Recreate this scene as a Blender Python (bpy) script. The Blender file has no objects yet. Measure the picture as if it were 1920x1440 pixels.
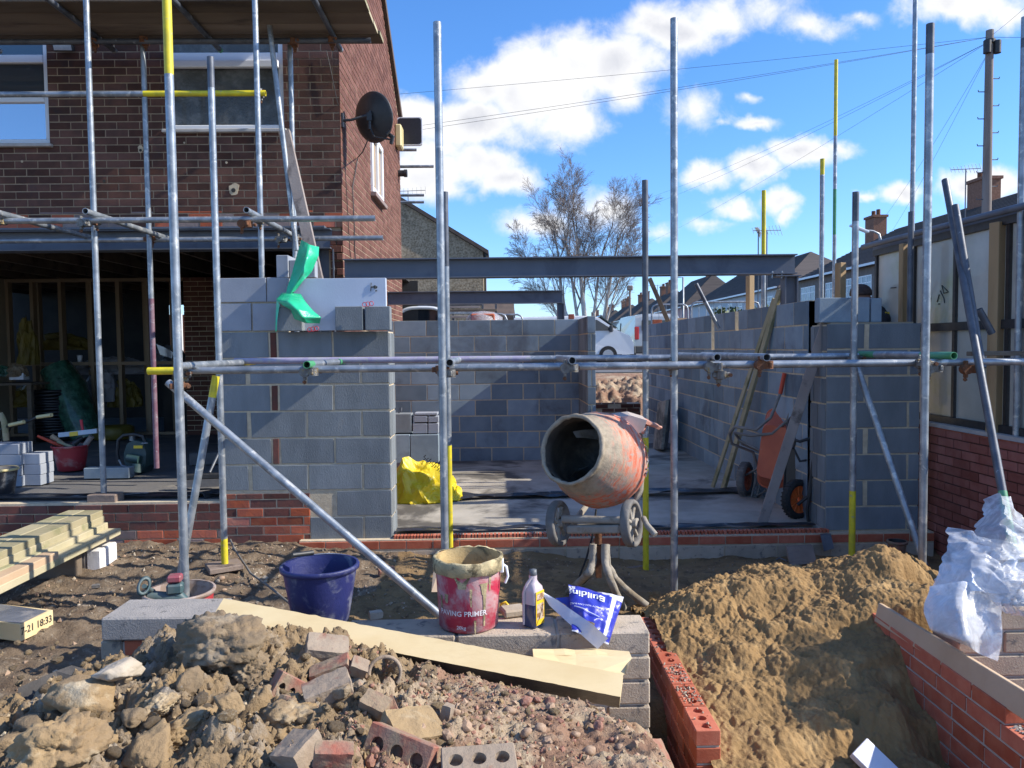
import bpy, math, random
from mathutils import Vector, Matrix, Euler, noise
random.seed(7)
PI=math.pi; R=math.radians
S=bpy.context.scene; C=S.collection
# ---------------- camera ----------------
F=1442.0; CAM=Vector((0,0,1.75))
YAW=math.atan(25/F); PITCH=math.atan(69/F); ROLL=R(-0.6)
RC=(Matrix.Rotation(-YAW,3,'Z')@Matrix.Rotation(PI/2-PITCH,3,'X')@Matrix.Rotation(ROLL,3,'Z'))
cd=bpy.data.cameras.new('camera'); cam=bpy.data.objects.new('camera',cd); C.objects.link(cam)
cd.sensor_width=36; cd.lens=36*F/1920; cd.clip_start=.05; cd.clip_end=3000
cam.matrix_world=Matrix.Translation(CAM)@RC.to_4x4(); S.camera=cam
def ray(px,py): return RC@Vector(((px-960)/F,-(py-720)/F,-1))
def P(px,py,Y): d=ray(px,py); return CAM+d*(Y/d.y)
def PZ(px,py,z): d=ray(px,py); return CAM+d*((z-CAM.z)/d.z)
def PX(px,py,x): d=ray(px,py); return CAM+d*(x/d.x)
# ---------------- light ----------------
SUN_EL=R(36); SUN_AZ=R(96)   # azimuth clockwise from +Y
sd=Vector((math.sin(SUN_AZ)*math.cos(SUN_EL),math.cos(SUN_AZ)*math.cos(SUN_EL),math.sin(SUN_EL)))
sl=bpy.data.lights.new('sun','SUN'); sl.energy=4.7; sl.angle=R(.5); sl.color=(1,.93,.82)
so=bpy.data.objects.new('sun',sl); C.objects.link(so); so.rotation_euler=(-sd).to_track_quat('-Z','Y').to_euler(); so.location=(5,-5,12)
S.view_settings.view_transform='Standard'; S.view_settings.look='None'; S.view_settings.gamma=1; S.view_settings.exposure=0.62
w=bpy.data.worlds.new('World'); S.world=w; w.use_nodes=True
class NT:
    def __init__(s,nt): s.nt=nt; s.L=nt.links
    def n(s,t,**k):
        o=s.nt.nodes.new(t)
        for a,b in k.items(): setattr(o,a,b)
        return o
    def set(s,sock,v):
        if isinstance(v,bpy.types.NodeSocket): s.L.new(v,sock)
        else: sock.default_value=v
    def math(s,op,a,b=0.0,c=0.0,clamp=False):
        o=s.n('ShaderNodeMath',operation=op,use_clamp=clamp); s.set(o.inputs[0],a); s.set(o.inputs[1],b); s.set(o.inputs[2],c); return o.outputs[0]
    def vm(s,op,a,b=(0,0,0)):
        o=s.n('ShaderNodeVectorMath',operation=op); s.set(o.inputs[0],a); s.set(o.inputs[1],b); return o.outputs['Value'] if op in('LENGTH','DISTANCE') else o.outputs[0]
    def mix(s,f,a,b,mode='MIX'):
        o=s.n('ShaderNodeMix',data_type='RGBA',blend_type=mode); s.set(o.inputs[0],f)
        for i,v in((6,a),(7,b)):
            if not isinstance(v,bpy.types.NodeSocket) and len(v)==3: v=(*v,1)
            s.set(o.inputs[i],v)
        return o.outputs[2]
    def noise(s,vec,scale,detail=4,rough=.55,dist=0):
        o=s.n('ShaderNodeTexNoise'); 
        if vec is not None: s.L.new(vec,o.inputs['Vector'])
        o.inputs['Scale'].default_value=scale; o.inputs['Detail'].default_value=detail; o.inputs['Roughness'].default_value=rough; o.inputs['Distortion'].default_value=dist
        return o.outputs[0]
    def ramp(s,v,a,b,smooth=True):
        o=s.n('ShaderNodeMapRange',interpolation_type='SMOOTHSTEP' if smooth else 'LINEAR'); s.set(o.inputs[0],v); s.set(o.inputs[1],a); s.set(o.inputs[2],b); return o.outputs[0]
T=NT(w.node_tree); T.nt.nodes.clear()
sky=T.n('ShaderNodeTexSky',sky_type='NISHITA',sun_disc=False,sun_elevation=SUN_EL,sun_rotation=SUN_AZ,altitude=50,air_density=1.0,dust_density=.4,ozone_density=2.2)
tc=T.n('ShaderNodeTexCoord'); gen=tc.outputs['Generated']
sp=T.n('ShaderNodeSeparateXYZ'); T.L.new(gen,sp.inputs[0])
yy=T.math('MAXIMUM',T.math('ABSOLUTE',sp.outputs[1]),.02)
cx=T.n('ShaderNodeCombineXYZ'); T.L.new(T.math('DIVIDE',sp.outputs[0],yy),cx.inputs[0]); T.L.new(T.math('DIVIDE',sp.outputs[2],yy),cx.inputs[1])
q=cx.outputs[0]
# warp with noise so that the outlines billow
wn=T.n('ShaderNodeTexNoise'); T.L.new(q,wn.inputs['Vector']); wn.inputs['Scale'].default_value=9; wn.inputs['Detail'].default_value=5; wn.inputs['Roughness'].default_value=.6
qw=T.vm('ADD',q,T.vm('MULTIPLY',T.vm('SUBTRACT',wn.outputs['Color'],(.5,.5,.5)),(.085,.06,0)))
CL=[(790,215,75,38,1),(880,235,100,60,1.1),(905,150,75,42,.9),(1010,165,105,85,1.15),(1085,115,80,62,1),(1160,110,95,62,1),(1250,50,90,48,.95),(1330,30,90,40,.7),(1060,220,80,55,.95),(1180,165,50,40,.7),
(800,330,90,48,1),(900,310,80,38,1),(950,335,60,30,.9),(800,290,60,40,.8),(1010,415,75,28,.75),(1120,400,90,42,.7),(1240,430,50,14,.4),
(1800,12,110,42,1),(1880,30,60,30,.6),(1840,340,85,38,1),(1690,352,48,24,.8),(1632,356,22,12,.7),
(1415,322,58,32,1),(1500,290,62,26,.9),(1560,275,50,18,.55),(1322,330,45,28,.8),(1375,393,42,24,.85),(1462,380,38,24,.85),(1478,408,20,22,.6),(1330,424,40,14,.45),
(1300,208,55,38,.5),(1425,238,48,14,.65),(1350,232,30,10,.4),(1400,180,20,12,.4),(1520,55,70,26,.55),(1600,35,50,14,.4),(1440,20,80,40,.45),(-300,200,500,120,.8),(2600,150,300,150,.9)]
acc=None
for px,py,rx,ry,st in CL:
    d=ray(px,py); c=(d.x/d.y,d.z/d.y,0)
    l=T.vm('LENGTH',T.vm('MULTIPLY',T.vm('SUBTRACT',qw,c),(F/rx/1.25,F/ry/1.25,0)))
    v=T.math('MULTIPLY_ADD',l,-st,st)
    acc=v if acc is None else T.math('SMOOTH_MAX',acc,v,.12)
fine=T.noise(q,22,8,.62,.3); coarse=T.noise(q,6,3,.5)
den=T.math('ADD',acc,T.math('MULTIPLY',T.math('SUBTRACT',fine,.5),.95))
mask=T.ramp(den,-.04,.62)
sepb=T.n('ShaderNodeMapRange'); T.L.new(den,sepb.inputs[0]); sepb.inputs[1].default_value=.45; sepb.inputs[2].default_value=1.0
shade=T.math('MULTIPLY',sepb.outputs[0],T.ramp(coarse,.38,.62))
ccol=T.mix(shade,(4.7,4.7,4.75),(3.1,3.2,3.55))
# behind the camera: broken cloud from plain noise
mb=T.ramp(T.noise(gen,3.2,7,.6),.52,.7)
front=T.math('GREATER_THAN',sp.outputs[1],.0)
msel=T.math('ADD',T.math('MULTIPLY',mask,front),T.math('MULTIPLY',mb,T.math('SUBTRACT',1,front)))
up=T.ramp(sp.outputs[2],-.01,.03); msel=T.math('MULTIPLY',msel,up)
hs=T.n('ShaderNodeHueSaturation'); hz=T.ramp(sp.outputs[2],-.02,.34); T.L.new(T.mix(1.0,sky.outputs[0],T.mix(hz,(.72,.91,1.3),(.68,.91,1.19)),'MULTIPLY'),hs.inputs['Color']); hs.inputs['Saturation'].default_value=1.08; hs.inputs['Value'].default_value=.93; hs.inputs['Hue'].default_value=.502
bg=T.n('ShaderNodeBackground'); T.L.new(T.mix(msel,hs.outputs[0],ccol),bg.inputs[0]); bg.inputs[1].default_value=.15
wo=T.n('ShaderNodeOutputWorld'); T.L.new(bg.outputs[0],wo.inputs[0])
# ---------------- materials ----------------
M={}
def mat(name,c1,c2=None,scale=6,rough=.8,bump=0.,bscale=None,metal=0.,tint=0.,c3=None,s3=2.,t3=(.5,.65),det=6,stretch=None,spec=.5,alpha=1.,trans=0.,coat=0.,bdist=.01,thr=(.3,.7),rvar=0.):
    m=bpy.data.materials.new(name); m.use_nodes=True; T=NT(m.node_tree); b=T.nt.nodes['Principled BSDF']
    tc=T.n('ShaderNodeTexCoord'); v=tc.outputs['Object']
    g=T.n('ShaderNodeNewGeometry')
    mp=T.n('ShaderNodeMapping'); T.L.new(v,mp.inputs[0])
    if stretch: mp.inputs['Scale'].default_value=stretch
    # per-object random shift
    oi=T.n('ShaderNodeObjectInfo'); rv=T.math('MULTIPLY',oi.outputs['Random'],37.0)
    cb=T.n('ShaderNodeCombineXYZ'); 
    for i in range(3): T.L.new(rv,cb.inputs[i])
    T.L.new(cb.outputs[0],mp.inputs['Location']); v=mp.outputs[0]
    col=(*c1,1)
    nf=T.noise(v,scale,det)
    if c2 is not None: col=T.mix(T.ramp(nf,*thr),c1,c2)
    if c3 is not None:
        n3=T.noise(v,s3,6,.65,.4); col=T.mix(T.ramp(n3,*t3),col,c3)
    if tint:
        at=T.n('ShaderNodeAttribute',attribute_name='tint'); tf=T.math('MULTIPLY_ADD',at.outputs['Fac'],2*tint,1-tint)
        hsn=T.n('ShaderNodeHueSaturation'); T.set(hsn.inputs['Color'],col); T.L.new(tf,hsn.inputs['Value']); T.L.new(T.math('MULTIPLY_ADD',at.outputs['Fac'],-tint*.5,1+tint*.25),hsn.inputs['Saturation']); col=hsn.outputs[0]
    T.set(b.inputs['Base Color'],col)
    if rvar: T.L.new(T.math('MULTIPLY_ADD',T.noise(v,scale*.7,3),rvar,rough-rvar/2,clamp=True),b.inputs['Roughness'])
    else: b.inputs['Roughness'].default_value=rough
    b.inputs['Metallic'].default_value=metal; b.inputs['Specular IOR Level'].default_value=spec
    b.inputs['Alpha'].default_value=alpha; b.inputs['Transmission Weight'].default_value=trans; b.inputs['Coat Weight'].default_value=coat
    if bump:
        bn=T.n('ShaderNodeBump'); bn.inputs['Strength'].default_value=bump; bn.inputs['Distance'].default_value=bdist
        T.L.new(T.noise(v,bscale or scale*3,8,.65),bn.inputs['Height']); T.L.new(bn.outputs[0],b.inputs['Normal'])
    M[name]=m; return m
# ---------------- mesh builder ----------------
class MB:
    def __init__(s): s.v=[];s.f=[];s.m=[];s.t=[];s.sm=[];s.mi=0;s.ti=.5;s.smooth=False
    def add(s,vs,fs,sm=None):
        o=len(s.v); s.v+= [Vector(x) for x in vs]
        for f in fs: s.f.append([i+o for i in f]); s.m.append(s.mi); s.t.append(s.ti); s.sm.append(s.smooth if sm is None else sm)
        return s
    def box(s,c,size,rot=None,bev=0.):
        x,y,z=[a/2 for a in size]; M3=rot if rot is not None else Matrix.Identity(3)
        c=Vector(c); b=min(bev,x*.45,y*.45,z*.45)
        if b<=0:
            vs=[(i*x,j*y,k*z) for i in(-1,1) for j in(-1,1) for k in(-1,1)]
            fs=[(0,1,3,2),(4,6,7,5),(0,4,5,1),(2,3,7,6),(0,2,6,4),(1,5,7,3)]
        else:
            vs=[];idx={}
            for i in(-1,1):
                for j in(-1,1):
                    for k in(-1,1):
                        for a in range(3):
                            p=[i*(x-b),j*(y-b),k*(z-b)]; p[a]=(i,j,k)[a]*(x,y,z)[a]
                            idx[(i,j,k,a)]=len(vs); vs.append(tuple(p))
            fs=[]
            for a in range(3):
                o1,o2=[q for q in range(3) if q!=a]
                for sg in(-1,1):
                    L=[]
                    for u,v_ in((-1,-1),(1,-1),(1,1),(-1,1)):
                        k=[0,0,0]; k[a]=sg;k[o1]=u;k[o2]=v_; L.append(idx[(*k,a)])
                    fs.append(L)
            for a in range(3):   # edges along a
                o1,o2=[q for q in range(3) if q!=a]
                for u in(-1,1):
                    for v_ in(-1,1):
                        k0=[0,0,0];k0[a]=-1;k0[o1]=u;k0[o2]=v_;k1=list(k0);k1[a]=1
                        fs.append([idx[(*k0,o1)],idx[(*k1,o1)],idx[(*k1,o2)],idx[(*k0,o2)]])
            for i in(-1,1):
                for j in(-1,1):
                    for k in(-1,1): fs.append([idx[(i,j,k,0)],idx[(i,j,k,1)],idx[(i,j,k,2)]])
        return s.add([c+M3@Vector(p) for p in vs],fs,False)
    def boxab(s,a,b,bev=0.): a=Vector(a);b=Vector(b); d=b-a; return s.box((a+b)/2,(abs(d.x),abs(d.y),abs(d.z)),None,bev)
    def tube(s,p0,p1,r,n=14,r1=None,cap=True,hollow=0.):
        p0=Vector(p0);p1=Vector(p1);r1=r if r1 is None else r1
        z=(p1-p0).normalized(); x=z.orthogonal().normalized(); y=z.cross(x)
        vs=[];fs=[]
        for p,rr in((p0,r),(p1,r1)):
            for i in range(n): a=2*PI*i/n; vs.append(p+(x*math.cos(a)+y*math.sin(a))*rr)
        fs=[(i,(i+1)%n,n+(i+1)%n,n+i) for i in range(n)]
        s.add(vs,fs,True)
        if hollow:
            for p,rr,sg in((p0,r,1),(p1,r1,-1)):
                vs=[]
                for q,k in((p,rr),(p,rr*hollow),(p+z*sg*min(.12,(p1-p0).length*.45),rr*hollow)):
                    for i in range(n): a=2*PI*i/n; vs.append(q+(x*math.cos(a)+y*math.sin(a))*k)
                fs=[(j*n+i,j*n+(i+1)%n,(j+1)*n+(i+1)%n,(j+1)*n+i) for j in(0,1) for i in range(n)]+[list(range(2*n,3*n))]
                s.add(vs,fs,False)
        elif cap: s.add(vs,[list(range(n))[::-1],list(range(n,2*n))],False)
        return s
    def path(s,pts,r,n=8,closed=False,cap=True):
        pts=[Vector(p) for p in pts]; k=len(pts); rs=r if isinstance(r,(list,tuple)) else [r]*k
        vs=[]; up=None
        for i,p in enumerate(pts):
            if closed: t=(pts[(i+1)%k]-pts[i-1])
            else: t=(pts[min(i+1,k-1)]-pts[max(i-1,0)])
            t.normalize()
            if up is None: up=t.orthogonal().normalized()
            up=(up-t*up.dot(t)); 
            if up.length<1e-5: up=t.orthogonal()
            up.normalize(); w_=t.cross(up)
            for j in range(n): a=2*PI*j/n; vs.append(p+(up*math.cos(a)+w_*math.sin(a))*rs[i])
        fs=[]
        for i in range(k if closed else k-1):
            i2=(i+1)%k
            for j in range(n): fs.append((i*n+j,i*n+(j+1)%n,i2*n+(j+1)%n,i2*n+j))
        s.add(vs,fs,True)
        if cap and not closed: s.add(vs,[list(range(n))[::-1],list(range((k-1)*n,k*n))],False)
        return s
    def lathe(s,prof,mtx=None,n=32,sm=True,wob=0.):
        mtx=mtx or Matrix.Identity(4); vs=[]
        for r,z in prof:
            for i in range(n):
                a=2*PI*i/n; rr=r*(1+wob*math.sin(3*a+z*9)); vs.append(mtx@Vector((rr*math.cos(a),rr*math.sin(a),z)))
        fs=[(j*n+i,j*n+(i+1)%n,(j+1)*n+(i+1)%n,(j+1)*n+i) for j in range(len(prof)-1) for i in range(n)]
        return s.add(vs,fs,sm)
    def prism(s,poly,d):   # poly: 3D points of a planar outline, d: extrusion vector
        n=len(poly); a=[Vector(p) for p in poly]; d=Vector(d)
        fs=[list(range(n))[::-1],list(range(n,2*n))]+[(i,(i+1)%n,n+(i+1)%n,n+i) for i in range(n)]
        return s.add(a+[p+d for p in a],fs,False)
    def sheet(s,rows,sm=True,flip=False):
        k=len(rows[0]); vs=[p for r in rows for p in r]
        fs=[(j*k+i,j*k+i+1,(j+1)*k+i+1,(j+1)*k+i) for j in range(len(rows)-1) for i in range(k-1)]
        if flip: fs=[f[::-1] for f in fs]
        return s.add(vs,fs,sm)
    def build(s,name,mats,parent=None,loc=None):
        me=bpy.data.meshes.new(name); 
        off=Vector(loc) if loc is not None else Vector((0,0,0))
        if parent is not None and loc is None: off=parent.get('_org') and Vector(parent['_org']) or Vector((0,0,0))
        me.from_pydata([tuple(p-off) for p in s.v],[],s.f)
        if not isinstance(mats,(list,tuple)): mats=[mats]
        for m in mats: me.materials.append(M[m] if isinstance(m,str) else m)
        me.polygons.foreach_set('material_index',s.m); me.polygons.foreach_set('use_smooth',s.sm)
        a=me.attributes.new('tint','FLOAT','FACE'); a.data.foreach_set('value',s.t)
        me.update(); o=bpy.data.objects.new(name,me); C.objects.link(o)
        if parent is not None: o.parent=parent
        elif loc is not None: o.location=off
        o['_org']=list(off); return o
def fixn(o):   # consistent outward normals
    import bmesh
    b=bmesh.new(); b.from_mesh(o.data); bmesh.ops.recalc_face_normals(b,faces=b.faces); b.to_mesh(o.data); b.free(); return o
def tag(o,label=None,cat=None,group=None,kind=None):
    if label: o['label']=label
    if cat: o['category']=cat
    if group: o['group']=group
    if kind: o['kind']=kind
    return o
def empty(name,loc,label,cat,group=None):
    o=bpy.data.objects.new(name,None); C.objects.link(o); o.location=loc; o.empty_display_size=.1; o['_org']=list(loc)
    return tag(o,label,cat,group)
def thing(mb,name,mats,label,cat,group=None,org=None):   # a thing that is one mesh; its origin goes to its base
    if org is None:
        xs=[p.x for p in mb.v]; ys=[p.y for p in mb.v]; zs=[p.z for p in mb.v]
        org=((min(xs)+max(xs))/2,(min(ys)+max(ys))/2,min(zs))
    return tag(mb.build(name,mats,loc=org),label,cat,group)
def dup(o,parent=None):
    c=o.copy(); C.objects.link(c)
    if parent is not None: c.parent=parent
    for ch in [x for x in bpy.data.objects if x.parent==o and x!=c]: dup(ch,c)
    return c
def fb(p,H=.6,oc=5,seed=0): return noise.fractal(Vector(p)+Vector((seed*13.1,seed*7.7,seed*3.3)),H,2.0,oc)
def masonry(mb,f,u0,u1,z0,z1,L,H,j,rec=.008,off=0.,holes=(),ch=.002,mi=0,ragged=0.,jit=0.,zfun=None,half=None,tr=(0,1)):
    """blocks on a plane: f(u,z,d) -> world, d outwards; L,H block size, j joint"""
    row=0; z=z0
    while z<z1-.01:
        h=min(H,z1-z); o=(off+(row%2)*(half if half is not None else (L+j)/2))%(L+j)
        u=u0-o
        while u<u1:
            a=max(u,u0); b=min(u+L,u1); u+=L+j
            if b-a<.02: continue
            segs=[(a,b)]
            for hu0,hu1,hz0,hz1 in holes:
                if hz0<z+h-.02 and hz1>z+.02:
                    ns=[]
                    for p,q in segs:
                        if hu1<=p or hu0>=q: ns.append((p,q))
                        else:
                            if hu0-p>.02: ns.append((p,hu0))
                            if q-hu1>.02: ns.append((hu1,q))
                    segs=ns
            for p,q in segs:
                if zfun and not zfun((p+q)/2,z+h/2): continue
                dj=random.uniform(-jit,jit); mb.mi=mi; mb.ti=random.uniform(*tr); jj=min(.003,H*.012); cj=[(random.uniform(-jj,jj),random.uniform(-jj,jj)) for _ in range(4)]
                vs=[]
                for d,i in((dj,ch),(dj-ch,0),(-rec-.004,0)):
                    for ci,(uu,zz) in enumerate(((p+i,z+i),(q-i,z+i),(q-i,z+h-i),(p+i,z+h-i))): vs.append(f(uu+cj[ci][0],zz+cj[ci][1],d))
                fs=[(0,1,2,3)]
                for k in(0,4):
                    for n_ in range(4): fs.append((k+n_,k+4+n_,k+4+(n_+1)%4,k+(n_+1)%4))
                mb.add(vs,fs,False)
        z+=H+j; row+=1
def quad(mb,f,u0,u1,z0,z1,d,mi):   # flat backing
    mb.mi=mi; mb.ti=.5; mb.add([f(u0,z0,d),f(u1,z0,d),f(u1,z1,d),f(u0,z1,d)],[(0,1,2,3)],False)
def backing(mb,f,u0,u1,z0,z1,d,mi,holes=()):
    us=sorted({u0,u1,*[h[i] for h in holes for i in(0,1) if u0<h[i]<u1]}); zs=sorted({z0,z1,*[h[i] for h in holes for i in(2,3) if z0<h[i]<z1]})
    for a,b in zip(us,us[1:]):
        for c_,e in zip(zs,zs[1:]):
            mu,mz=(a+b)/2,(c_+e)/2
            if any(h[0]<mu<h[1] and h[2]<mz<h[3] for h in holes): continue
            quad(mb,f,a,b,c_,e,d,mi)
# ---------------- material library ----------------
mat('brick_dark',(.075,.033,.023),(.125,.053,.036),7,.85,.35,60,tint=.35,c3=(.05,.03,.03),s3=3,t3=(.5,.75))
mat('brick_gable',(.11,.04,.025),(.16,.062,.04),5,.85,.3,60,tint=.25)
mat('brick_red',(.32,.075,.045),(.4,.14,.08),9,.85,.4,50,tint=.4,c3=(.2,.12,.1),s3=4,t3=(.52,.8))
mat('brick_orange',(.5,.12,.05),(.36,.1,.06),9,.8,.4,50,tint=.2)
mat('brick_brown',(.16,.05,.035),(.1,.045,.035),9,.8,.4,50,tint=.3)
mat('brick_grey',(.2,.16,.15),(.28,.2,.18),9,.85,.4,50,tint=.2)
mat('brick_new',(.43,.1,.05),(.5,.15,.08),14,.8,.25,90,tint=.14)
mat('mortar',(.6,.5,.35),(.48,.39,.27),20,.95,.5,80)
mat('mortar_tan',(.4,.3,.2),(.32,.24,.16),20,.95,.5,80)
mat('mortar_grey',(.42,.39,.33),(.5,.46,.4),20,.95,.5,80)
mat('block_blue',(.18,.235,.28),(.225,.285,.33),5,.92,.6,120,tint=.3,c3=(.11,.13,.155),s3=1.6,t3=(.5,.75),bdist=.004)
mat('block_front',(.15,.17,.185),(.2,.224,.24),6,.92,.9,150,tint=.22,stretch=(1,1,.35),c3=(.33,.29,.23),s3=3.4,t3=(.64,.76),bdist=.005)
mat('block_light',(.26,.285,.33),(.31,.335,.38),5,.9,.25,120,tint=.05)
mat('block_beige',(.5,.41,.31),(.4,.33,.25),9,.95,.9,110,tint=.12,c3=(.2,.18,.16),s3=18,t3=(.56,.66),bdist=.006)
mat('block_concrete',(.28,.26,.24),(.34,.31,.28),9,.95,.9,110,tint=.08,c3=(.17,.16,.15),s3=24,t3=(.6,.68),bdist=.006)
mat('galv',(.36,.39,.42),(.2,.225,.25),9,.42,.25,90,metal=.55,stretch=(1,1,.35),c3=(.5,.52,.54),s3=26,t3=(.53,.7),rvar=.25,bdist=.002,c2m=0) if False else mat('galv',(.36,.39,.42),(.2,.225,.25),9,.42,.25,90,metal=.55,c3=(.52,.52,.5),s3=15,t3=(.53,.66),rvar=.3,bdist=.003)
mat('galv_dark',(.07,.08,.1),(.13,.14,.16),9,.5,.3,90,metal=.4,c3=(.35,.37,.4),s3=30,t3=(.62,.75),bdist=.002)
mat('paint_yellow',(.72,.6,.02),(.5,.42,.03),12,.5,.2,90,c3=(.3,.3,.27),s3=20,t3=(.6,.72),bdist=.002)
mat('paint_green',(.05,.26,.1),(.1,.32,.18),12,.5,.2,90,c3=(.3,.3,.27),s3=20,t3=(.6,.72),bdist=.002)
mat('paint_purple',(.27,.24,.36),(.36,.34,.42),12,.5,.2,90,c3=(.35,.35,.36),s3=20,t3=(.5,.65),bdist=.002)
mat('paint_maroon',(.14,.06,.09),(.2,.13,.16),12,.5,.2,90,c3=(.3,.28,.3),s3=16,t3=(.55,.7),bdist=.002)
mat('rusty',(.22,.09,.04),(.12,.06,.035),30,.85,.5,90,metal=.2)
mat('coupler',(.22,.22,.21),(.12,.11,.1),30,.5,.5,90,metal=.6,c3=(.28,.2,.08),s3=20,t3=(.55,.68))
mat('steel_paint',(.1,.115,.145),(.12,.135,.165),4,.55,.08,60,c3=(.075,.085,.11),s3=3,t3=(.5,.7))
mat('upvc',(.75,.77,.8),None,5,.3,spec=.5)
mat('sill',(.5,.48,.45),(.4,.38,.36),9,.7)
mat('glass_obscure',(.1,.105,.1),(.16,.16,.15),30,.12,.8,45,c3=(.06,.06,.055),s3=3,t3=(.4,.6),bdist=.01,coat=.3)
mat('glass_sky',(.05,.06,.07),None,5,.03,spec=1.0,coat=1.0); mat('glass_mirror',(.6,.62,.65),None,5,.04,metal=.8,spec=1.0)
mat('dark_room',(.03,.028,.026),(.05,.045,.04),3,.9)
mat('plaster',(.34,.28,.2),(.3,.25,.18),3,.9)
mat('timber_new',(.42,.29,.15),(.34,.22,.11),4,.75,.2,60,stretch=(1,1,.12),c3=(.28,.17,.08),s3=7,t3=(.56,.7))
mat('timber_stud',(.3,.22,.14),(.25,.18,.11),4,.8,.2,60,stretch=(1,1,.12))
mat('timber_treated',(.42,.36,.23),(.34,.3,.18),2.5,.75,.25,40,tint=.2,c3=(.24,.23,.12),s3=3,t3=(.5,.66))
mat('timber_pale',(.55,.4,.26),(.46,.32,.2),3,.75,.2,40)
mat('timber_grey',(.24,.2,.18),(.32,.27,.24),3,.85,.4,50,tint=.3,c3=(.12,.1,.09),s3=5,t3=(.55,.7))
mat('timber_deck',(.12,.09,.065),(.18,.14,.1),3,.85,.4,50,tint=.45,stretch=(.2,1,1),c3=(.06,.045,.035),s3=4,t3=(.5,.7))
mat('timber_pad',(.19,.14,.11),(.26,.2,.16),5,.85,.4,50,c3=(.1,.07,.06),s3=5,t3=(.5,.7))
mat('slab',(.46,.42,.35),(.3,.27,.22),2.2,.75,.35,30,c3=(.1,.09,.075),s3=.9,t3=(.48,.62),rvar=.3,bdist=.006)
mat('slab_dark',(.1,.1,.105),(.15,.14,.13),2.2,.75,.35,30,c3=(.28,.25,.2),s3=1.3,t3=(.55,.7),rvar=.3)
mat('polythene_black',(.02,.022,.026),(.04,.04,.045),8,.3,.6,20,c3=(.3,.3,.3),s3=5,t3=(.58,.72))
mat('dirt',(.115,.075,.045),(.2,.15,.1),7,.95,1.,45,c3=(.28,.23,.17),s3=16,t3=(.54,.7),bdist=.02)
mat('dirt_sandy',(.2,.125,.055),(.27,.175,.08),4,.95,1.,40,c3=(.12,.075,.035),s3=5,t3=(.5,.68),bdist=.02)
mat('clay',(.3,.205,.105),(.2,.14,.08),5,.95,1.,42,c3=(.33,.28,.22),s3=4,t3=(.5,.68),bdist=.018)
mat('gravelly',(.32,.19,.12),(.23,.13,.08),14,.95,1.,50,c3=(.42,.32,.21),s3=3,t3=(.45,.62),bdist=.02)
mat('sand',(.31,.19,.077),(.23,.14,.056),5,.97,1.,34,c3=(.43,.28,.125),s3=4,t3=(.5,.72),bdist=.014)
mat('asphalt',(.11,.11,.115),(.14,.14,.14),9,.85,.3,60)
mat('grass_far',(.06,.08,.03),(.09,.1,.04),3,.95)
# ---------------- setting: ground ----------------
def sstep(a,b,x): t=max(0,min(1,(x-a)/(b-a))); return t*t*(3-2*t)
def ground_z(x,y):
    z=.13*sstep(-.3,-2.5,x)*sstep(3.5,6.2,y)+.0
    z-=.05*sstep(.2,1.2,x)*sstep(5.5,6.4,y)
    tr=sstep(.62,.72,x)*sstep(3.75,3.35,y)*sstep(2.7,2.5,x)      # the trench between the brick walls
    z-=.75*tr
    return z
def hgrid(x0,x1,y0,y1,nx,ny,fn,mb=None,mi=0):
    mb=mb or MB(); mb.mi=mi
    rows=[[Vector((x0+(x1-x0)*i/nx,y0+(y1-y0)*j/ny,0)) for i in range(nx+1)] for j in range(ny+1)]
    for r in rows:
        for p in r: p.z=fn(p.x,p.y)
    return mb.sheet(rows,True)
def gz(x,y):
    z=ground_z(x,y); k=sstep(.3,-1.2,x)*.6+.4
    return z+(.03*fb((x*2,y*2,0),.6,4)+.022*k*fb((x*9,y*9,1),.5,5)+.012*k*abs(fb((x*22,y*22,5),.4,3)))
g=hgrid(-6.5,4.2,2.4,6.6,330,170,gz)
k=0
for i,f in enumerate(g.f):
    c=g.v[f[0]]; v=c.x+.5*noise.noise(Vector((c.x*1.2,c.y*1.2,3)))
    g.m[i]=1 if v>-.95 else 0
tag(g.build('ground',['dirt','dirt_sandy']),kind='structure')
g=MB(); 
g.add([(-60,-40,-.12),(60,-40,-.12),(60,2.41,-.12),(-60,2.41,-.12)],[(0,1,2,3)])
g.add([(-60,2.41,-.12),(-6.5,2.41,-.02),(-6.5,6.6,.0),(-60,6.6,0)],[(0,1,2,3)])
g.add([(4.2,2.41,-.05),(60,2.41,0),(60,16,.0),(4.2,16,0)],[(0,1,2,3)])
tag(g.build('ground',['dirt']),kind='structure')
g=hgrid(-30,60,15.2,18.5,160,24,lambda x,y:.55*sstep(15.2,15.6,y)+.55*sstep(15.4,17.2,y)+.12*fb((x*1.5,y*1.5,0),.6,4)*sstep(18.4,17,y)); tag(g.build('ground',['gravelly']),kind='structure')
g=MB(); g.add([(-300,18.45,1.09),(300,18.45,1.09),(900,1500,1.09),(-900,1500,1.09)],[(0,1,2,3)]); tag(g.build('ground',['grass_far']),kind='structure')
g=MB(); g.add([(-60,19,1.1),(18,19,1.1),(18,500,1.1),(4,500,1.1),(4,46,1.1),(-60,46,1.1)],[(0,1,2,3,4,5)]); tag(g.build('road',['asphalt']),kind='structure')
# earth bank seen through the doorway of the garage
def bz(x,y): return -.02+.98*sstep(13.9,15.6,y)*sstep(4.5,3.6,x)+(.16*fb((x*1.6,y*1.6,2),.6,5)+.08*fb((x*6,y*6,2),.5,4))*sstep(13.7,14.6,y)
g=hgrid(.6,4.5,13.7,16.4,120,90,bz); tag(g.build('earth_bank',['gravelly']),kind='structure')
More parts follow.
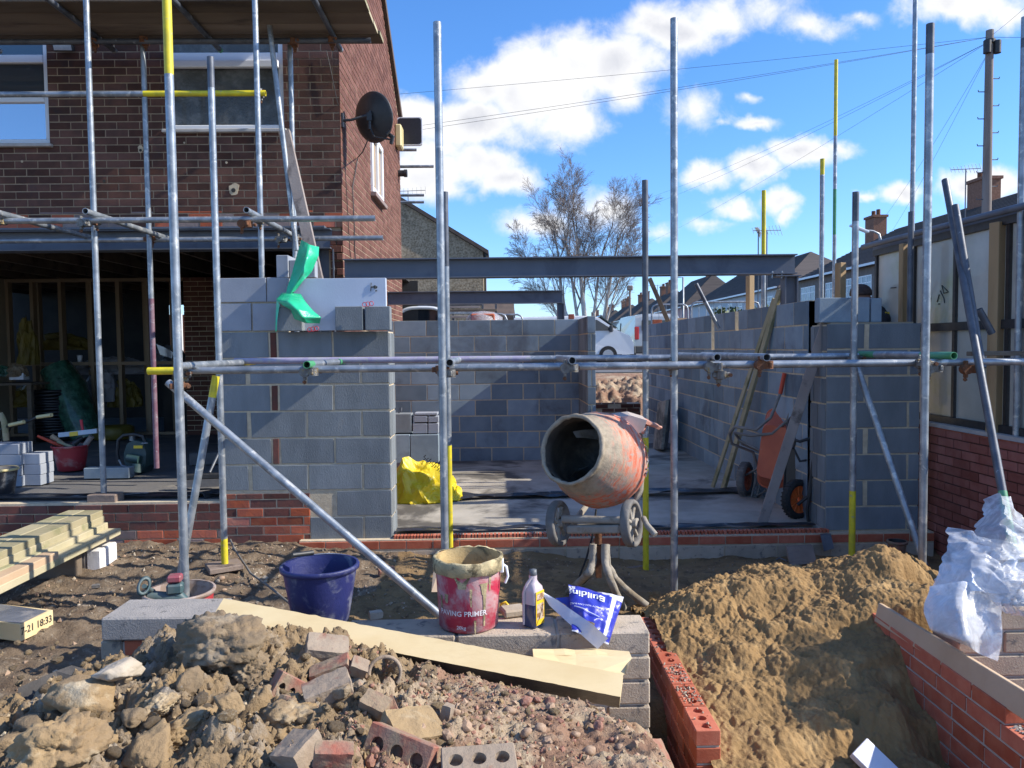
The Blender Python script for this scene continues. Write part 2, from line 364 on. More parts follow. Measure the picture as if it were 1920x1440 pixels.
# ---------------- floor slabs ----------------
def slabmesh(x0,x1,y0,y1,z,t,nx,ny,a,sd):
    mb=hgrid(x0,x1,y0,y1,nx,ny,lambda x,y:z+a*fb((x*1.5,y*1.5,sd),.6,4)); mb.boxab((x0,y0,z-t),(x1,y0+.01,z-.012)); return mb
XG=P(640,300,7.8).x
ZF=P(150,946,6.5).z
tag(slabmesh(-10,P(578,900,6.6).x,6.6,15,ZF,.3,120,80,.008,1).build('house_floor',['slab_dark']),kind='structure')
tag(slabmesh(-1.5,2.8,6.52,14,.155,.3,90,150,.008,4).build('garage_floor',['slab']),kind='structure')
# polythene and brick strip lying across the slab
def ribbon(mb,pts,wd,amp,sd,n=90,nw=7):
    rows=[]; 
    for i in range(n+1):
        t=i/n*(len(pts)-1); k=min(int(t),len(pts)-2); p=Vector(pts[k]).lerp(Vector(pts[k+1]),t-k)
        w=wd*(.7+.5*noise.noise(Vector((i*.12,sd,0)))); r=[]
        for j in range(nw+1):
            a=(j/nw-.5)*w; r.append(p+Vector((0,a,amp*(.5+.5*noise.noise(Vector((i*.17,j*.9,sd))))+amp*.8*noise.noise(Vector((i*.05,3,sd)))**2)))
        rows.append(r)
    return mb.sheet(rows,True)
mb=MB(); ribbon(mb,[(-1.0,8.05,.165),(2.7,8.2,.165)],.28,.05,2.); thing(mb,'polythene_strip',['polythene_black'],'torn black damp proof sheet lying across the middle of the garage slab','plastic sheet')
mb=MB(); ribbon(mb,[(-.9,6.62,.16),(2.75,6.62,.16)],.16,.04,5.); thing(mb,'polythene_strip',['polythene_black'],'black damp proof strip along the front edge of the garage slab','plastic sheet')
mb=MB(); ribbon(mb,[(-6.8,6.75,ZF+.02),(-2.4,6.75,ZF+.02)],.2,.03,8.); thing(mb,'polythene_strip',['polythene_black'],'dirty dark sheet along the front edge of the house floor above red bricks','plastic sheet')
# ---------------- house ----------------
HO=empty('brick_house',(XG-3,7.8,0),'dark brown brick house with its ground floor opened up under a steel beam','house')
bh,bj,bl=.065,.0105,.215
Yh=7.8; ff=lambda u,z,d:(u,Yh-d,z)
ZB0=P(300,470,Yh).z; ZB1=P(300,432,Yh).z
w1=(P(-180,100,Yh).x,P(91,200,Yh).x,P(40,270,Yh).z,P(40,64,Yh).z); w2=(P(309,150,Yh).x,P(531,150,Yh).x,P(420,243,Yh).z,P(420,62,Yh).z)
holes=[w1,w2]
mb=MB(); 
masonry(mb,ff,-9.5,XG-.0,ZB1+.02,ZB1+.02+.075*2.2,bl,bh,bj,rec=.009,holes=holes,mi=3,jit=.003,ch=.0015)
masonry(mb,ff,-9.5,XG,ZB1+.17,5.5,bl,bh,bj,rec=.004,holes=holes,mi=0,jit=.0015,ch=.0015)
for i,f in enumerate(mb.f):
    if mb.m[i]==3: 
        r=(mb.t[i]*97)%1; mb.m[i]=3 if r<.45 else(4 if r<.75 else 0)
backing(mb,ff,-9.5,XG-.001,ZB1+.02,5.5,-.0045,2,holes)
# broken brick return below the beam at the corner
masonry(mb,ff,XG-.13,XG-.001,0,ZB1+.0,.12,bh,bj,rec=.02,mi=1,jit=.02,ch=.004)
mb.mi=2; mb.boxab((XG-.15,Yh+.03,0),(XG-.02,Yh+.3,ZB1+.1))
# reveals of window openings
for h in holes:
    mb.mi=0
    for a,b in(((h[0],h[2]),(h[0],h[3])),((h[0],h[3]),(h[1],h[3])),((h[1],h[3]),(h[1],h[2])),((h[1],h[2]),(h[0],h[2]))):
        mb.add([(a[0],Yh,a[1]),(b[0],Yh,b[1]),(b[0],Yh+.25,b[1]),(a[0],Yh+.25,a[1])],[(0,1,2,3)],False)
# gable
Yf=P(752,400,8).x; YE=XG*1.0
def yat(px,X): 
    d=ray(px,420); return d.y*(X/d.x)
YG1=yat(752,XG); fg=lambda u,z,d:(XG+d,u,z)
zc=5.35; Ym=(Yh+YG1)/2; zr=zc+(Ym-Yh)*.64
gw=(yat(697,XG),yat(717,XG)); YW0,YW1=gw; wz0=P(708,372,(YW0+YW1)/2).z; wz1=P(708,262,(YW0+YW1)/2).z
gh=(YW0,YW1,wz0,wz1)
zf=lambda u,z: z<zc+.64*min(u-Yh,YG1-u)+.03
gb=MB(); masonry(gb,fg,Yh,YG1,0,zr,bl,bh,bj,rec=.004,holes=[gh],mi=0,jit=.001,ch=.0015,zfun=zf)
gb.mi=1; gb.add([(XG-.0045,Yh+.002,0),(XG-.0045,YG1,0),(XG-.0045,YG1,zc),(XG-.0045,Ym,zr),(XG-.0045,Yh+.002,zc)],[(0,1,2,3,4)],False)
mb.build('wall',['brick_dark','brick_gable','mortar_tan','brick_orange','brick_grey'],HO)
gb.build('gable_wall',['brick_gable','mortar_tan'],HO)
mb=MB(); 
for s0,s1 in(((Yh-.3,zc-.15),(Ym,zr+.05)),((Ym,zr+.05),(YG1+.25,zc-.12))):
    mb.prism([(XG+.05,s0[0],s0[1]),(XG+.05,s1[0],s1[1]),(XG+.05,s1[0],s1[1]+.12),(XG+.05,s0[0],s0[1]+.12)],(-9,0,0))
mat('roof_tile',(.075,.055,.045),(.12,.085,.065),3,.9,.6,12,tint=.3)
mb.build('roof',['roof_tile'],HO)
def window(h,Y,parent,split,panes,label=None):
    fr=MB(); x0,x1,z0,z1=h; t=.055; y0,y1=Y+.03,Y+.09
    fr.boxab((x0,y0,z0),(x1,y1,z0+t),.006); fr.boxab((x0,y0,z1-t),(x1,y1,z1),.006); fr.boxab((x0,y0+.001,z0+t),(x0+t,y1,z1-t),.006); fr.boxab((x1-t,y0+.001,z0+t),(x1,y1,z1-t),.006)
    for kind,c in split:
        if kind=='h': fr.boxab((x0+t,y0-.004,c-.04),(x1-t,y1,c+.04),.006)
        else: fr.boxab((c-.03,y0+.002,z0+t),(c+.03,y1,z1-t),.006)
    f=fr.build('window',['upvc'],parent)
    for (a,b,c,d,m) in panes:
        g=MB(); g.boxab((a,Y+.06,c),(b,Y+.068,d)); g.build('pane',[m],f)
    s=MB(); s.boxab((x0-.03,Y-.05,z0-.035),(x1+.03,Y+.03,z0-.002),.006); s.build('sill',['sill'],f)
    return f
zt=P(40,108,Yh).z; zm=P(40,182,Yh).z
window(w1,Yh,HO,[('h',zt),('h',zm),('v',P(22,150,Yh).x-.35)],[(w1[0],w1[1],w1[2],zm,'glass_mirror'),(w1[0],w1[1],zm,zt,'glass_dark') if 0 else (w1[0],w1[1],zm,zt,'glass_sky'),(w1[0],w1[1],zt,w1[3],'glass_sky')])
z2=P(420,104,Yh).z; 
window(w2,Yh,HO,[('h',z2)],[(w2[0],w2[1],w2[2],z2,'glass_obscure'),(w2[0],w2[1],z2,w2[3],'glass_obscure')])
# opened top-hung sash of the wide window: a second frame tilted outwards
mb=MB(); a=(w2[0]+.05,w2[1]-.04); zz=(P(420,118,Yh).z,)
mb.boxab((a[0],Yh-.03,zz[0]-.05),(a[1],Yh+.02,zz[0]+.02),.006); mb.build('sash_rail',['upvc'],HO)
# gable window
mb=MB(); y0,y1,z0,z1=gh
mb.boxab((XG-.05,y0,z0),(XG+.03,y1,z0+.07),.006); mb.boxab((XG-.05,y0,z1-.07),(XG+.03,y1,z1),.006); mb.boxab((XG-.05,y0,z0+.07),(XG+.03,y0+.07,z1-.07),.006); mb.boxab((XG-.05,y1-.07,z0+.07),(XG+.03,y1,z1-.07),.006); mb.boxab((XG-.05,(y0+y1)/2-.03,z0+.07),(XG+.031,(y0+y1)/2+.03,z1-.07),.006)
f=mb.build('window',['upvc'],HO); g=MB(); g.boxab((XG-.02,y0+.07,z0+.07),(XG-.01,y1-.07,z1-.07)); g.build('pane',['upvc'],f)
s=MB(); s.boxab((XG-.02,y0-.03,z0-.06),(XG+.07,y1+.03,z0-.005),.006); s.build('sill',['brick_grey'],f)
# bathroom/upper room darkness and shell
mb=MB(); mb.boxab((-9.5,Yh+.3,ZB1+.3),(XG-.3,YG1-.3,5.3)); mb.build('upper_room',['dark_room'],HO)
# I section helper
def ibeam(mb,p0,p1,h,w,tf=.012,tw=.01,vertical=False):
    p0=Vector(p0);p1=Vector(p1);d=p1-p0
    if vertical: a=Vector((1,0,0)); b=Vector((0,1,0))
    else: a=Vector((0,0,1)); b=Vector((0,1,0))
    def bx(o,ha,hb): # slab centred at offset o along a
        c=[p0+a*(o+i*ha/2)+b*(j*hb/2) for i,j in((-1,-1),(1,-1),(1,1),(-1,1))]; mb.prism(c,d)
    bx(h/2-tf/2,tf,w); bx(-h/2+tf/2,tf,w); bx(0,h-2*tf,tw)
mb=MB(); hb=ZB1-ZB0; ibeam(mb,(-9.4,Yh+.02,ZB0+hb/2),(P(622,450,Yh).x,Yh+.02,ZB0+hb/2),hb,.2)
mb.boxab((-9.4,Yh-.1,ZB1+.001),(P(612,432,Yh).x,Yh+.1,ZB1+.02)); mb.build('lintel_beam',['steel_paint'],HO)
# column under it
mb=MB(); xc=P(625,480,Yh).x-.07; ibeam(mb,(xc,Yh+.05,0),(xc,Yh+.05,ZB0-.002),.16,.16,vertical=True); mb.build('steel_column',['steel_paint'],HO)
for px,py,r_,pr_ in((438,357,.022,.07),(196,340,.016,.02),(264,282,.014,.035),(346,268,.01,.02),(425,305,.012,.02),(42,303,.012,.02)):
    c=P(px,py,Yh); mb=MB(); rr_=random.Random(px)
    if pr_>.03: mb.prism([(c.x+pr_*math.cos(t)*rr_.uniform(.6,1.1),Yh-.004,c.z+pr_*math.sin(t)*rr_.uniform(.7,1.2)+.01) for t in[i*PI/5 for i in range(10)]],(0,.004,0)); mb.mi=1
    mb.mi=1 if r_>.013 else 0; mb.prism([(c.x+r_*math.cos(t),Yh-.008,c.z+r_*math.sin(t)) for t in[i*PI/6 for i in range(12)]],(0,.003,0)); mb.build('hole_disc',['mortar','dark_room'],HO)  # flat discs for holes, the larger with their inner shade put in as dark colour
# inside: ceiling joists, stud partition, brick cross wall, rear wall with opening
ZC=P(150,522,11.8).z
mb=MB()
for i in range(12): 
    x=-9+i*.6; mb.boxab((x,Yh+.25,ZC),(x+.05,15,ZC+.17))
mb.build('ceiling_joists',['timber_deck'],HO)
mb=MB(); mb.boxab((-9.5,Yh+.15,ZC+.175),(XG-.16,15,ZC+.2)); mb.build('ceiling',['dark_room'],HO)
YS=11.8; zs0=P(150,815,YS).z; zs1=ZC
mb=MB()
xs=[P(px,600,YS).x for px in(14,60,113,170,222,275,332)]
for x in xs: mb.boxab((x-.025,YS,ZF+.05),(x+.025,YS+.1,zs1-.05))
mb.boxab((P(10,700,YS).x,YS-.002,zs1-.05),(P(345,600,YS).x,YS+.1,zs1-.002)); mb.boxab((P(10,700,YS).x,YS-.002,ZF+.01),(P(345,600,YS).x,YS+.1,ZF+.05))
zn=P(150,682,YS).z
for a,b in zip(xs,xs[1:]): mb.boxab((a+.026,YS+.004,zn-.025),(b-.026,YS+.096,zn+.025))
# second skin of studs behind
for x in xs[:6]: mb.boxab((x+.16,YS+.45,ZF+.01),(x+.21,YS+.55,zs1-.002))
mb.build('stud_partition',['timber_stud'],HO)
mb=MB(); fi=lambda u,z,d:(u,YS-d,z); masonry(mb,fi,P(345,600,YS).x,XG-.2,ZF,ZC,bl,bh,bj,rec=.009,mi=0,jit=.002); backing(mb,fi,P(345,600,YS).x,XG-.2,ZF,ZC,-.01,1); mb.build('inner_wall',['brick_gable','mortar'],HO)
mb=MB(); ow=(P(318,600,15).x,P(350,600,15).x,P(330,640,15).z-.3,P(330,572,15).z)
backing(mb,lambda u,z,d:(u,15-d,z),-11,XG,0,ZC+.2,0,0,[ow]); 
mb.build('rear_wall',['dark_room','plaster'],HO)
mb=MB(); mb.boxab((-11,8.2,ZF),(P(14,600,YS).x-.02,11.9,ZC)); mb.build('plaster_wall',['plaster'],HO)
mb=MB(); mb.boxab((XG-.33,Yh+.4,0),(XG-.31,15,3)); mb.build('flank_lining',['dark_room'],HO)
# side extension of ground floor beyond: far wall of the plot
# ---------------- left pier, plinths, garage walls ----------------
LB,HB,JB=.435,.21,.015
Y0=6.5; fp=lambda u,z,d:(u,Y0-d,z)
XA=P(415,800,Y0).x; XB=P(732,800,Y0).x; zpt=P(600,622,Y0).z
LP=empty('blockwork_pier',((XA+XB)/2,Y0+.15,0),'tall grey concrete block pier on red brick footing left of the garage opening','pier')
mb=MB()
def blk(mb,f,u0,u1,z0,z1,mi,ch=.003,rec=.012,d=0.,tr=(.0,1.)):
    mb.mi=mi; mb.ti=random.uniform(*tr); vs=[]
    d+=random.uniform(-.002,.002); cj=[(random.uniform(-.003,.003),random.uniform(-.003,.003)) for _ in range(4)]
    for dd,i in((d,ch),(d-ch,0),(-rec-.004,0)):
        for ci,(uu,zz) in enumerate(((u0+i,z0+i),(u1-i,z0+i),(u1-i,z1-i),(u0+i,z1-i))): vs.append(f(uu+cj[ci][0],zz+cj[ci][1],dd))
    mb.add(vs,[(0,1,2,3)]+[(k+n,k+4+n,k+4+(n+1)%4,k+(n+1)%4) for k in(0,4) for n in range(4)],False)
def px2x(px,Y=Y0): return P(px,800,Y).x
z=zpt; c=0
A=[[415,507],[511,522],[526,625],[629,731]]; B=[[415,463],[471,574],[578,677],[681,731]]
while z>-.05:
    z1=z-HB
    for a,b in(A if c%2==0 else B):
        x0,x1=px2x(a),px2x(b)
        if z1<.45 and a<575:
            continue
        mi=3 if b-a<14 else 0
        if a<575 and b>575 and z1<.45: continue
        blk(mb,fp,x0,x1,z1,z,mi)
    z=z1-JB; c+=1
xm=px2x(577); zb=P(500,926,Y0).z
masonry(mb,fp,XA,xm,zb-.075*5.6,zb,bl,bh,bj,rec=.01,mi=3,jit=.003)
for i in range(len(mb.f)):
    if mb.m[i]==3 and mb.v[mb.f[i][0]].z<zb:
        r=(mb.t[i]*97)%1; mb.m[i]=3 if r<.5 else(4 if r<.8 else 5)
mb.mi=1; mb.boxab((XA+.008,Y0+.006,-.1),(XB-.008,Y0+.33,zpt-.003))
# right end face
fe=lambda u,z,d:(XB+d,u,z); masonry(mb,fe,Y0+.014,Y0+.34,zpt-8*.225,zpt,.1,HB,JB,rec=.006,mi=0)
fl=lambda u,z,d:(XA-d,u,z)
masonry(mb,lambda u,z,d:(XA-d,-u,z),-(Y0+.34),-(Y0+.014),zb,zpt,.14,HB,JB,rec=.006,mi=0)
mb.build('wall',['block_front','mortar','block_light','brick_brown','brick_orange','brick_red'],LP)
# light blocks of the inner skin above
mb=MB(); Y2=Y0+.0; fq=lambda u,z,d:(u,Y0-d-.0,z)
zt2=P(460,521,Y0).z; zt1=P(460,569,Y0).z; zb2=zpt+.012
blk(mb,fq,px2x(416),px2x(505),zt1+.012,zt2,0,rec=.1); blk(mb,fq,px2x(507),px2x(545),zt1+.012,zt2,0,rec=.1)
blk(mb,fq,px2x(417),px2x(476),zb2,zt1,0,rec=.1); blk(mb,fq,px2x(479),px2x(531),zb2,zt1-.004,0,rec=.1)
mb.mi=1; mb.boxab((px2x(418),Y0+.02,zb2-.014),(px2x(543),Y0+.1,zt2-.012)); mb.build('inner_leaf',['block_light','mortar'],LP)
mb=MB(); 
mb.mi=0; x0=px2x(518); mb.boxab((x0,Y0+.12,zt2+.012),(x0+.1,Y0+.55,P(540,475,Y0).z),.004)
mb.boxab((x0+.104,Y0+.14,zt2+.012),(px2x(590),Y0+.24,P(540,484,Y0).z),.004)
mb.build('inner_leaf',['block_light'],LP)
# left brick plinth
mb=MB(); masonry(mb,fp,-9,XA-.0,ZF-.075*3,ZF,bl,bh,bj,rec=.01,mi=0,jit=.003); masonry(mb,fp,-9,XA,ZF-.075*5,ZF-.075*3-.001,bl,bh,bj,rec=.01,mi=1,jit=.003,off=.05)
mb.mi=2; mb.boxab((-9,Y0+.011,-.2),(XA-.001,Y0+.1,ZF+.01))
for i in range(len(mb.f)):
    if mb.m[i]==1: r=(mb.t[i]*97)%1; mb.m[i]=1 if r<.6 else 3
thing(mb,'brick_footing_wall',['brick_brown','brick_orange','mortar','brick_grey'],'low red and brown brick wall edging the house floor behind the timber stack','wall')
# front plinth under the garage opening
YP=6.42; fpp=lambda u,z,d:(u,YP-d,z); XR1=P(1752,1000,YP).x
mb=MB(); x0=px2x(560); masonry(mb,fpp,x0,XR1,.062,.127,bl,bh,bj,rec=.008,mi=0,jit=.002)
masonry(mb,fpp,x0,XR1,-.165,.05,LB,HB,JB,rec=.006,mi=1)
mb.mi=2; mb.boxab((x0,YP+.009,-.3),(XR1,YP+.2,.138))
x=XB+.02
while x<P(1548,1000,Y0).x: 
    w_=random.uniform(.012,.03); mb.mi=0; mb.ti=random.random(); mb.boxab((x,YP+.03,.139),(x+w_,YP+.1,.165)); x+=w_+random.uniform(.008,.014)
thing(mb,'footing_wall',['brick_new','block_beige','mortar'],'low footing of one red brick course on beige blocks under the garage opening','wall')
# right pier
XC=P(1549,800,Y0).x; XD=P(1724,800,Y0).x; zq=P(1640,607,Y0).z
RP=empty('blockwork_pier',((XC+XD)/2,Y0+.15,0),'dark grey concrete block pier right of the garage opening behind the leaning board','pier')
mb=MB(); 
z=zq;c=0
A=[[1550,1619],[1628,1724]];B=[[1550,1700],[1705,1724]]
while z>.16:
    z1=max(z-HB,.15)
    for a,b in(A if c%2==0 else B): blk(mb,fp,px2x(a),px2x(b),z1,z,0)
    z=z1-JB;c+=1
mb.mi=1; mb.boxab((XC+.008,Y0+.006,.1),(XD-.008,Y0+.33,zq-.003)); masonry(mb,lambda u,z,d:(XC-d,-u,z),-(Y0+.34),-(Y0+.014),zq-8*.225,zq,.15,HB,JB,rec=.005,mi=0)
masonry(mb,lambda u,z,d:(XD+d,u,z),Y0+.014,Y0+.34,zq-8*.225,zq,.3,HB,JB,rec=.005,mi=0)
mb.mi=2; mb.boxab((P(1560,600,Y0).x,Y0+.02,zq-.002),(P(1715,600,Y0).x,Y0+.3,zq+.014))
mb.build('wall',['block_front','mortar','plaster'],RP)
mb=MB(); mb.ti=.8; mb.boxab((P(1541,580,Y0).x,Y0+.05,zq+.016),(P(1636,580,Y0).x,Y0+.15,P(1590,558,Y0+.05).z),.004); mb.boxab((P(1640,580,Y0).x,Y0+.06,zq+.016),(P(1660,580,Y0).x,Y0+.3,P(1650,559,Y0+.06).z),.004)
mb.build('inner_leaf',['block_blue'],RP)
# long right wall
XW=2.78; YW=14.4; fr_=lambda u,z,d:(XW-d,-u,z)
zw1=P(1430,576,8.1).z
mb=MB(); gapA=(-9.62,-9.45); gapB=(-8.55,-8.42)
gaps=[(-P(1,1,1).y*0-10.02,-9.86,zw1-.45,9),(-9.0,-8.87,zw1-.225,9)]
masonry(mb,fr_,-YW,-6.86,zw1-9*.225+.01,zw1,LB,HB,JB,rec=.002,mi=0,holes=[(a,b,c,d) for a,b,c,d in gaps])
mb.mi=1; 
ys=[-YW,gaps[0][0],gaps[0][1],gaps[1][0],gaps[1][1],-6.86]
for a,b in((0,1),(2,3),(4,5)): mb.boxab((XW+.0035,-ys[b],0),(XW+.1,-ys[a],zw1-.003))
mb.boxab((XW+.007,-ys[2],0),(XW+.1,-ys[1],zw1-.46)); mb.boxab((XW+.007,-ys[4],0),(XW+.1,-ys[3],zw1-.235))
mb.mi=0; mb.ti=.5; mb.boxab((XW,6.86,0),(XW+.1,6.87,zw1-.01))
thing(mb,'blockwork_wall',['block_blue','mortar'],'long blue grey block wall running back along the right of the garage','wall',org=(XW,10,0))
# back wall with return
YB=10.8; fbk=lambda u,z,d:(u,YB-d,z); XE=P(1085,700,YB).x; zb1=P(900,600,YB).z
mb=MB(); masonry(mb,fbk,-1.6,XE,zb1-9*.225+.01,zb1,LB,HB,JB,rec=.002,mi=0,off=.3)
mb.mi=1; mb.boxab((-1.6,YB+.0035,0),(XE+.1,YB+.1,zb1-.003))
YR=9.7; XF=P(1101,700,YR).x
masonry(mb,lambda u,z,d:(XE-d,-u,z),-YB,-YR-.006,zb1-9*.225+.01,zb1+.0,.3,HB,JB,rec=.004,mi=0); 
masonry(mb,lambda u,z,d:(u,YR-d,z),XE,XE+.1,zb1-9*.225+.01,zb1,.1,HB,JB,rec=.004,mi=0)
masonry(mb,lambda u,z,d:(XE+.1+d,u,z),YR+.006,YB,zb1-9*.225+.01,zb1,.3,HB,JB,rec=.004,mi=0)
mb.mi=1; mb.boxab((XE+.004,YR+.006,0),(XE+.096,YB,zb1-.003))
thing(mb,'blockwork_wall',['block_blue','mortar'],'blue grey block wall closing the back of the garage with a short return at its right end','wall',org=(0,YB,0))
# steel portal over garage
mb=MB(); YM=7.55; bz0=P(1000,521,YM).z; bz1=P(1000,484,YM).z; hb=bz1-bz0
B1=empty('steel_beam',(0.6,YM,bz0),'long grey steel beam spanning the garage from house corner to right post','steel beam')
ibeam(mb,(P(646,500,YM).x,YM,bz0+hb/2),(P(1490,500,YM).x,YM,bz0+hb/2+.012),hb,.15); mb.build('beam',['steel_paint'],B1)
mb=MB(); xp=P(1480,540,YM).x; ibeam(mb,(xp,YM,.16),(xp,YM,bz0-.014),.13,.13,vertical=True); mb.boxab((xp-.16,YM-.08,bz0-.013),(xp+.09,YM+.08,bz0-.001)); mb.build('post',['steel_paint'],B1)
mb=MB()
for px in(1448,1466): 
    c=P(px,515,YM-.05); mb.tube((c.x,c.y,bz0-.03),(c.x,c.y,bz0+.04),.009,6); mb.tube((c.x,c.y,bz0+.012),(c.x,c.y,bz0+.026),.016,6)
mb.build('bolts',['galv'],B1)
mb=MB(); YN=10.9; cz0=P(900,570,YN).z; cz1=P(900,546,YN).z; hb=cz1-cz0
B2=empty('steel_beam',(0,YN,cz0),'short grey steel beam over the back wall of the garage','steel beam')
ibeam(mb,(-1.75,YN,cz0+hb/2),(P(1054,560,YN).x,YN,cz0+hb/2),hb,.12); mb.build('beam',['steel_paint'],B2)
mb=MB(); xp=P(1051,580,YN).x; ibeam(mb,(xp,YN,zb1),(xp,YN,cz0-.002),.1,.1,vertical=True); mb.build('post',['steel_paint'],B2)
# ---------------- scaffold ----------------
RT=.0243
MP=['galv','galv_dark','paint_yellow','paint_green','paint_purple','paint_maroon','rusty']
def tubeseg(p0,p1,segs,r=RT,hollow=.84):
    """segs: list of (t_end, material index) along p0->p1"""
    mb=MB(); p0=Vector(p0);p1=Vector(p1); t=0
    for k,(te,mi) in enumerate(segs):
        mb.mi=mi; a=p0.lerp(p1,t);b=p0.lerp(p1,te)
        mb.tube(a,b,r,16,cap=False); t=te
    d=(p1-p0).normalized()
    for p,sg in((p0,1),(p1,-1)):
        mb.mi=segs[0][1] if sg==1 else segs[-1][1]
        mb.tube(p,p+d*sg*.12,r*hollow,16,cap=False)
        x=d.orthogonal().normalized(); y=d.cross(x); n=16; vs=[]
        for k in(r,r*hollow):
            for i in range(n): a=2*PI*i/n; vs.append(p+(x*math.cos(a)+y*math.sin(a))*k)
        mb.add(vs,[(i,(i+1)%n,n+(i+1)%n,n+i) for i in range(n)],False)
        mb.mi=1; mb.add([p+d*sg*.118+(x*math.cos(2*PI*i/n)+y*math.sin(2*PI*i/n))*r*hollow for i in range(n)],[list(range(n))],False)
    return mb
GP='upright scaffold poles'
def pole(px,py,Y,top,base,label,segs=None,zb=None):
    c=P(px,py,Y); zt=P(px,top,Y).z; z0=P(px,base,Y).z if zb is None else zb
    S_=[(1,0)]
    if segs:   # given from the base up as (pixel row, material)
        S_=[]
        for row,mi in segs:
            S_.append((min(1,max(.001,((P(px,row,Y).z if row is not None else zt)-z0)/(zt-z0))),mi))
    mb=tubeseg((c.x,c.y,z0),(c.x,c.y,zt),S_)
    return thing(mb,'scaffold_pole',MP,label,'scaffold pole',GP,org=(c.x,c.y,z0)),Vector((c.x,c.y,z0))
pole(178,457,6.6,-120,924,'tall plain grey scaffold pole furthest left in the photo')
pole(275,300,7.4,60,878,'thin scaffold pole close to the dark brick wall, purple and rusty along its lower half',[(560,5),(None,0)])
pole(322,300,4.35,-120,1225,'thick scaffold pole with a long yellow top at the left end of the ledger',[(140,0),(None,2)],zb=.1)
pole(400,300,5.7,107,1057,'scaffold pole with a grey weathered top and a yellow foot on a dark board',[(1010,2),(165,0),(None,1)])
pole(483,200,6.64,-120,560,'scaffold pole rising behind the pale blocks in front of the wide upstairs window',zb=.45)
pole(549,300,7.45,85,560,'short scaffold pole beside the house corner ending at the platform',zb=.45)
pole(828,600,4.75,42,1100,'tall grey scaffold pole in front of the garage behind the red primer bucket',[(125,0),(None,0)],zb=.02)
pole(837.5,600,5.75,360,1100,'shorter scaffold pole with dark top and yellow foot right behind the taller garage pole',[(835,2),(500,0),(None,1)],zb=0)
pole(1210,600,6.05,338,1070,'scaffold pole with a black top half and bright yellow foot behind the cement mixer',[(820,2),(640,0),(None,1)])
pole(1264,600,5.1,35,1142,'tall grey scaffold pole right of the cement mixer standing on a brick pad')
pole(1432,420,8.7,357,800,'slim yellow topped scaffold pole behind the block wall near the steel beam end',[(480,0),(None,2)],zb=0)
pole(1541,420,8.4,298,800,'grey scaffold pole with a short yellow tip behind the long block wall',[(328,0),(None,2)],zb=0)
pole(1566,300,10.5,112,800,'tallest yellow topped scaffold pole with a green middle, behind the block wall',[(440,0),(355,3),(255,0),(None,2)],zb=0)
pole(1602,600,5.8,360,1053,'scaffold pole with dark top and yellow foot in front of the right block pier',[(920,2),(415,0),(None,1)],zb=-.05)
pole(1712,300,8.2,-120,600,'tall grey scaffold pole rising behind the translucent panels out of the top of the photo',zb=0)
pole(1707,500,6.75,397,700,'short dark scaffold pole beside a square timber post at the panels',[(1,1),(None,1)],zb=0)
pole(1736,600,4.75,45,1150,'tall thick scaffold pole with a dark tip right of the right block pier',[(102,0),(None,1)],zb=0)
c=PX(1912,500,3.83); pole(1912,500,c.y,32,838,'grey scaffold pole at the right edge of the photo standing on the brick wall',[(90,0),(72,1),(None,0)])
GL='horizontal scaffold tubes'
def htube(a,b,label,segs=[(1,0)],r=RT,group=GL,name='scaffold_tube'):
    mb=tubeseg(a,b,segs,r); return thing(mb,name,MP,label,'scaffold tube',group,org=tuple(Vector(a)))
ZL=P(900,689,5.0).z
a=P(278,702,5.0); b=P(2100,680,5.0); htube((a.x,5,ZL),(b.x,5,ZL),'long horizontal scaffold ledger crossing the whole garage front, yellow at its left tip',[(.032,2),(1,0)])
a=P(440,690,5.93); b=P(1748,670,5.93); htube((a.x,5.93,ZL+.045),(b.x,5.93,ZL+.03),'horizontal scaffold tube stained purple running behind the front ledger',[(.42,4),(1,0)])
a=P(-140,413,6.3); b=P(703,410,6.3); Z1=P(350,412,6.3).z; htube((a.x,6.3,Z1),(b.x,6.3,Z1),'upper of two horizontal scaffold tubes below the brown brick wall')
a=P(-140,450,7.5); b=P(718,447,7.5); Z2=P(350,449,7.5).z; htube((a.x,7.5,Z2),(b.x,7.5,Z2),'lower of two horizontal scaffold tubes, in front of the steel lintel')
Z3=P(250,176,6.7).z; a=P(-140,177,6.7); b=P(498,173,6.7); htube((a.x,6.7,Z3),(b.x,6.7,Z3),'horizontal guard rail across both upstairs windows, yellow to the right',[(.64,0),(1,2)])
Z4=P(350,77,7.3).z; a=P(-140,78,7.3); b=P(695,75,7.3); htube((a.x,7.3,Z4),(b.x,7.3,Z4),'dark scaffold tube carrying the boarded platform above the windows',[(1,1)])
GT='short scaffold transoms'
def transom(px,py,y0,y1,label,segs=[(1,0)],z=None):
    a=P(px,py,y0); z=a.z if z is None else z; htube((a.x,y0,z),(a.x,y1,z),label,segs,group=GT,name='scaffold_transom'); return a
transom(332,687,4.72,6.2,'grey transom with a yellow far end on the left end of the front ledger',[(.8,0),(1,2)])
transom(575,684,4.9,6.05,'transom with green ends resting on the ledger in front of the left block pier',[(.12,3),(.8,0),(1,3)])
transom(843,680,4.85,6.05,'transom seen end on, beside the tall pole behind the red primer bucket')
transom(1073,676,4.85,6.1,'transom with its open end above the cement mixer')
transom(1345,670,4.85,6.1,'left of the two neighbouring transoms right of the mixer pole')
transom(1438,670,4.85,6.4,'right of the two neighbouring transoms right of the mixer pole')
a=P(1789,667,4.85); b=P(1612,665,5.95); htube(a,(b.x,5.95,a.z),'transom with green ends in front of the top of the right block pier',[(.3,3),(.8,0),(1,3)],group=GT,name='scaffold_transom')
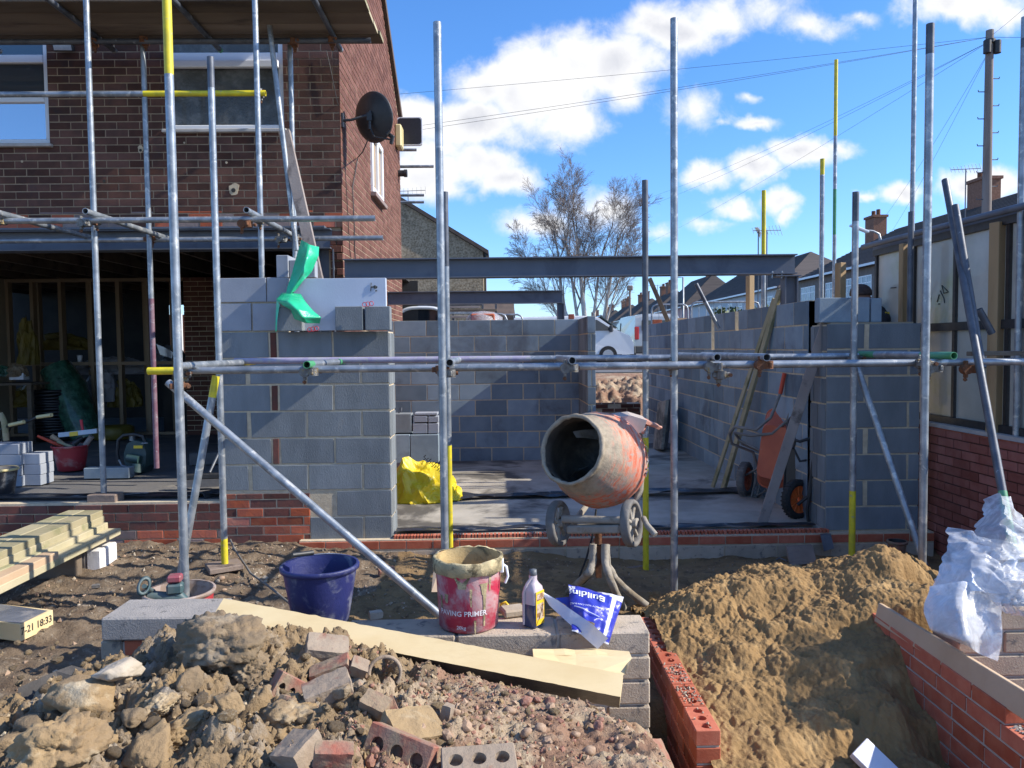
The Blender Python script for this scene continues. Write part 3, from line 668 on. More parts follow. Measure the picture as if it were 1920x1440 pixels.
for px,lab in((160,'transom with open end behind the leftmost scaffold pole'),(462,'transom with open end left of the pole before the wide window'),(-10,'transom cut by the left edge of the photo below the brick wall')):
    transom(px,403,6.15,7.65,lab,z=Z1+.048)
for px,lab in((100,'dark transom under the platform above the left window'),(330,'green tipped transom under the platform over the wide window'),(592,'transom under the right end of the platform'),(-150,'dark transom under the platform at the left edge')):
    a=P(px,0,6.63); htube((a.x,6.45,Z4+.05),(a.x,7.66,Z4+.05),lab,[(.97,1),(1,3 if px==330 else 0)],group=GT,name='scaffold_transom')
# sloping tubes
GB='sloping scaffold braces'
def brace(a,b,label,segs=[(1,0)]): htube(a,b,label,segs,group=GB,name='scaffold_brace')
a=P(315,717,4.78); m=P(815,1145,4.45); d=(m-a); e=a+d*((.02-a.z)/d.z); brace(a,e,'long diagonal brace sloping down from the ledger to behind the red primer bucket')
a=P(405,705,5.05); m=P(338,1080,4.95); brace(m+(m-a)*.08,a,'steep bright brace with a yellow top leaning from the dark board pole',[(.93,0),(1,2)] if 0 else [(.9,0),(1,2)])
a=P(1608,690,5.85); m=P(1735,1062,5.35); brace(m,a,'sloping grey brace across the right block pier')
a=P(1772,338,5.6); m=P(1883,940,4.45); brace(m+(m-a)*.25,a,'longer raking scaffold tube with a green foot behind the clear plastic sheets',[(.22,3),(1,1)])
a=P(1791,385,5.35); m=P(1842,690,5.0); brace(m,a,'dark raking scaffold tube beside the longer raking tube',[(.85,1),(1,1)])
a=P(1835,580,5.3); m=P(1860,625,5.3); brace(m,a,'stub of black scaffold tube beside the pale timber post',[(1,1)])
a=P(497,-20,7.15); m=P(556,470,7.2); brace(m,a,'grey brace leaning across the right side of the wide upstairs window')
a=P(1305,532,9.3); m=P(1338,597,9.3); brace(m+(m-a)*.3,a,'dark tipped tube leaning behind the first gap in the long block wall',[(.6,0),(1,1)])
# couplers
def coupler_mesh(rust):
    mb=MB(); mb.mi=0
    mb.tube((0,0,-.026),(0,0,.026),.033,18); mb.tube((-.026,.052,0),(.026,.052,0),.033,18)
    mb.box((0,.026,0),(.045,.03,.045),None,.004)
    for s in(-1,1):
        mb.box((s*.042,-.002,0),(.028,.018,.034),None,.004); mb.box((0,.054,s*.042),(.034,.018,.028),None,.004)
    mb.mi=1; mb.tube((.05,-.035,0),(.05,.03,0),.006,8); mb.tube((.05,-.045,0),(.05,-.03,0),.013,6); mb.tube((0,.056,-.08),(0,.056,-.03),.006,8); mb.tube((0,.056,-.075),(0,.056,-.06),.013,6)
    return mb
cm=coupler_mesh(0); proto=[cm.build('scaffold_coupler',['coupler','rusty'],loc=(0,0,0)),cm.build('scaffold_coupler',['rusty','rusty'],loc=(0,0,0))]
used=[False,False]
def coupler(p,label,rust=0,rz=0,rx=0):
    o=proto[rust] if not used[rust] else dup(proto[rust]); used[rust]=True
    o.location=p; o.rotation_euler=(rx,0,rz); tag(o,label,'scaffold coupler','scaffold couplers')
def at(px,py,Y): return P(px,py,Y)
for px,py,Y,lab,ru,rz in[
 (342,700,4.96,'coupler joining the ledger to the yellow topped pole on the left',0,0),(336,724,4.72,'rusty bolted coupler at the top of the long diagonal brace',1,.5),
 (587,697,4.95,'coupler under the green ended transom before the left block pier',0,PI/2),(826,693,4.95,'rusty coupler on the ledger at the tall pole behind the primer bucket',1,0),
 (845,700,4.93,'coupler hanging under the end on transom',0,PI/2),(1075,690,4.93,'coupler under the transom above the cement mixer',0,PI/2),
 (1263,686,5.04,'coupler joining the ledger to the tall pole right of the mixer',0,0),(1345,688,4.93,'coupler under the left of the two neighbouring transoms',0,PI/2),
 (1440,684,4.93,'rusty coupler under the right of the two neighbouring transoms',1,PI/2),(1604,672,5.86,'coupler behind the pole in front of the right block pier',0,0),
 (1735,682,4.9,'coupler joining the ledger to the thick pole right of the right pier',0,0),(1757,690,4.9,'coupler hanging just right of the thick pole by the panels',0,PI/2),
 (1826,692,4.95,'dark coupler under the ledger at the raking tubes',1,PI/2),
 (175,413,6.45,'upper coupler on the leftmost scaffold pole',0,0),(165,418,6.3,'coupler under the open ended transom at the leftmost pole',0,PI/2),
 (280,448,7.45,'rusty coupler on the purple footed pole in front of the lintel',1,0),(484,411,6.5,'coupler on the pole before the wide window, upper tube',0,0),
 (466,420,6.3,'coupler under the transom left of the wide window pole',1,PI/2),(485,173,6.8,'coupler at the yellow tip of the guard rail',0,0),
 (533,449,7.4,'coupler where the transom meets the lower tube beside the green sheet',0,PI/2),(555,449,7.4,'coupler on the corner pole beside the green sheet',0,0),
 (268,75,7.3,'dark coupler on the platform tube above the purple footed pole',1,0),(172,78,7.3,'dark coupler on the platform tube above the floodlight',1,0),(550,78,7.3,'dark coupler on the platform tube above the wide window corner',1,0),(621,75,7.3,'dark coupler under the right end of the platform',1,0),
 (5,415,6.3,'coupler at the left edge of the photo on the upper tube',0,PI/2),(1352,703,4.93,'small bright band clip hanging below the left neighbouring transom',0,0)]:
    coupler(at(px,py,Y),lab,ru,rz)
# platform boards
xR=P(700,30,7.0).x
for i in range(4):
    y=6.775+i*.232; mb=MB(); L=3.9; zz=Z4+.078
    xj=xR-random.uniform(0,.03)
    cuts=[xj,xj-3.9-.0,-9.2]
    mb.ti=random.random(); mb.box(((xj-9.2)/2,y,zz+.019),(abs(-9.2-xj),.226,.038),Euler((random.uniform(-.01,.01),0,random.uniform(-.001,.001))).to_matrix(),.005)
    ordn=['nearest','second','third','farthest'][i]
    mb.mi=1; mb.box((xj+.002,y,zz+.019),(.004,.22,.035))
    thing(mb,'scaffold_board',['timber_deck','timber_treated'],'weathered scaffold board of the overhead platform, %s from the camera'%ordn,'scaffold board','platform boards')
# sole boards and pads
def pad(px,py,Y,size,rz,label,m='timber_pad'):
    c=P(px,py,Y); mb=MB(); mb.box((c.x,c.y,c.z-size[2]/2),size,Euler((random.uniform(-.03,.03),random.uniform(-.03,.03),rz)).to_matrix(),.006); thing(mb,'sole_board',[m],label,'board')
pad(420,1057,5.7,(.24,.24,.04),.5,'dark square board under the yellow foot of a pole by the left pier')
pad(1215,1073,6.0,(.28,.4,.045),.35,'dark wooden board under the yellow foot of the pole behind the mixer')
pad(1267,1146,5.1,(.23,.2,.06),.1,'worn brick and mortar pad under the tall pole right of the mixer','brick_grey')
mb=MB(); c=P(198,924,6.6); mb.box((c.x,c.y,(c.z+ZF)/2-.002),(.24,.16,c.z-ZF-.004),None,.006); thing(mb,'base_block',['timber_pad'],'flat wooden pad under the leftmost scaffold pole','pad')
# leaning plank beside the wide window
mb=MB()
def plank(mb,p0,p1,w,t,roll=0,bev=.004):
    p0=Vector(p0);p1=Vector(p1);d=p1-p0;z=d.normalized(); y=Vector((0,-1,0)); y=(y-z*y.dot(z)).normalized(); x=y.cross(z); m=Matrix((x,y,z)).transposed()@Matrix.Rotation(roll,3,'Z')
    mb.box((p0+p1)/2,(w,t,d.length),m,bev); return mb
plank(mb,P(600,545,6.98),P(533,246,7.25),.105,.045); thing(mb,'plank',['timber_grey'],'weathered plank leaning from the pier up to the sill of the wide window','plank')
# ---------------- things on the house ----------------
# satellite dish
c=P(700,220,7.95); DS=empty('satellite_dish',c,'black satellite dish on a bracket at the corner of the brick gable','satellite dish')
nrm=Vector((.5,.85,.2)).normalized()
mt=(Matrix.Translation(c)@nrm.to_track_quat('Z','Y').to_matrix().to_4x4())
mat('black_paint',(.025,.027,.03),(.035,.036,.04),20,.45,.1,60); mat('black_plastic',(.02,.02,.022),(.035,.035,.035),20,.5)
mb=MB(); prof=[(.001,-.035)]+[(r_*.235,-.035+.045*r_*r_) for r_ in(.3,.6,.85,1)]+[(1.02*.235,.014),(.235,.004)]+[(r_*.235,-.042+.045*r_*r_) for r_ in(.85,.6,.3,.01)]
mb.lathe(prof,mt@Matrix.Diagonal((1,1.05,1,1)),36); mb.build('dish',['black_paint'],DS)
mb=MB(); w0=P(645,226,7.85); w0.x=XG+.01; back=c-nrm*.06; mb.path([w0,w0+Vector((.09,-.02,.0)),back+Vector((-.02,0,.02)),back],.014,8); mb.box(w0,(.02,.06,.14)); mb.tube(back+Vector((0,0,-.12)),back+Vector((0,0,.06)),.018); mb.box(back,(.05,.05,.08)); mb.build('bracket',['black_paint'],DS)
lnb=P(735,262,7.75); mb=MB(); mb.path([back+Vector((0,0,-.1)),c+Vector((.02,-.08,-.22)),lnb],.01,6); mb.build('arm',['black_paint'],DS)
mb=MB(); mb.tube(lnb+Vector((0,.0,.03)),lnb+Vector((-.03,.05,.06)),.022); mb.box(lnb,(.03,.05,.09),Euler((.2,.3,0)).to_matrix(),.006); mb.tube(lnb+Vector((-.05,0,.05)),lnb+Vector((-.02,0,.09)),.014); mb.build('receiver',['black_plastic'],DS)
mb=MB(); pts=[P(x,y,7.8) for x,y in((690,262),(680,285),(668,300),(664,330),(662,400),(665,470),(668,525))]
for p in pts: p.x=max(p.x,XG+.02)
for p in pts[2:]: p.x=XG+.015; 
pts=[pts[0],pts[1]]+[PX(x,y,XG+.015) for x,y in((671,295),(668,312),(661,350),(664,420),(665,470),(671,560))]
mb.path(pts,.006,6); thing(mb,'cable',['black_plastic'],'black cable hanging down the brick gable from the satellite dish','cable')
mb=MB(); mb.path([P(x,y,7.78) for x,y in((612,95),(620,130),(632,190))]+[PX(x,y,XG+.012) for x,y in((645,230),(648,330),(656,470),(664,525))],.004,5); thing(mb,'cable',['black_plastic'],'thin cable running round the house corner from the platform','cable')
# floodlight
c=P(118,82,7.72); FL=empty('floodlight',c,'small floodlight on the brick wall right of the left upstairs window','floodlight')
mt3=Euler((R(22),0,.05)).to_matrix(); mb=MB(); mb.box(c,(.19,.05,.14),mt3,.01); mb.box(c+Vector((0,.06,.05)),(.06,.06,.03)); mb.build('case',['black_plastic'],FL)
mat('lamp_glass',(.35,.38,.38),(.45,.47,.48),20,.2); mb=MB(); mb.box(c+mt3@Vector((0,-.027,0)),(.165,.006,.115),mt3); mb.build('lens',['lamp_glass'],FL)
# black panel, alarm box and vent at the far end of the gable
yb=YG1-.15; c=PX(768,247,XG+.33); yb=c.y
PB=empty('black_panel',(XG+.2,12.2,P(768,247,12.2).z),'black rectangular panel with rounded pale rim sticking out from the brick gable','panel')
def rrect(w,h,r,n=5):
    o=[]
    for sx,sy,a0 in((1,1,0),(-1,1,90),(-1,-1,180),(1,-1,270)):
        for i in range(n+1): a=R(a0+90*i/n); o.append((sx*(w/2-r)+r*math.cos(a),sy*(h/2-r)+r*math.sin(a)))
    return o
y_=12.3; cc=P(768,246,y_); W_=P(792,246,y_).x-P(744,246,y_).x; H_=P(768,220,y_).z-P(768,273,y_).z
mb=MB(); mb.prism([(cc.x+u,y_,cc.z+v) for u,v in rrect(W_,H_,.05)],(0,.05,0)); mb.build('rim',['upvc'],PB)
mat('solar_black',(.012,.013,.016),(.02,.022,.03),60,.35)
mb=MB(); mb.prism([(cc.x+u,y_-.006,cc.z+v) for u,v in rrect(W_-.035,H_-.035,.04)],(0,.02,0)); mb.build('face',['solar_black'],PB)
mb=MB(); mb.tube((XG,y_+.03,cc.z+.05),(cc.x-W_*.3,y_+.03,cc.z+.05),.015); mb.build('bracket',['galv_dark'],PB)
mat('alarm_yellow',(.62,.52,.25),(.55,.46,.24),9,.4)
c=PX(750,258,XG+.06); mb=MB(); y1_=yat(745.5,XG); cz=P(748,258,y1_).z; mb.box((XG+.05,y1_,cz),(.1,.3,.34),None,.02); thing(mb,'alarm_box',['alarm_yellow'],'pale yellow alarm box on the far end of the brick gable below the black panel','alarm box')
mb=MB(); y1_=yat(748.5,XG); cz=P(755,325,y1_).z; mb.tube((XG,y1_,cz),(XG+.09,y1_,cz),.05); mb.tube((XG+.09,y1_,cz),(XG+.14,y1_,cz),.06); thing(mb,'flue',['black_plastic'],'small black flue outlet low on the far end of the brick gable','flue')
for px,py,Y,Lx,lab in((808,312,12.7,1.1,'upper of the far scaffold tubes poking past the gable'),(790,366,13.2,.95,'middle far scaffold tube poking past the gable'),(790,379,13.6,.95,'lowest far scaffold tube poking past the gable'),(776,281,12.6,.7,'short far scaffold tube below the black panel')):
    b=P(px+5,py,Y); htube((b.x-Lx,Y,b.z),(b.x,Y,b.z),lab)
# green plastic, foil board etc. live with the pier objects (later)
# ---------------- background ----------------
mat('pebbledash',(.2,.15,.09),(.45,.36,.25),13,.95,.9,60,c3=(.13,.11,.08),s3=1.2,t3=(.5,.8),bdist=.03)
GZ=1.1; YH=34.5
xr=P(906,500,YH).x; ze=P(908,472,YH).z; sl_=.55
NH=empty('pebbledash_house',(xr-4,YH,GZ),'grey brown pebbledash house gable behind the brick house','house')
mb=MB(); wdt=9.0; zrg=ze+sl_*wdt/2*1.12; mb.prism([(xr-wdt,YH,GZ),(xr,YH,GZ),(xr,YH,ze),(xr-wdt/2,YH,zrg),(xr-wdt,YH,ze)],(0,10,0)); mb.build('wall',['pebbledash'],NH)
mb=MB(); 
for s in(1,-1):
    xa=xr-wdt/2; xb=xa+s*(wdt/2+.25); zb_=ze-.25*(zrg-ze)/(wdt/2)
    mb.prism([(xa,YH-.15,zrg+.02),(xb,YH-.15,zb_+.02),(xb,YH-.15,zb_+.2),(xa,YH-.15,zrg+.2)],(0,10.4,0))
mb.build('roof',['roof_tile'],NH)
mb=MB(); mb.tube((xr+.08,YH+.1,GZ),(xr+.08,YH+.1,ze),.05); mb.box((xr+.14,YH+5,ze-.12),(.14,10,.12)); mb.build('gutter',['black_plastic'],NH)
mb=MB(); c=P(752,470,YH-.3); mb.boxab((xr-4.6,YH-.35,c.z-.9),(xr-3.95,YH-.02,c.z-.1)); mb.prism([(xr-4.7,YH-.6,c.z-.1),(xr-3.8,YH-.6,c.z-.35),(xr-3.8,YH,c.z-.3),(xr-4.7,YH,c.z+.15)],(0,0,.08)); mb.build('canopy',['upvc'],NH)
# rooftop aerial
def aerial(px,py,Y,h,label,rz=0,w=.9):
    c=P(px,py,Y); mb=MB(); mb.tube((c.x,Y,c.z-h),(c.x,Y,c.z),.02,6); u=Vector((math.cos(rz),math.sin(rz),.05)); v=Vector((-math.sin(rz),math.cos(rz),0))
    mb.tube(c-u*w*.5,c+u*w*.5,.014,5)
    for i in range(9): p=c+u*w*(-.5+i/8); l=.16+.02*i; mb.tube(p-Vector((0,0,l))*.6-v*l*.3,p+Vector((0,0,l))*.6+v*l*.3,.007,4)
    thing(mb,'aerial',['galv_dark'],label,'tv aerial')
aerial(765,358,36,1.6,'thin tv aerial on the roof of the pebbledash house',.1,1.6)
# birch tree
mat('limb_bark',(.27,.22,.19),(.36,.31,.27),6,.8); mat('birch_bark',(.5,.47,.42),(.62,.58,.53),6,.8,.3,30,c3=(.12,.1,.09),s3=5,t3=(.6,.7)); mat('twig',(.22,.17,.14),(.3,.24,.2),5,.85)
rt=random.Random(5)
YT=33; BT=empty('birch_tree',(P(1100,600,YT).x,YT,GZ),'bare silver birch tree with several white stems beyond the garage','tree')
tw=MB(); tk=MB(); lim=MB()
def grow(p,d,L,r,lev):
    n=5 if lev<2 else 4; pts=[p]; rs=[r]; q=p.copy(); dd=d.copy()
    for i in range(n):
        dd=(dd+Vector((rt.gauss(0,.1),rt.gauss(0,.1),rt.gauss(0,.06)+(-.06 if lev>=3 else .035)))).normalized(); q=q+dd*L/n; pts.append(q.copy()); rs.append(max(r*(1-.8*(i+1)/n),.0034))
    (tk if lev==0 else lim if lev<2 else tw).path(pts,rs,7 if lev==0 else 5 if lev<2 else 3,cap=False)
    if lev>=4: return
    k=[9,9,8,5][lev]
    for i in range(k):
        t=(.3 if lev==0 else .2)+(.78*(i+rt.random())/k); t=min(t,.98); s=t*n; a=int(s); pp=pts[a].lerp(pts[min(a+1,n)],s-a)
        ax=(pts[min(a+1,n)]-pts[a]).normalized(); o=Vector((rt.gauss(0,1),rt.gauss(0,1),rt.gauss(0,.5))); o=(o-ax*o.dot(ax)).normalized()
        an=rt.uniform(.28,.6); nd=(ax*math.cos(an)+o*math.sin(an)).normalized()
        grow(pp,nd,L*(rt.uniform(.36,.56),rt.uniform(.34,.5),rt.uniform(.42,.62),rt.uniform(.5,.85))[lev]*(1.05-.35*t),max(rs[a]*.4,.0038),lev+1)
b0=P(1100,600,YT); b0.z=GZ
for dx,tx,ty,L,r in((-.3,958,425,8,.07),(-.25,995,345,8.2,.12),(-.1,1042,312,8,.1),(0,1090,298,9.0,.15),(.1,1138,312,8,.1),(.3,1182,345,8.0,.11),(.2,1222,415,7,.07)):
    tp=P(tx,ty,YT+rt.uniform(-1,1)); st=b0+Vector((dx,rt.uniform(-.2,.2),0)); d=(tp-st); 
    grow(st,d.normalized(),d.length*.72,r,0)
tk.build('trunk',['birch_bark'],BT); lim.build('limbs',['limb_bark'],BT); tw.build('crown',['twig'],BT)
# terraces
mat('render_brown',(.2,.16,.14),(.24,.2,.17),4,.95); mat('render_white',(.6,.6,.6),(.52,.53,.54),4,.9); mat('render_pink',(.6,.36,.34),(.55,.34,.32),4,.9); mat('glass_far',(.2,.25,.3),(.35,.42,.48),1.5,.1); mat('chimney_brick',(.2,.09,.055),(.28,.14,.09),12,.9)
mat('tile_far',(.06,.05,.047),(.085,.07,.065),2,.9,.8,30,stretch=(.2,.2,3)); XT=19.5
def terrace(y0,y1,wallm,label,ze=5.9,zr=8.4,X=XT,dep=7.5,win=None,chim=(),hip=(1.8,1.8)):
    h=empty('terrace_house',(X,y0,GZ),label,'house','houses along the far side of the street')
    mb=MB(); mb.boxab((X,y0,GZ),(X+dep,y1,ze)); mb.build('wall',[wallm],h)
    mb=MB(); e=.3; a=[(X-e,y0-e,ze-.1),(X+dep+e,y0-e,ze-.1),(X+dep+e,y1+e,ze-.1),(X-e,y1+e,ze-.1),(X+dep/2,y0+hip[0],zr),(X+dep/2,y1-hip[1],zr)]
    # tile courses: stepped slope on the street side
    n=26; A0,A1=Vector(a[0]),Vector(a[3]); B0,B1=Vector(a[4]),Vector(a[5])
    rows=[]
    for i in range(n):
        t0=i/n;t1=(i+1)/n; p0=A0.lerp(B0,t0);p1=A1.lerp(B1,t0);q0=A0.lerp(B0,t1);q1=A1.lerp(B1,t1); nn=Vector((-.3,0,1)).normalized()*.035
        m=mb.add([p0+nn,p1+nn,q1,q0,p0-nn*.3,p1-nn*.3],[(0,1,2,3),(4,5,1,0)],False)
    mb.add(a,[(1,2,5,4),(0,4,1) if 0 else (0,1,4),(2,3,5),(0,3,2,1)],False); mb.build('roof',['tile_far'],h)
    mb=MB(); mb.boxab((X-.42,y0-.2,ze-.12),(X-.3,y1+.2,ze+.0)); mb.build('gutter',['upvc'],h)
    for (ya,yb2,za,zb2) in win or []:
        f=MB(); x=X-.03; t=.07
        f.boxab((x,ya,za),(X+.02,yb2,za+t)); f.boxab((x,ya,zb2-t),(X+.02,yb2,zb2)); 
        k=2 if yb2-ya<1.6 else 3
        for i in range(k+1): c=ya+(yb2-ya-t)*i/k; f.boxab((x+.004,c,za+t),(X+.02,c+t,zb2-t))
        f.boxab((x+.002,ya+t,zb2-.42),(X+.02,yb2-t,zb2-.36)); w_=f.build('window',['upvc'],h)
        g=MB(); g.boxab((X-.012,ya+t,za+t),(X+.01,yb2-t,zb2-t)); g.build('pane',['glass_far'],w_)
    for yc,w_,ht in chim:
        c=MB(); c.boxab((X+dep/2-.4,yc-w_/2,zr-.8),(X+dep/2+.4,yc+w_/2,zr+ht)); c.boxab((X+dep/2-.47,yc-w_/2-.07,zr+ht),(X+dep/2+.47,yc+w_/2+.07,zr+ht+.14)); ch=c.build('chimney',['chimney_brick'],h)
        c=MB()
        for i in range(2 if w_>.9 else 1): c.tube((X+dep/2,yc-.3+i*.6,zr+ht+.14),(X+dep/2,yc-.3+i*.6,zr+ht+.5),.12,10)
        c.build('chimney_pots',['rusty'],ch)
    return h
def yx(px,X=XT): d=ray(px,600); return d.y*X/d.x
wn=[]
for a,b in((1502,1528),(1548,1572),(1581,1597),(1606,1634)): 
    ya,yb2=yx(b),yx(a); wn.append((ya,yb2,P(a,545,yb2).z*0+4.0,5.35))
wn+= [(yx(1502)-1.9,yx(1502)-.1,1.9,3.2)]
terrace(24,50,'render_brown','long near terrace with brown walls and dark tiled roof behind the panels',win=wn,chim=((yx(1640,XT+3.75),1.1,1.0),(yx(1840,XT+3.75),1.3,1.0)),hip=(1.8,5.5))
w2_=[]
for a,b in((1330,1338),(1347,1354),(1365,1373),(1385,1392),(1436,1450)): w2_.append((yx(b),yx(a),3.9,5.2))
terrace(53,77,'render_white','white walled terrace with dark hipped roof just beyond the end of the steel beam',ze=5.75,zr=8.6,win=w2_,hip=(4,4),chim=((72,1,.9),))
terrace(81,94,'render_pink','pink walled house with dark hipped roof between white houses',ze=5.8,zr=9.4,win=[(84,86,3.9,5.2),(89,91,3.9,5.2)],chim=((84,1,.6),))
names=['white house with hipped roof directly left of the pink house','fourth white house along the far street, left of two others','small white house with a chimney far along the street','distant house with brick chimneys near the street end','most distant hipped roof at the end of the street']
for i,(a,b) in enumerate(((98,110),(114,127),(131,144),(150,165),(172,190))):
    terrace(a,b,'render_white',names[i],ze=5.8,zr=8.9,win=[(a+2,a+3.6,3.9,5.2),(b-4,b-2,3.9,5.2)],chim=(((a+b)/2,1.4,1.2),(b-2,1,1.0)))
for px,py,Y,h_,lab,rz in((1422,434,26,3,'tv aerial left of the yellow topped pole above the beam',1.3),(1438,432,26,3,'tv aerial right of the yellow topped pole above the beam',.3),(1811,317,27,3.3,'tall tv aerial beside the chimney of the near terrace',.05),(1398-165,535,60,3,'small tv aerial over the distant roofs',.2),(1120,576,120,3,'tiny tv aerial near the street end',.2),(1145,570,110,3,'tiny tv aerial left of the distant pole',.4)):
    aerial(px,py,Y,h_,lab,rz,1.1 if Y<40 else 2.5)
# telegraph poles and wires
mat('pole_wood',(.17,.14,.125),(.26,.23,.21),5,.9,.4,40,stretch=(1,1,.1),c3=(.1,.05,.04),s3=4,t3=(.55,.7))
YQ=18.0; tp=P(1856,57,YQ); TP=empty('telegraph_pole',(tp.x,YQ,GZ),'tall wooden telegraph pole with black boxes and steps above the panels','telegraph pole')
mb=MB(); mb.tube((tp.x,YQ,GZ),(tp.x,YQ,tp.z),.12,12,.085); mb.build('post',['pole_wood'],TP)
mb=MB(); 
for dx in(-.11,.12): 
    mb.tube((tp.x+dx,YQ-.09,tp.z-.55),(tp.x+dx,YQ-.09,tp.z-.27),.085,12); 
mb.tube((tp.x,YQ,tp.z-.3),(tp.x,YQ,tp.z-.22),.13,10); mb.build('junction_box',['black_plastic'],TP)
mb=MB()
for i in range(9):
    z=tp.z-1.1-i*.62
    for s in(-1,1): zz=z-(.3 if s<0 else 0); mb.path([(tp.x+s*.1,YQ,zz),(tp.x+s*.24,YQ,zz),(tp.x+s*.25,YQ,zz+.04)],.012,5)
mb.build('steps',['galv_dark'],TP)
def wire(a,b,sag,label,r=.0042):
    a=Vector(a);b=Vector(b); mb=MB(); mb.path([a.lerp(b,i/24)-Vector((0,0,sag*4*(i/24)*(1-i/24))) for i in range(25)],r,4); thing(mb,'telephone_wire',['black_plastic'],label,'wire','telephone wires')
top=tp-Vector((0,0,.15))
wire(top,P(740,177,20),.05,'highest telephone wire running left from the telegraph pole to behind the gable')
wire(top,P(770,238,17),.05,'second telephone wire running left past the black panel')
wire(top,P(770,246,16.8),.05,'third telephone wire running left just under the second')
wire(top-Vector((0,0,.1)),P(1100,402,60),.6,'telephone wire sloping down left toward the birch, upper one')
wire(top-Vector((0,0,.1)),P(1100,420,62),.6,'telephone wire sloping down left toward the birch, lower one')
wire(top-Vector((0,0,.1)),P(1180,470,70),.4,'telephone wire sloping down to the distant houses')
wire(top-Vector((0,0,.3)),P(1645,425,38),.2,'telephone wire from the pole to the chimney of the near terrace')
wire(top-Vector((0,0,.3)),P(1668,440,38),.2,'telephone wire from the pole to the near terrace roof')
wire(top,P(2050,60,17),.05,'telephone wire leaving the pole to the right edge of the photo, lower')
wire(top,P(2000,-60,17),.05,'telephone wire leaving the pole upward to the right')
mb=MB(); c=P(1181,536,93); mb.tube((c.x,93,GZ),(c.x,93,c.z),.16,8,.12); mb.box((c.x,93,c.z-.25),(.7,.5,.6),None,.1); thing(mb,'telegraph_pole',['pole_wood'],'distant telegraph pole standing at the end of the street left of the black topped scaffold pole','telegraph pole',org=(c.x,93,GZ)) if 0 else thing(mb,'telegraph_pole',['twig'],'distant telegraph pole standing up from the street beside the vans','telegraph pole',org=(c.x,93,GZ))
# street lamps
def lamp(px,py,Y,armpx,label):
    c=P(px,py,Y); L=empty('street_lamp',(c.x,Y,GZ),label,'street lamp'); mb=MB(); e=P(armpx,py-16 if armpx<px else py,Y)
    mb.path([(c.x,Y,GZ),(c.x,Y,c.z-.25),(c.x-.05,Y,c.z-.05),(c.x-.25,Y,c.z+.05),(c.x-.45,Y,c.z+.07)],[.07,.05,.04,.035,.035],8); mb.build('post',['galv'],L)
    mb=MB(); mb.box((c.x-.7,Y,c.z+.13),(.62,.2,.07),Euler((0,R(22),0)).to_matrix(),.02); mb.build('lantern',['upvc'],L)
lamp(1651,436,25,1610,'street lamp with a short curved arm behind the end of the gutter')
mb=MB(); c=P(1281,520,70); mb.path([(c.x,70,GZ),(c.x,70,c.z),(c.x-1,70,c.z+.05)],.09,6); thing(mb,'street_lamp',['galv'],'slim distant street lamp over the pink and white houses','street lamp',org=(c.x,70,GZ))
# hedge
mat('leaf',(.035,.06,.02),(.07,.1,.035),8,.6,c3=(.1,.13,.05),s3=3)
mb=MB(); rh=random.Random(3)
for i in range(5200):
    t=rh.random(); p=Vector((8.0+t*1.6+rh.gauss(0,.35),20.5-t*1.2+rh.gauss(0,.5),GZ+abs(rh.random())**.6*(1.5+.25*noise.noise(Vector((t*14,0,0))))))
    p.x=P(1350+t*115,600,p.y).x+rh.gauss(0,.12); s=rh.uniform(.03,.07); q=Euler((rh.random()*6,rh.random()*6,rh.random()*6)).to_matrix()
    mb.add([p+q@Vector(v)*s for v in((-1,-.6,0),(1,-.6,0),(1,.6,0),(-1,.6,0))],[(0,1,2,3)],False)
thing(mb,'hedge',['leaf'],'dark green hedge behind the long block wall below the white terrace','hedge')
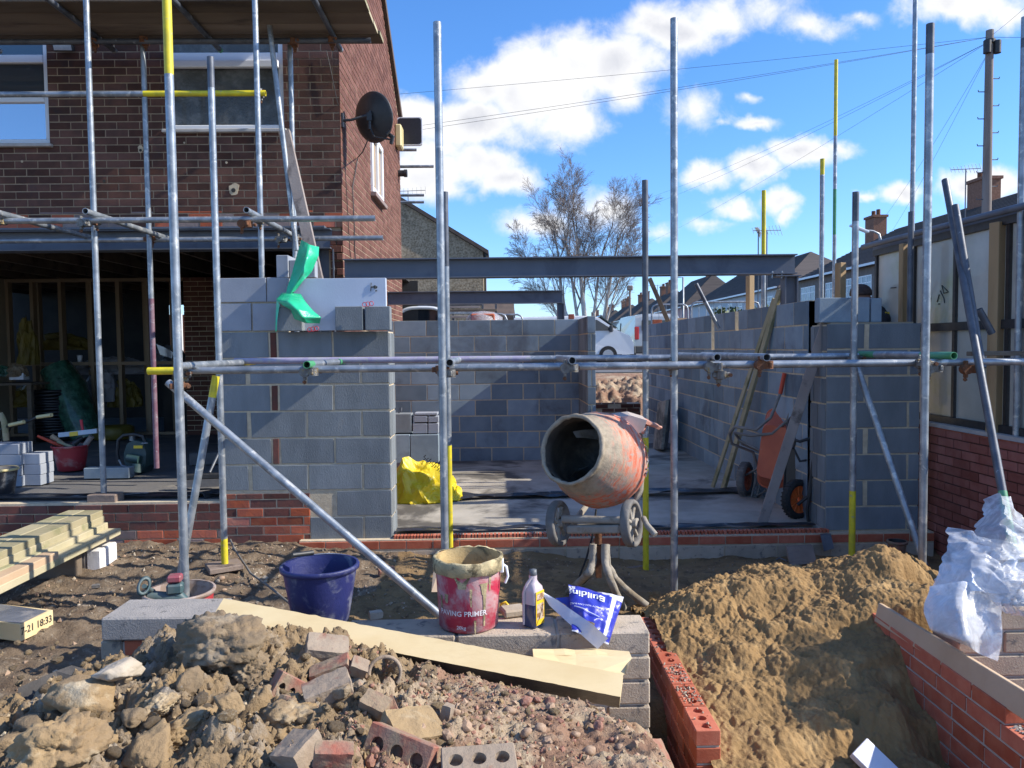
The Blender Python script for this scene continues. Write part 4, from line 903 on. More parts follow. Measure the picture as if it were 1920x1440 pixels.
# vans
mat('van_white',(.7,.71,.72),None,5,.25,coat=.6); mat('van_grey',(.33,.36,.38),None,5,.25,coat=.6); mat('rubber',(.02,.02,.02),(.035,.034,.033),9,.8,.2,60); mat('bumper',(.05,.052,.055),None,5,.6); mat('red_lens',(.4,.02,.02),None,5,.2); mat('chrome',(.6,.6,.62),None,5,.25,metal=.7); mat('glass_dark',(.025,.03,.035),None,5,.05,coat=.5); mat('plate_yellow',(.75,.6,.08),None,5,.5)
def extr(mb,prof,fr,w): # profile (u,z) extruded to width w
    mb.prism([fr(u,-w/2,z) for u,z in prof],fr(0,w/2,0)-fr(0,-w/2,0)); return mb
def van(name,org,rz,body,length,label,hood=True,rear=False):
    o=Vector(org); M3=Matrix.Rotation(rz,3,'Z'); fr=lambda u,v,z:o+M3@Vector((u,v,z))
    V=empty(name,org,label,'van')
    prof=[(0,.35),(0,1.62),(.12,1.76),(3.3,1.8),(3.9,1.74),(4.58,1.25),(5.0,1.06),(5.15,.75),(5.15,.35)]
    if rear: prof=[(0,.35),(.03,1.2),(.12,1.8),(.3,1.92),(3.2,1.94),(3.6,1.82),(4.2,1.2),(4.8,1.05),(4.9,.75),(4.9,.35)]
    mb=MB(); n=7; w=1.9
    rows=[]
    for j in range(n+1):
        v=-1+2*j/n; k=1-.06*abs(v)**3
        rows.append([fr(u,v*w/2*(1-.10*max(0,z-1.0)),.35+(z-.35)*(1-.05*abs(v)**4)) for u,z in prof])
    mb.sheet(rows,False)
    for r in(rows[0],rows[-1]): mb.add(r,[list(range(len(r)))],False)
    b=mb.build('body',[body],V); fixn(b)
    L=prof[-1][0]
    for s in(-1,1):
        mb=MB(); mb.prism([fr(u,s*(w/2+.008-.09*max(0,z-1.0)),z) for u,z in((3.1,1.22),(3.1,1.64),(3.8,1.62),(4.42,1.22))],fr(0,s*.01,0)-fr(0,0,0)); mb.build('window',['glass_dark'],V)
        for u in(.95,L-.95):
            mb=MB(); c=fr(u,s*(w/2-.1),.33); ax=(M3@Vector((0,s,0)))
            mb.tube(c-ax*.1,c+ax*.115,.33,24); t=mb.build('wheel',['rubber'],V); g=MB(); g.tube(c+ax*.1,c+ax*.128,.2,16); g.build('rim',['chrome'],t)
        mb=MB(); mb.box(fr(L-.12,s*.72,.78),(.22,.3,.2),M3,.04); mb.build('headlight',['lamp_glass'],V)
        mb=MB(); mb.box(fr(4.3,s*(w/2+.1),1.28),(.12,.2,.24),M3,.03); mb.build('mirror',['bumper'],V)
        mb=MB(); mb.box(fr(.03,s*(w/2-.1),1.15),(.1,.17,.5),M3,.02); mb.build('tail_light',['red_lens'],V)
    mb=MB(); mb.prism([fr(u,-.78,z) for u,z in((3.93,1.75),(4.56,1.29),(4.6,1.3),(3.96,1.78))],fr(0,.78,0)-fr(0,-.78,0)); mb.build('windscreen',['glass_dark'],V)
    mb=MB(); mb.box(fr(L-.05,0,.5),(.25,w*.98,.3),M3,.04); mb.box(fr(.0,0,.5),(.2,w*.98,.3),M3,.04); mb.build('bumper',['bumper'],V)
    mb=MB(); mb.box(fr(-.01,0,.95),(.03,.52,.11),M3); mb.build('number_plate',['plate_yellow'],V)
    mb=MB(); mb.box(fr(.02,0,1.45),(.03,1.3,.4),M3,.01); mb.build('rear_window',['glass_dark'],V)
    return V
c=PZ(1173,677,1.1); Yv=29.0; van('van',(P(1173,650,Yv).x-5.0,Yv,GZ),0.0,'van_white',5,'white van with sloping bonnet parked side on beyond the doorway')
van('van',(P(1186,650,30).x+.95+.1,30.2,GZ),PI/2+.03,'van_grey',5,'silver grey van seen from behind with a red tail light, partly hidden by a pole',rear=True)
# vehicle roof with racks behind the back wall
mb=MB(); c=P(790,594,15); a=PI
V3=empty('van',(c.x,15,GZ-.7),'dark windscreen in a white arched frame of a vehicle behind the back wall','van')
prof=[(c.x+.48*math.cos(t)*1.0,15,GZ+.15+1.1*math.sin(t)**.7) for t in[PI*i/16 for i in range(17)]]
zt_=P(790,577,15).z
prof=[(c.x+.5*(abs(math.cos(t))**.6)*(1 if math.cos(t)>0 else -1),15,1.9+(zt_-1.9)*(math.sin(t)**.5)) for t in[PI*i/20 for i in range(21)]]
mb.path(prof,.035,8); mb.build('frame',['van_white'],V3); mb=MB(); mb.prism([(p[0],15.03,p[2]) for p in prof],(0,.08,0)); mb.build('windscreen',['glass_dark'],V3)
mb=MB(); mb.boxab((c.x-.5,15.12,GZ-.2),(c.x+.5,16.8,2.2),.1); mb.build('body',['van_white'],V3)
for i,(x0_,x1_,y,Y,m,lab) in enumerate(((742,905,572,19,'galv_dark','topmost dark ladder on the rack behind the back wall'),(742,900,577,19,'timber_grey','grey wooden length on the rack behind the back wall'),(745,932,583,19,'timber_deck','brown wooden length on the rack behind the back wall'),(742,905,588,18.6,'galv','pale metal tube low on the rack behind the back wall'),(845,935,594,18.4,'timber_grey','lowest wooden length on the rack behind the back wall'))):
    a=P(x0_,y,Y);b=P(x1_,y,Y); mb=MB(); mb.boxab((a.x,Y-.06,a.z-.03),(b.x,Y+.06,a.z+.025),.005); 
    thing(mb,'rack_length',[m],lab,'ladder' if i==0 else 'length','lengths on the rack',None)
RK=MB(); 
for px in(760,850,905,930): c=P(px,585,19.2); RK.boxab((c.x-.025,19.1,GZ),(c.x+.025,19.15,P(px,568,19.2).z))
thing(RK,'rack',['galv_dark'],'dark upright rack frame holding lengths behind the back wall','rack')
SH=MB(); a=P(905,568,24);b=P(966,590,24); SH.prism([(a.x,24,b.z-.1),(b.x,24,b.z-.1),(b.x-.05,25.5,a.z+.3),(a.x,25.5,a.z+.3)],(0,0,.08)); SH.boxab((a.x,25.5,GZ),(b.x,27,a.z+.2)); thing(SH,'shed',['roof_tile'],'small outbuilding with a dark tiled roof behind the back wall','shed')
mat('film',(.75,.77,.8),(.6,.62,.66),14,.15,.6,30,alpha=.35,bdist=.02)
mb=MB(); c=P(905,592,14); mb.boxab((c.x-.22,14,1.9),(c.x+.22,14.5,c.z+.04),.02); thing(mb,'brick_stack',['brick_orange'],'small stack of orange bricks under clear film behind the back wall','brick stack')
mb=MB(); mb.lathe([(.36,0),(.33,.18),(.2,.27),(.01,.3)],Matrix.Translation((c.x,14.25,c.z-.2)),14,wob=.1); thing(mb,'plastic_cover',['film'],'clear plastic film draped over the orange bricks behind the back wall','plastic cover')
mb=MB(); c=P(1071,598,10.86); mb.box((c.x,10.85,zb1+.036),(.075,.1,.068),None,.004); mb.ti=.2; thing(mb,'brick',['brick_red'],'single brick standing on top of the back wall near its right end','brick')
mb=MB(); c=P(1148,0,14.3); mb.ti=.3; mb.box((P(1230,605,14.3).x+.0,14.2,2.19),(.16,.1,.08),None,.004); thing(mb,'brick',['brick_red'],'single brick on the far end of the long right wall','brick')
# safety barriers
def barrier(x0_,x1_,yt,Y,label):
    a=P(x0_,yt,Y).x;b=P(x1_,yt,Y).x;z=P((x0_+x1_)/2,yt,Y).z; mb=MB(); r=.12
    mb.path([(a,Y,GZ),(a,Y,z-r),(a+r*.3,Y,z-r*.3),(a+r,Y,z),(b-r,Y,z),(b-r*.3,Y,z-r*.3),(b,Y,z-r),(b,Y,GZ)],.022,6)
    mb.tube((a,Y,GZ+.25),(b,Y,GZ+.25),.018,6)
    n=int((b-a)/.16)
    for i in range(1,n): x=a+(b-a)*i/n; mb.tube((x,Y,GZ+.25),(x,Y,z),.008,5)
    thing(mb,'barrier',['galv'],label,'barrier','safety barriers in the street')
barrier(1222,1290,571,19,'safety barrier behind the far end of the long block wall'); barrier(1296,1424,566,17.5,'longest safety barrier just left of the slim yellow pole'); barrier(930,980,590,18,'safety barrier end showing above the back wall'); barrier(885,950,589,16.5,'safety barrier showing beside the wrapped bricks')
# bits in the doorway
mb=MB(); fdd=lambda u,z,d:(u,13.6-d,z); x0=P(1117,770,13.6).x; x1=P(1201,770,13.6).x
masonry(mb,fdd,x0,x1,.05,P(1160,755,13.6).z,bl,bh,bj,rec=.012,mi=0,jit=.015,ch=.004,zfun=lambda u,z:random.random()<.93); mb.mi=1; mb.boxab((x0,13.612,0),(x1,13.9,P(1160,757,13.6).z)); thing(mb,'brick_wall_stub',['brick_gable','mortar'],'crumbling low brick wall remnant beyond the garage doorway','wall')
for i,px in enumerate((1224,1230,1236)):
    mb=MB(); a=P(px,786,12.0);b=P(px+2,753,12.2); b.z=a.z*0+P(px,753,12.2).z; mb.ti=random.random(); plank(mb,(a.x,11.6+.1*i,.17),(a.x+.1,11.7+.1*i,P(px,753,11.7).z),.05,.55); thing(mb,'slab',['slab','slab_dark','slab_dark'][i:i+1],['paler flat slab standing against the far end of the long wall','middle dark slab standing against the far end of the long wall','rear dark slab standing against the far end of the long wall'][i],'slab','slabs against the wall')
mb=MB(); mb.boxab((P(318,600,16.5).x-1.5,16.5,ZF),(P(350,600,16.5).x+1,16.6,P(330,590,16.5).z)); mat('fence_brown',(.3,.15,.09),(.24,.11,.07),14,.9,stretch=(6,1,.2)); thing(mb,'garden_fence',['fence_brown'],'brown garden fence seen through the rear opening of the house','fence')
mb=MB(); c=P(333,600,16.2); mb.boxab((c.x-.06,16.2,ZF),(c.x+.06,16.3,P(333,588,16.2).z)); thing(mb,'concrete_post',['upvc'],'white post in front of the garden fence seen through the house','post')
# ---------------- low foreground walls ----------------
def evalmesh(o):
    dg=bpy.context.evaluated_depsgraph_get(); me=bpy.data.meshes.new_from_object(o.evaluated_get(dg)); return me
YL=3.28; ZT=P(1100,1187,YL).z; fl_=lambda u,z,d:(u,YL-d,z)
XL0=P(187,1200,YL).x; XL1=P(1224,1200,YL).x
mb=MB()
zz=ZT
cuts=[[(232,0),(275,1),(440,2),(640,0),(858,0),(1050,0),(1224,0)],[(300,0),(520,0),(700,0),(930,0),(1130,0),(1224,0)],[(232,0),(430,0),(620,0),(850,0),(1050,0),(1158,0),(1224,0)],[(330,0),(560,0),(750,0),(950,0),(1140,0),(1224,0)],[(232,0),(430,0),(620,0),(850,0),(1050,0),(1170,0),(1224,0)],[(330,0),(560,0),(750,0),(950,0),(1224,0)],[(330,0),(560,0),(750,0),(950,0),(1224,0)]]
for row in cuts:
    x=XL0
    for px,mi in row:
        x1=P(px,1200,YL).x; mb.mi={0:0,1:2,2:3}[mi]; mb.ti=random.random()
        if mi==1:
            mb.box(((x+x1-.01)/2,YL+.11,zz-.0325),(x1-x-.012,.22,.065),None,.004); mb.ti=.3; mb.box(((x+x1-.01)/2,YL+.11,zz-.085),(x1-x-.012,.22,.03),None,.003)
        else: mb.box(((x+x1-.012)/2+random.uniform(-.001,.001),YL+.11+random.uniform(-.004,.004),zz-.05),(x1-x-.012,.22,.098),Euler((0,random.uniform(-.003,.003),0)).to_matrix(),.006)
        x=x1
    zz-=.11
mb.mi=1; mb.boxab((XL0+.01,YL+.012,zz),(XL1-.02,YL+.21,ZT-.01))
thing(mb,'low_block_wall',['block_beige','mortar_grey','brick_orange','block_concrete'],'low beige concrete block wall carrying the buckets across the foreground','wall')
mb=MB(); c0=P(187,1176,YL-.03); mb.box((c0.x+.24,YL+.1,ZT+.058),(.475,.25,.1),Euler((0,.0,-.01)).to_matrix(),.007); thing(mb,'concrete_block',['block_concrete'],'loose grey concrete block lying on the left end of the low block wall','concrete block')
XR0=P(1795,1200,3.5).x
mb=MB(); zz=ZT+.0
for r_ in range(6):
    x=XR0
    for k in range(4):
        L=.45 if (k or r_%2==0) else .22; mb.ti=random.random(); mb.box((x+L/2-.006,3.6,zz-.05),(L-.012,.22,.098),None,.006); x+=L
    zz-=.11
mb.mi=1; mb.boxab((XR0+.01,3.502,zz),(x-.02,3.69,ZT-.01)); thing(mb,'low_block_wall',['block_beige','mortar_grey'],'low beige block wall at the right edge under the clear plastic','wall')
# perforated brick template
def holebrick():
    b=MB(); b.box((0,0,0),(.215,.1025,.065),None,.003); o=b.build('tmp',['brick_new']); 
    cs=[]
    for x in(-.067,0,.067):
        c=MB(); c.tube((x,0,.005),(x,0,.06),.0215,16); c.smooth=False; oc=c.build('tmpc',['brick_new']); cs.append(oc)
        m=o.modifiers.new('b','BOOLEAN'); m.object=oc; m.operation='DIFFERENCE'; m.solver='EXACT'
    me=evalmesh(o); vs=[v.co.copy() for v in me.vertices]; fs=[list(p.vertices) for p in me.polygons]
    for q in cs+[o]: bpy.data.objects.remove(q)
    return vs,fs
HV,HF=holebrick()
def addbrick(mb,c,rot): mb.ti=random.random(); mb.add([Vector(c)+rot@v for v in HV],HF,False)
RZ=Matrix.Rotation(PI/2,3,'Z')
TY0=3.09; TX=P(1331,1390,TY0).x-.006; TZ=.16
mb=MB()
for r_ in range(9):
    y=TY0+(0 if r_%2==0 else .1125)
    zc_=TZ-.0325-r_*.075
    if r_%2: mb.mi=0; mb.ti=random.random(); mb.box((TX,TY0+.051-.0,zc_),(.1025,.1025,.065),None,.003)
    while y<4.35:
        mb.mi=0
        if r_==0: addbrick(mb,(TX+random.uniform(-.003,.003),y+.1075,zc_),RZ)
        else: mb.ti=random.random(); mb.box((TX,y+.1075,zc_),(.1025,.215,.065),None,.003)
        # scored ribs on the outer face
        for k in range(9): mb.mi=2; mb.box((TX-.052,y+.015+k*.0225,zc_),(.004,.012,.058))
        y+=.225
mb.mi=1; mb.boxab((TX-.046,TY0+.006,TZ-.7),(TX+.046,4.35,TZ-.063))
for i in range(260):
    y=random.choice([random.uniform(3.35,3.5),random.uniform(3.55,3.75),random.uniform(3.1,4.3)]); s=random.uniform(.002,.0055); mb.mi=random.choice((3,0,3)); mb.ti=random.random()
    mb.box((TX+random.uniform(-.045,.045),y,TZ+s*.4),(s*2,s*1.6,s*1.2),Euler((random.random()*3,random.random()*3,random.random()*3)).to_matrix())
thing(mb,'brick_trench_wall',['brick_new','mortar_grey','brick_red','block_beige'],'narrow new red brick wall with round holes in its top, left of the sand','wall')
RX=P(1713,1205,3.6).x; RZt=P(1713,1205,3.6).z
mb=MB(); fr2=lambda u,z,d:(RX-d,-u,z)
ends=[2.93,2.74,2.62,2.5,2.4,2.3,2.2,2.1,2.0,1.9]
for r_ in range(12):
    y0=ends[min(r_,9)]; zc_=RZt-.0325-r_*.075; y=y0; first=(r_%2==1)
    while y<3.95:
        L=.1025 if (first and r_>1) else .215; first=False
        mb.mi=0; mb.ti=random.random()
        if L>.2 and y==y0: addbrick(mb,(RX+.051,y+.1075,zc_),RZ)
        else: mb.box((RX+.051+random.uniform(-.002,.002),y+L/2,zc_),(.1025,L,.065),None,.003)
        y+=L+.01
    mb.mi=1; mb.boxab((RX+.005,y0+.012,zc_-.0425),(RX+.098,3.95,zc_+.026 if r_ else zc_))
for i in range(60):
    s=random.uniform(.003,.006); mb.mi=1; mb.box((RX+.05+random.uniform(-.04,.04),random.uniform(2.76,2.93),RZt-.074+s*.3),(s*2,s*2,s),Euler((random.random()*3,random.random()*3,0)).to_matrix())
thing(mb,'brick_trench_wall',['brick_new','mortar_grey'],'stepped new red brick wall right of the sand with a board lying along it','wall')
# ---------------- height fields of the heaps ----------------
def idw(ctrl,x,y,p=3.2):
    sw=0;sz=0
    for cx_,cy_,cz in ctrl:
        d2=(x-cx_)**2+(y-cy_)**2+.0025; w_=d2**(-p/2); sw+=w_; sz+=w_*cz
    return sz/sw
def ctrlpts(L): return [tuple(P(a,b,c)) for a,b,c in L]
MC=ctrlpts([(350,1195,2.95),(430,1178,2.85),(520,1180,2.85),(600,1195,2.8),(660,1250,2.75),(750,1270,2.75),(850,1285,2.68),(950,1300,2.6),(1050,1330,2.5),(1120,1355,2.4),(1180,1395,2.25),
 (250,1240,2.85),(200,1262,2.75),(120,1300,2.65),(60,1345,2.5),(0,1375,2.45),(0,1440,2.2),(150,1440,2.08),(350,1440,2.05),(550,1440,2.0),(750,1440,2.0),(950,1440,2.0),(1100,1440,2.02),(1190,1440,2.05),
 (350,1300,2.45),(500,1300,2.45),(420,1380,2.2),(250,1350,2.35),(650,1350,2.3),(850,1370,2.25),(1000,1380,2.25)])
MC+=[(x,1.2,.5) for x in(-1.5,-.8,0,.5)]+[(-2.4,2.2,.1),(-2.3,3,.05),(-1.9,3.1,.12),(-2.4,1.4,.1)]+[(.72,2.0,-.2),(.75,2.5,-.45),(.8,3,-.5),(.8,1.4,-.2)]+[(x,3.27,.3) for x in(-1.5,-1.2,-.9,-.5)]+[(x,3.27,.12) for x in(-.1,.2,.5)]+[(.6,2.9,-.1),(.3,2.98,.25),(0,3.05,.4)]
def rid(p): return 1-abs(noise.noise(Vector(p)))*2
def zm(x,y):
    z=idw(MC,x,y)
    left=sstep(.05,-.45,x+.25*noise.noise(Vector((x*2,y*2,0)))) # clay lumps on the left, pebbles on the right
    c=Vector((x,y,0))
    v=noise.voronoi(Vector((x*8+.3*noise.noise(c*9),y*8,.3)))[0]
    z+=left*(.05*(min(v[1]-v[0],.5)*1.6-.35)+.05*fb((x*4,y*4,2),.5,5)+.03*fb((x*12,y*12,4),.45,5)-.012*abs(fb((x*34,y*34,4),.5,3)))
    z+=(1-left)*(.02*fb((x*5,y*5,3),.5,5)+.012*fb((x*26,y*26,4),.5,3))
    return z
g=hgrid(-2.3,.78,1.35,3.26,420,280,zm)
for i,f in enumerate(g.f):
    c=g.v[f[0]]; v=c.x+.32*noise.noise(Vector((c.x*3,c.y*3,1)))+.12*noise.noise(Vector((c.x*12,c.y*12,1)))
    g.m[i]=0 if v<-.35 else 1
thing(g,'rubble_heap',['clay','gravelly'],'heap of grey brown clay and reddish pebbly soil filling the foreground','rubble heap')
SC=ctrlpts([(1250,1185,4.1),(1290,1165,4.15),(1330,1116,4.3),(1400,1086,4.45),(1460,1058,4.6),(1530,1064,4.65),(1580,1062,4.65),(1645,1016,4.5),(1620,1030,4.55),(1690,1042,4.4),(1733,1095,4.2),
 (1270,1260,3.75),(1350,1200,3.95),(1450,1150,4.15),(1550,1130,4.2),(1650,1110,4.15),(1700,1130,4.05),(1300,1330,3.45),(1400,1280,3.6),(1500,1220,3.8),(1600,1200,3.85),(1690,1190,3.85),
 (1370,1400,3.2),(1450,1360,3.3),(1550,1330,3.35),(1650,1300,3.45),(1400,1440,3.1),(1500,1440,3.08),(1600,1440,3.1),(1780,1440,3.3),(1745,1340,3.45),(1700,1440,3.15)])
SC+=[(x,5.25,0) for x in(.8,1.4,2,2.6,3.2)]+[(3.2,4.6,0),(3.0,4.2,0),(.55,4.9,0),(.6,4.4,.0)]+[(x,2.5,-.25) for x in(.9,1.4,1.9)]+[(2.5,3.9,.1),(2.4,4.3,.3)]
def zs(x,y):
    z=idw(SC,x,y,3.4); c=Vector((x,y,0))
    k=.6+.4*noise.noise(c*2.1)
    up_=sstep(3.3,4.3,y+.35*noise.noise(c*1.7)); z+=.04*fb((x*2.4,y*2.0,2),.7,3)+(.006+.022*up_*max(0,k))*fb((x*10,y*10,4),.5,5)+.006*fb((x*30,y*30,9),.4,3)
    z+=.006*noise.noise(Vector((x*48,y*48,3)))+.012*(1-up_)*fb((x*8,y*5,31),.5,4)
    r_=abs(noise.noise(Vector((x*6,y*6,7)))); z-=.024*max(0,1-r_*7)*k        # small cracks
    h=noise.noise(Vector((x*8.5,y*8.5,21))); z-=.07*max(0,h-.52)*2             # pits
    return z
g=hgrid(.86,2.75,2.55,5.3,330,470,lambda x,y: zs(x,y) if x<RX+.01 or y>3.97 else -.6 if x>RX+.06 else zs(x,y))
thing(g,'sand_heap',['sand'],'big heap of golden building sand sliding down between the two red brick walls','sand heap')
def hit(px,py,fn):
    d=ray(px,py); d=d/d.y; y=1.3
    while y<7:
        p=CAM+d*y
        if p.z<=fn(p.x,p.y): return p
        y+=.01
    return CAM+d*5
# ---------------- lumps and stones ----------------
import bmesh
def lump(seed,rough=.35,facet=0.,sub=3,flat=(1,1,.75),fine=.05,ff=6):
    b=bmesh.new(); bmesh.ops.create_icosphere(b,subdivisions=sub,radius=1); r=random.Random(seed); 
    pl=[(Vector((r.gauss(0,1),r.gauss(0,1),r.gauss(0,1))).normalized(),r.uniform(.55,.9)) for _ in range(9)]
    vs=[]
    cr=1 if fine>.1 else .4
    for v in b.verts:
        n=v.co.normalized(); k=1+rough*noise.noise(n*1.3+Vector((seed*3.1,0,0)))
        if cr:
            for fq,am in((2.4,.16),(6,.08),(14,.045)):
                dv=noise.voronoi(n*fq+Vector((seed,2,0)))[0]; k+=cr*am*(min(dv[1]-dv[0],.45)-.2)
        if facet:
            for p,dd in pl:
                t=n.dot(p)
                if t>0: k=min(k,dd/t+(1-facet)*.22)
        k+=fine*fb(n*ff+Vector((seed,0,0)),.5,4)
        q=n*k; vs.append(Vector((q.x*flat[0],q.y*flat[1],q.z*flat[2])))
    fs=[[v.index for v in f.verts] for f in b.faces]; b.free(); return vs,fs
def rotm(r=random): return Euler((r.uniform(0,6.3),r.uniform(0,6.3),r.uniform(0,6.3))).to_matrix()
mat('clay_lump',(.34,.235,.12),(.25,.17,.09),4,.95,1.,26,c3=(.46,.38,.26),s3=5,t3=(.5,.66),bdist=.012)
mat('clay_grey',(.235,.165,.095),(.17,.125,.075),4,.95,1.,34,c3=(.29,.235,.165),s3=5,t3=(.5,.66),bdist=.012)
mat('chalk',(.48,.41,.32),(.36,.3,.22),5,.9,.5,20,c3=(.3,.22,.13),s3=4,t3=(.5,.65),bdist=.01)
mat('stone_brown',(.3,.19,.12),(.4,.28,.19),3,.8,.3,20); mat('stone_red',(.28,.12,.08),(.36,.2,.14),3,.85,.4,20)
mat('brick_dusty',(.3,.1,.065),(.27,.18,.13),16,.95,.7,50,c3=(.3,.22,.14),s3=10,t3=(.4,.6),bdist=.008)
mat('brick_greyed',(.28,.21,.15),(.33,.26,.19),9,.95,.7,40,c3=(.25,.12,.08),s3=10,t3=(.55,.7),bdist=.008)
protos={}
def protolump(k,seed,**a):
    v,f=lump(seed,**a); me=MB(); me.add(v,f,not a.get('facet'))
    protos[k]=me
def placelump(key,px,py,size,label,m,name='clay_lump',cat='clay lump',fn=zm,rz=None,sink=.35,seed=1,**a):
    p=hit(px,py,fn); v,f=lump(seed,**a); rot=Euler((random.uniform(-.3,.3),random.uniform(-.3,.3),rz if rz is not None else random.uniform(0,6))).to_matrix()
    mb=MB(); S3=size if isinstance(size,tuple) else (size,)*3
    if a.get('facet') and px!=155: S3=tuple(q*.8 for q in S3); sink=.15
    q=[rot@Vector((a_.x*S3[0],a_.y*S3[1],a_.z*S3[2])) for a_ in v]; 
    mb.add([p+Vector((0,0,S3[2]*sink))+u for u in q],f,a.get('sub',3)>3); thing(mb,name,[m],label,cat)
BL=[(155,1330,(.12,.1,.1),'large smooth tan boulder of clay with a whitish top at the left of the heap','clay_lump',dict(rough=.3,facet=.6,fine=.03)),
(228,1262,(.105,.075,.065),'whitish flat lump of clay leaning below the loose concrete block','chalk',dict(rough=.3,facet=.7,fine=.04)),
(182,1285,(.06,.035,.03),'thin pale grey stone flake between the tan boulder and the whitish lump','chalk',dict(facet=.8,fine=.03)),
(110,1420,(.1,.1,.09),'crumbly golden clay lump at the bottom left of the heap','clay_lump',dict(rough=.5,fine=.16,ff=4)),
(20,1400,(.07,.06,.05),'brown clay chunk cut by the left edge of the photo','clay_lump',dict(facet=.7)),
(200,1395,(.11,.05,.05),'flat tan slab of clay in the bottom left with a small white stone on it','clay_lump',dict(facet=.6,rough=.4)),
(290,1415,(.13,.09,.085),'large angular golden clay lump at the bottom of the heap','clay_lump',dict(facet=.5,rough=.4,fine=.08)),
(412,1232,(.2,.13,.125),'biggest grey crumbly clay mass at the top of the heap','clay_grey',dict(rough=.3,fine=.14,ff=5)),
(355,1290,(.09,.07,.09),'dark grey split clay face left of the biggest clay mass','clay_grey',dict(facet=.5,fine=.08)),
(470,1265,(.08,.07,.06),'crumbled clay lump right of the biggest clay mass','clay_grey',dict(rough=.5,fine=.18,ff=4)),
(430,1325,(.07,.06,.06),'pale pointed clay lump in the middle of the heap','clay_lump',dict(facet=.7)),
(540,1360,(.09,.08,.06),'rough clay lump behind the grey brick end','clay_lump',dict(rough=.5,fine=.17,ff=4)),
(250,1350,(.06,.05,.05),'grey brown clay lump right of the tan boulder','clay_grey',dict(facet=.5,fine=.1)),
(60,1370,(.08,.07,.06),'dull clay block under the black tile pieces','clay_grey',dict(facet=.7)),
(360,1370,(.09,.07,.055),'golden rough lump in the lower middle of the clay','clay_lump',dict(rough=.5,fine=.15,ff=4)),
(640,1300,(.055,.04,.04),'grey clay lump below the broken pipe','clay_grey',dict(facet=.6)),
(300,1330,(.05,.045,.04),'small tan clay lump right of the centre left boulder','clay_lump',dict(rough=.5,fine=.15,ff=4))]
for i,(px,py,s,l,m,a) in enumerate(BL): placelump('x',px,py,s,l,m,seed=i+3,**({**a,'sub':5} if a.get('fine',0)>.1 else {**a,'facet':.95,'sub':4,'fine':.07}))
for px,py,s,l in((135,1300,.018,'small white chalk stone on the tan boulder'),(166,1378,.018,'white stone on the flat tan slab of clay'),(203,1405,.024,'cube like white stone at the bottom left of the heap'),(240,1275,.02,'grey white stone right of the pale flake'),(268,1435,.02,'white stone at the bottom edge beside the angular lump'),(148,1136,.018,'tiny white scrap on the dirt left of the concrete block'),(865,1120,.02,'white mortar crumb behind the primer bucket'),(440,1318,.02,'white stone in the middle of the clay heap')):
    fn=zm if py>1180 else gz
    placelump('x',px,py,s,l,'chalk','stone','stone',fn=fn,seed=int(px),facet=.7,sub=2)
# bricks in the rubble
def brickpiece(px,py,sz,eul,label,m,lift=.02,holes=False,fn=zm,name='brick',cat='brick',chip=.12):
    p=hit(px,py,fn); rot=Euler(eul).to_matrix(); mb=MB()
    if holes: 
        vs=[Vector((v.x*sz[0]/.215,v.y*sz[1]/.1025,v.z*sz[2]/.065)) for v in HV]; fs=HF
        mb.add([p+Vector((0,0,lift))+rot@v for v in vs],fs,False)
    else:
        b=bmesh.new(); bmesh.ops.create_cube(b,size=1); bmesh.ops.subdivide_edges(b,edges=b.edges[:],cuts=5,use_grid_fill=True); r=random.random()*50
        vs=[]
        for v in b.verts:
            q=v.co.copy(); e=sum(abs(abs(c_)-.5)<.01 for c_ in q); w_=Vector((q.x*sz[0],q.y*sz[1],q.z*sz[2]))
            w_*=1-(e-1)*chip*.35*(.5+noise.noise(w_*30+Vector((r,0,0)))) if e>1 else 1
            w_+=Vector((noise.noise(w_*40+Vector((r,1,0))),noise.noise(w_*40+Vector((r,5,0))),noise.noise(w_*40+Vector((r,9,0)))))*.003; vs.append(p+Vector((0,0,lift))+rot@w_)
        mb.add(vs,[[v.index for v in f.verts] for f in b.faces],False); b.free()
    return thing(mb,name,m,label,cat)
brickpiece(752,1425,(.2,.1,.065),(R(62),R(10),R(-24)),'tilted perforated red brick at the bottom centre of the heap',['brick_dusty'],holes=True,lift=.02)
brickpiece(898,1440,(.2,.1,.065),(R(15),0,R(6)),'mud covered perforated brick sunk in the pebbles at the bottom','clay_lump' if 0 else ['brick_greyed'],holes=True,lift=.0)
brickpiece(560,1418,(.105,.1,.065),(R(20),R(-14),R(-35)),'grey half brick at the bottom left of the centre',['brick_greyed'],lift=.012)
brickpiece(625,1432,(.1,.05,.06),(R(15),R(8),R(10)),'bright red broken brick end with ribbed side at the bottom edge',['brick_dusty'],lift=.02)
brickpiece(775,1372,(.16,.12,.05),(R(24),R(10),R(38)),'flat pale tan slab fragment lying on the pebbles above the tilted brick',['clay_lump'],lift=.01,name='slab_fragment',cat='slab fragment')
brickpiece(612,1228,(.15,.1,.08),(R(20),R(12),R(15)),'mortar caked brick at the top of the heap below the foam board',['brick_greyed'],lift=.015)
brickpiece(620,1262,(.14,.07,.045),(R(12),R(-18),R(5)),'reddish brick piece just under the mortar caked brick',['brick_dusty'],lift=.012)
brickpiece(540,1292,(.12,.1,.08),(R(75),R(35),R(20)),'dark holed brick half buried in clay right of the biggest lump',['brick_dusty'],holes=True,lift=-.01)
brickpiece(615,1310,(.15,.09,.055),(R(10),R(-15),R(18)),'grey flat brick in the middle of the heap',['brick_greyed'],lift=.03)
brickpiece(672,1262,(.06,.05,.05),(R(30),R(25),R(10)),'small grey brick bat left of the broken pipe',['brick_greyed'],lift=.02)
brickpiece(705,1335,(.09,.06,.05),(R(20),R(15),R(-20)),'brown brick bat below the broken pipe',['brick_dusty'],lift=.02)
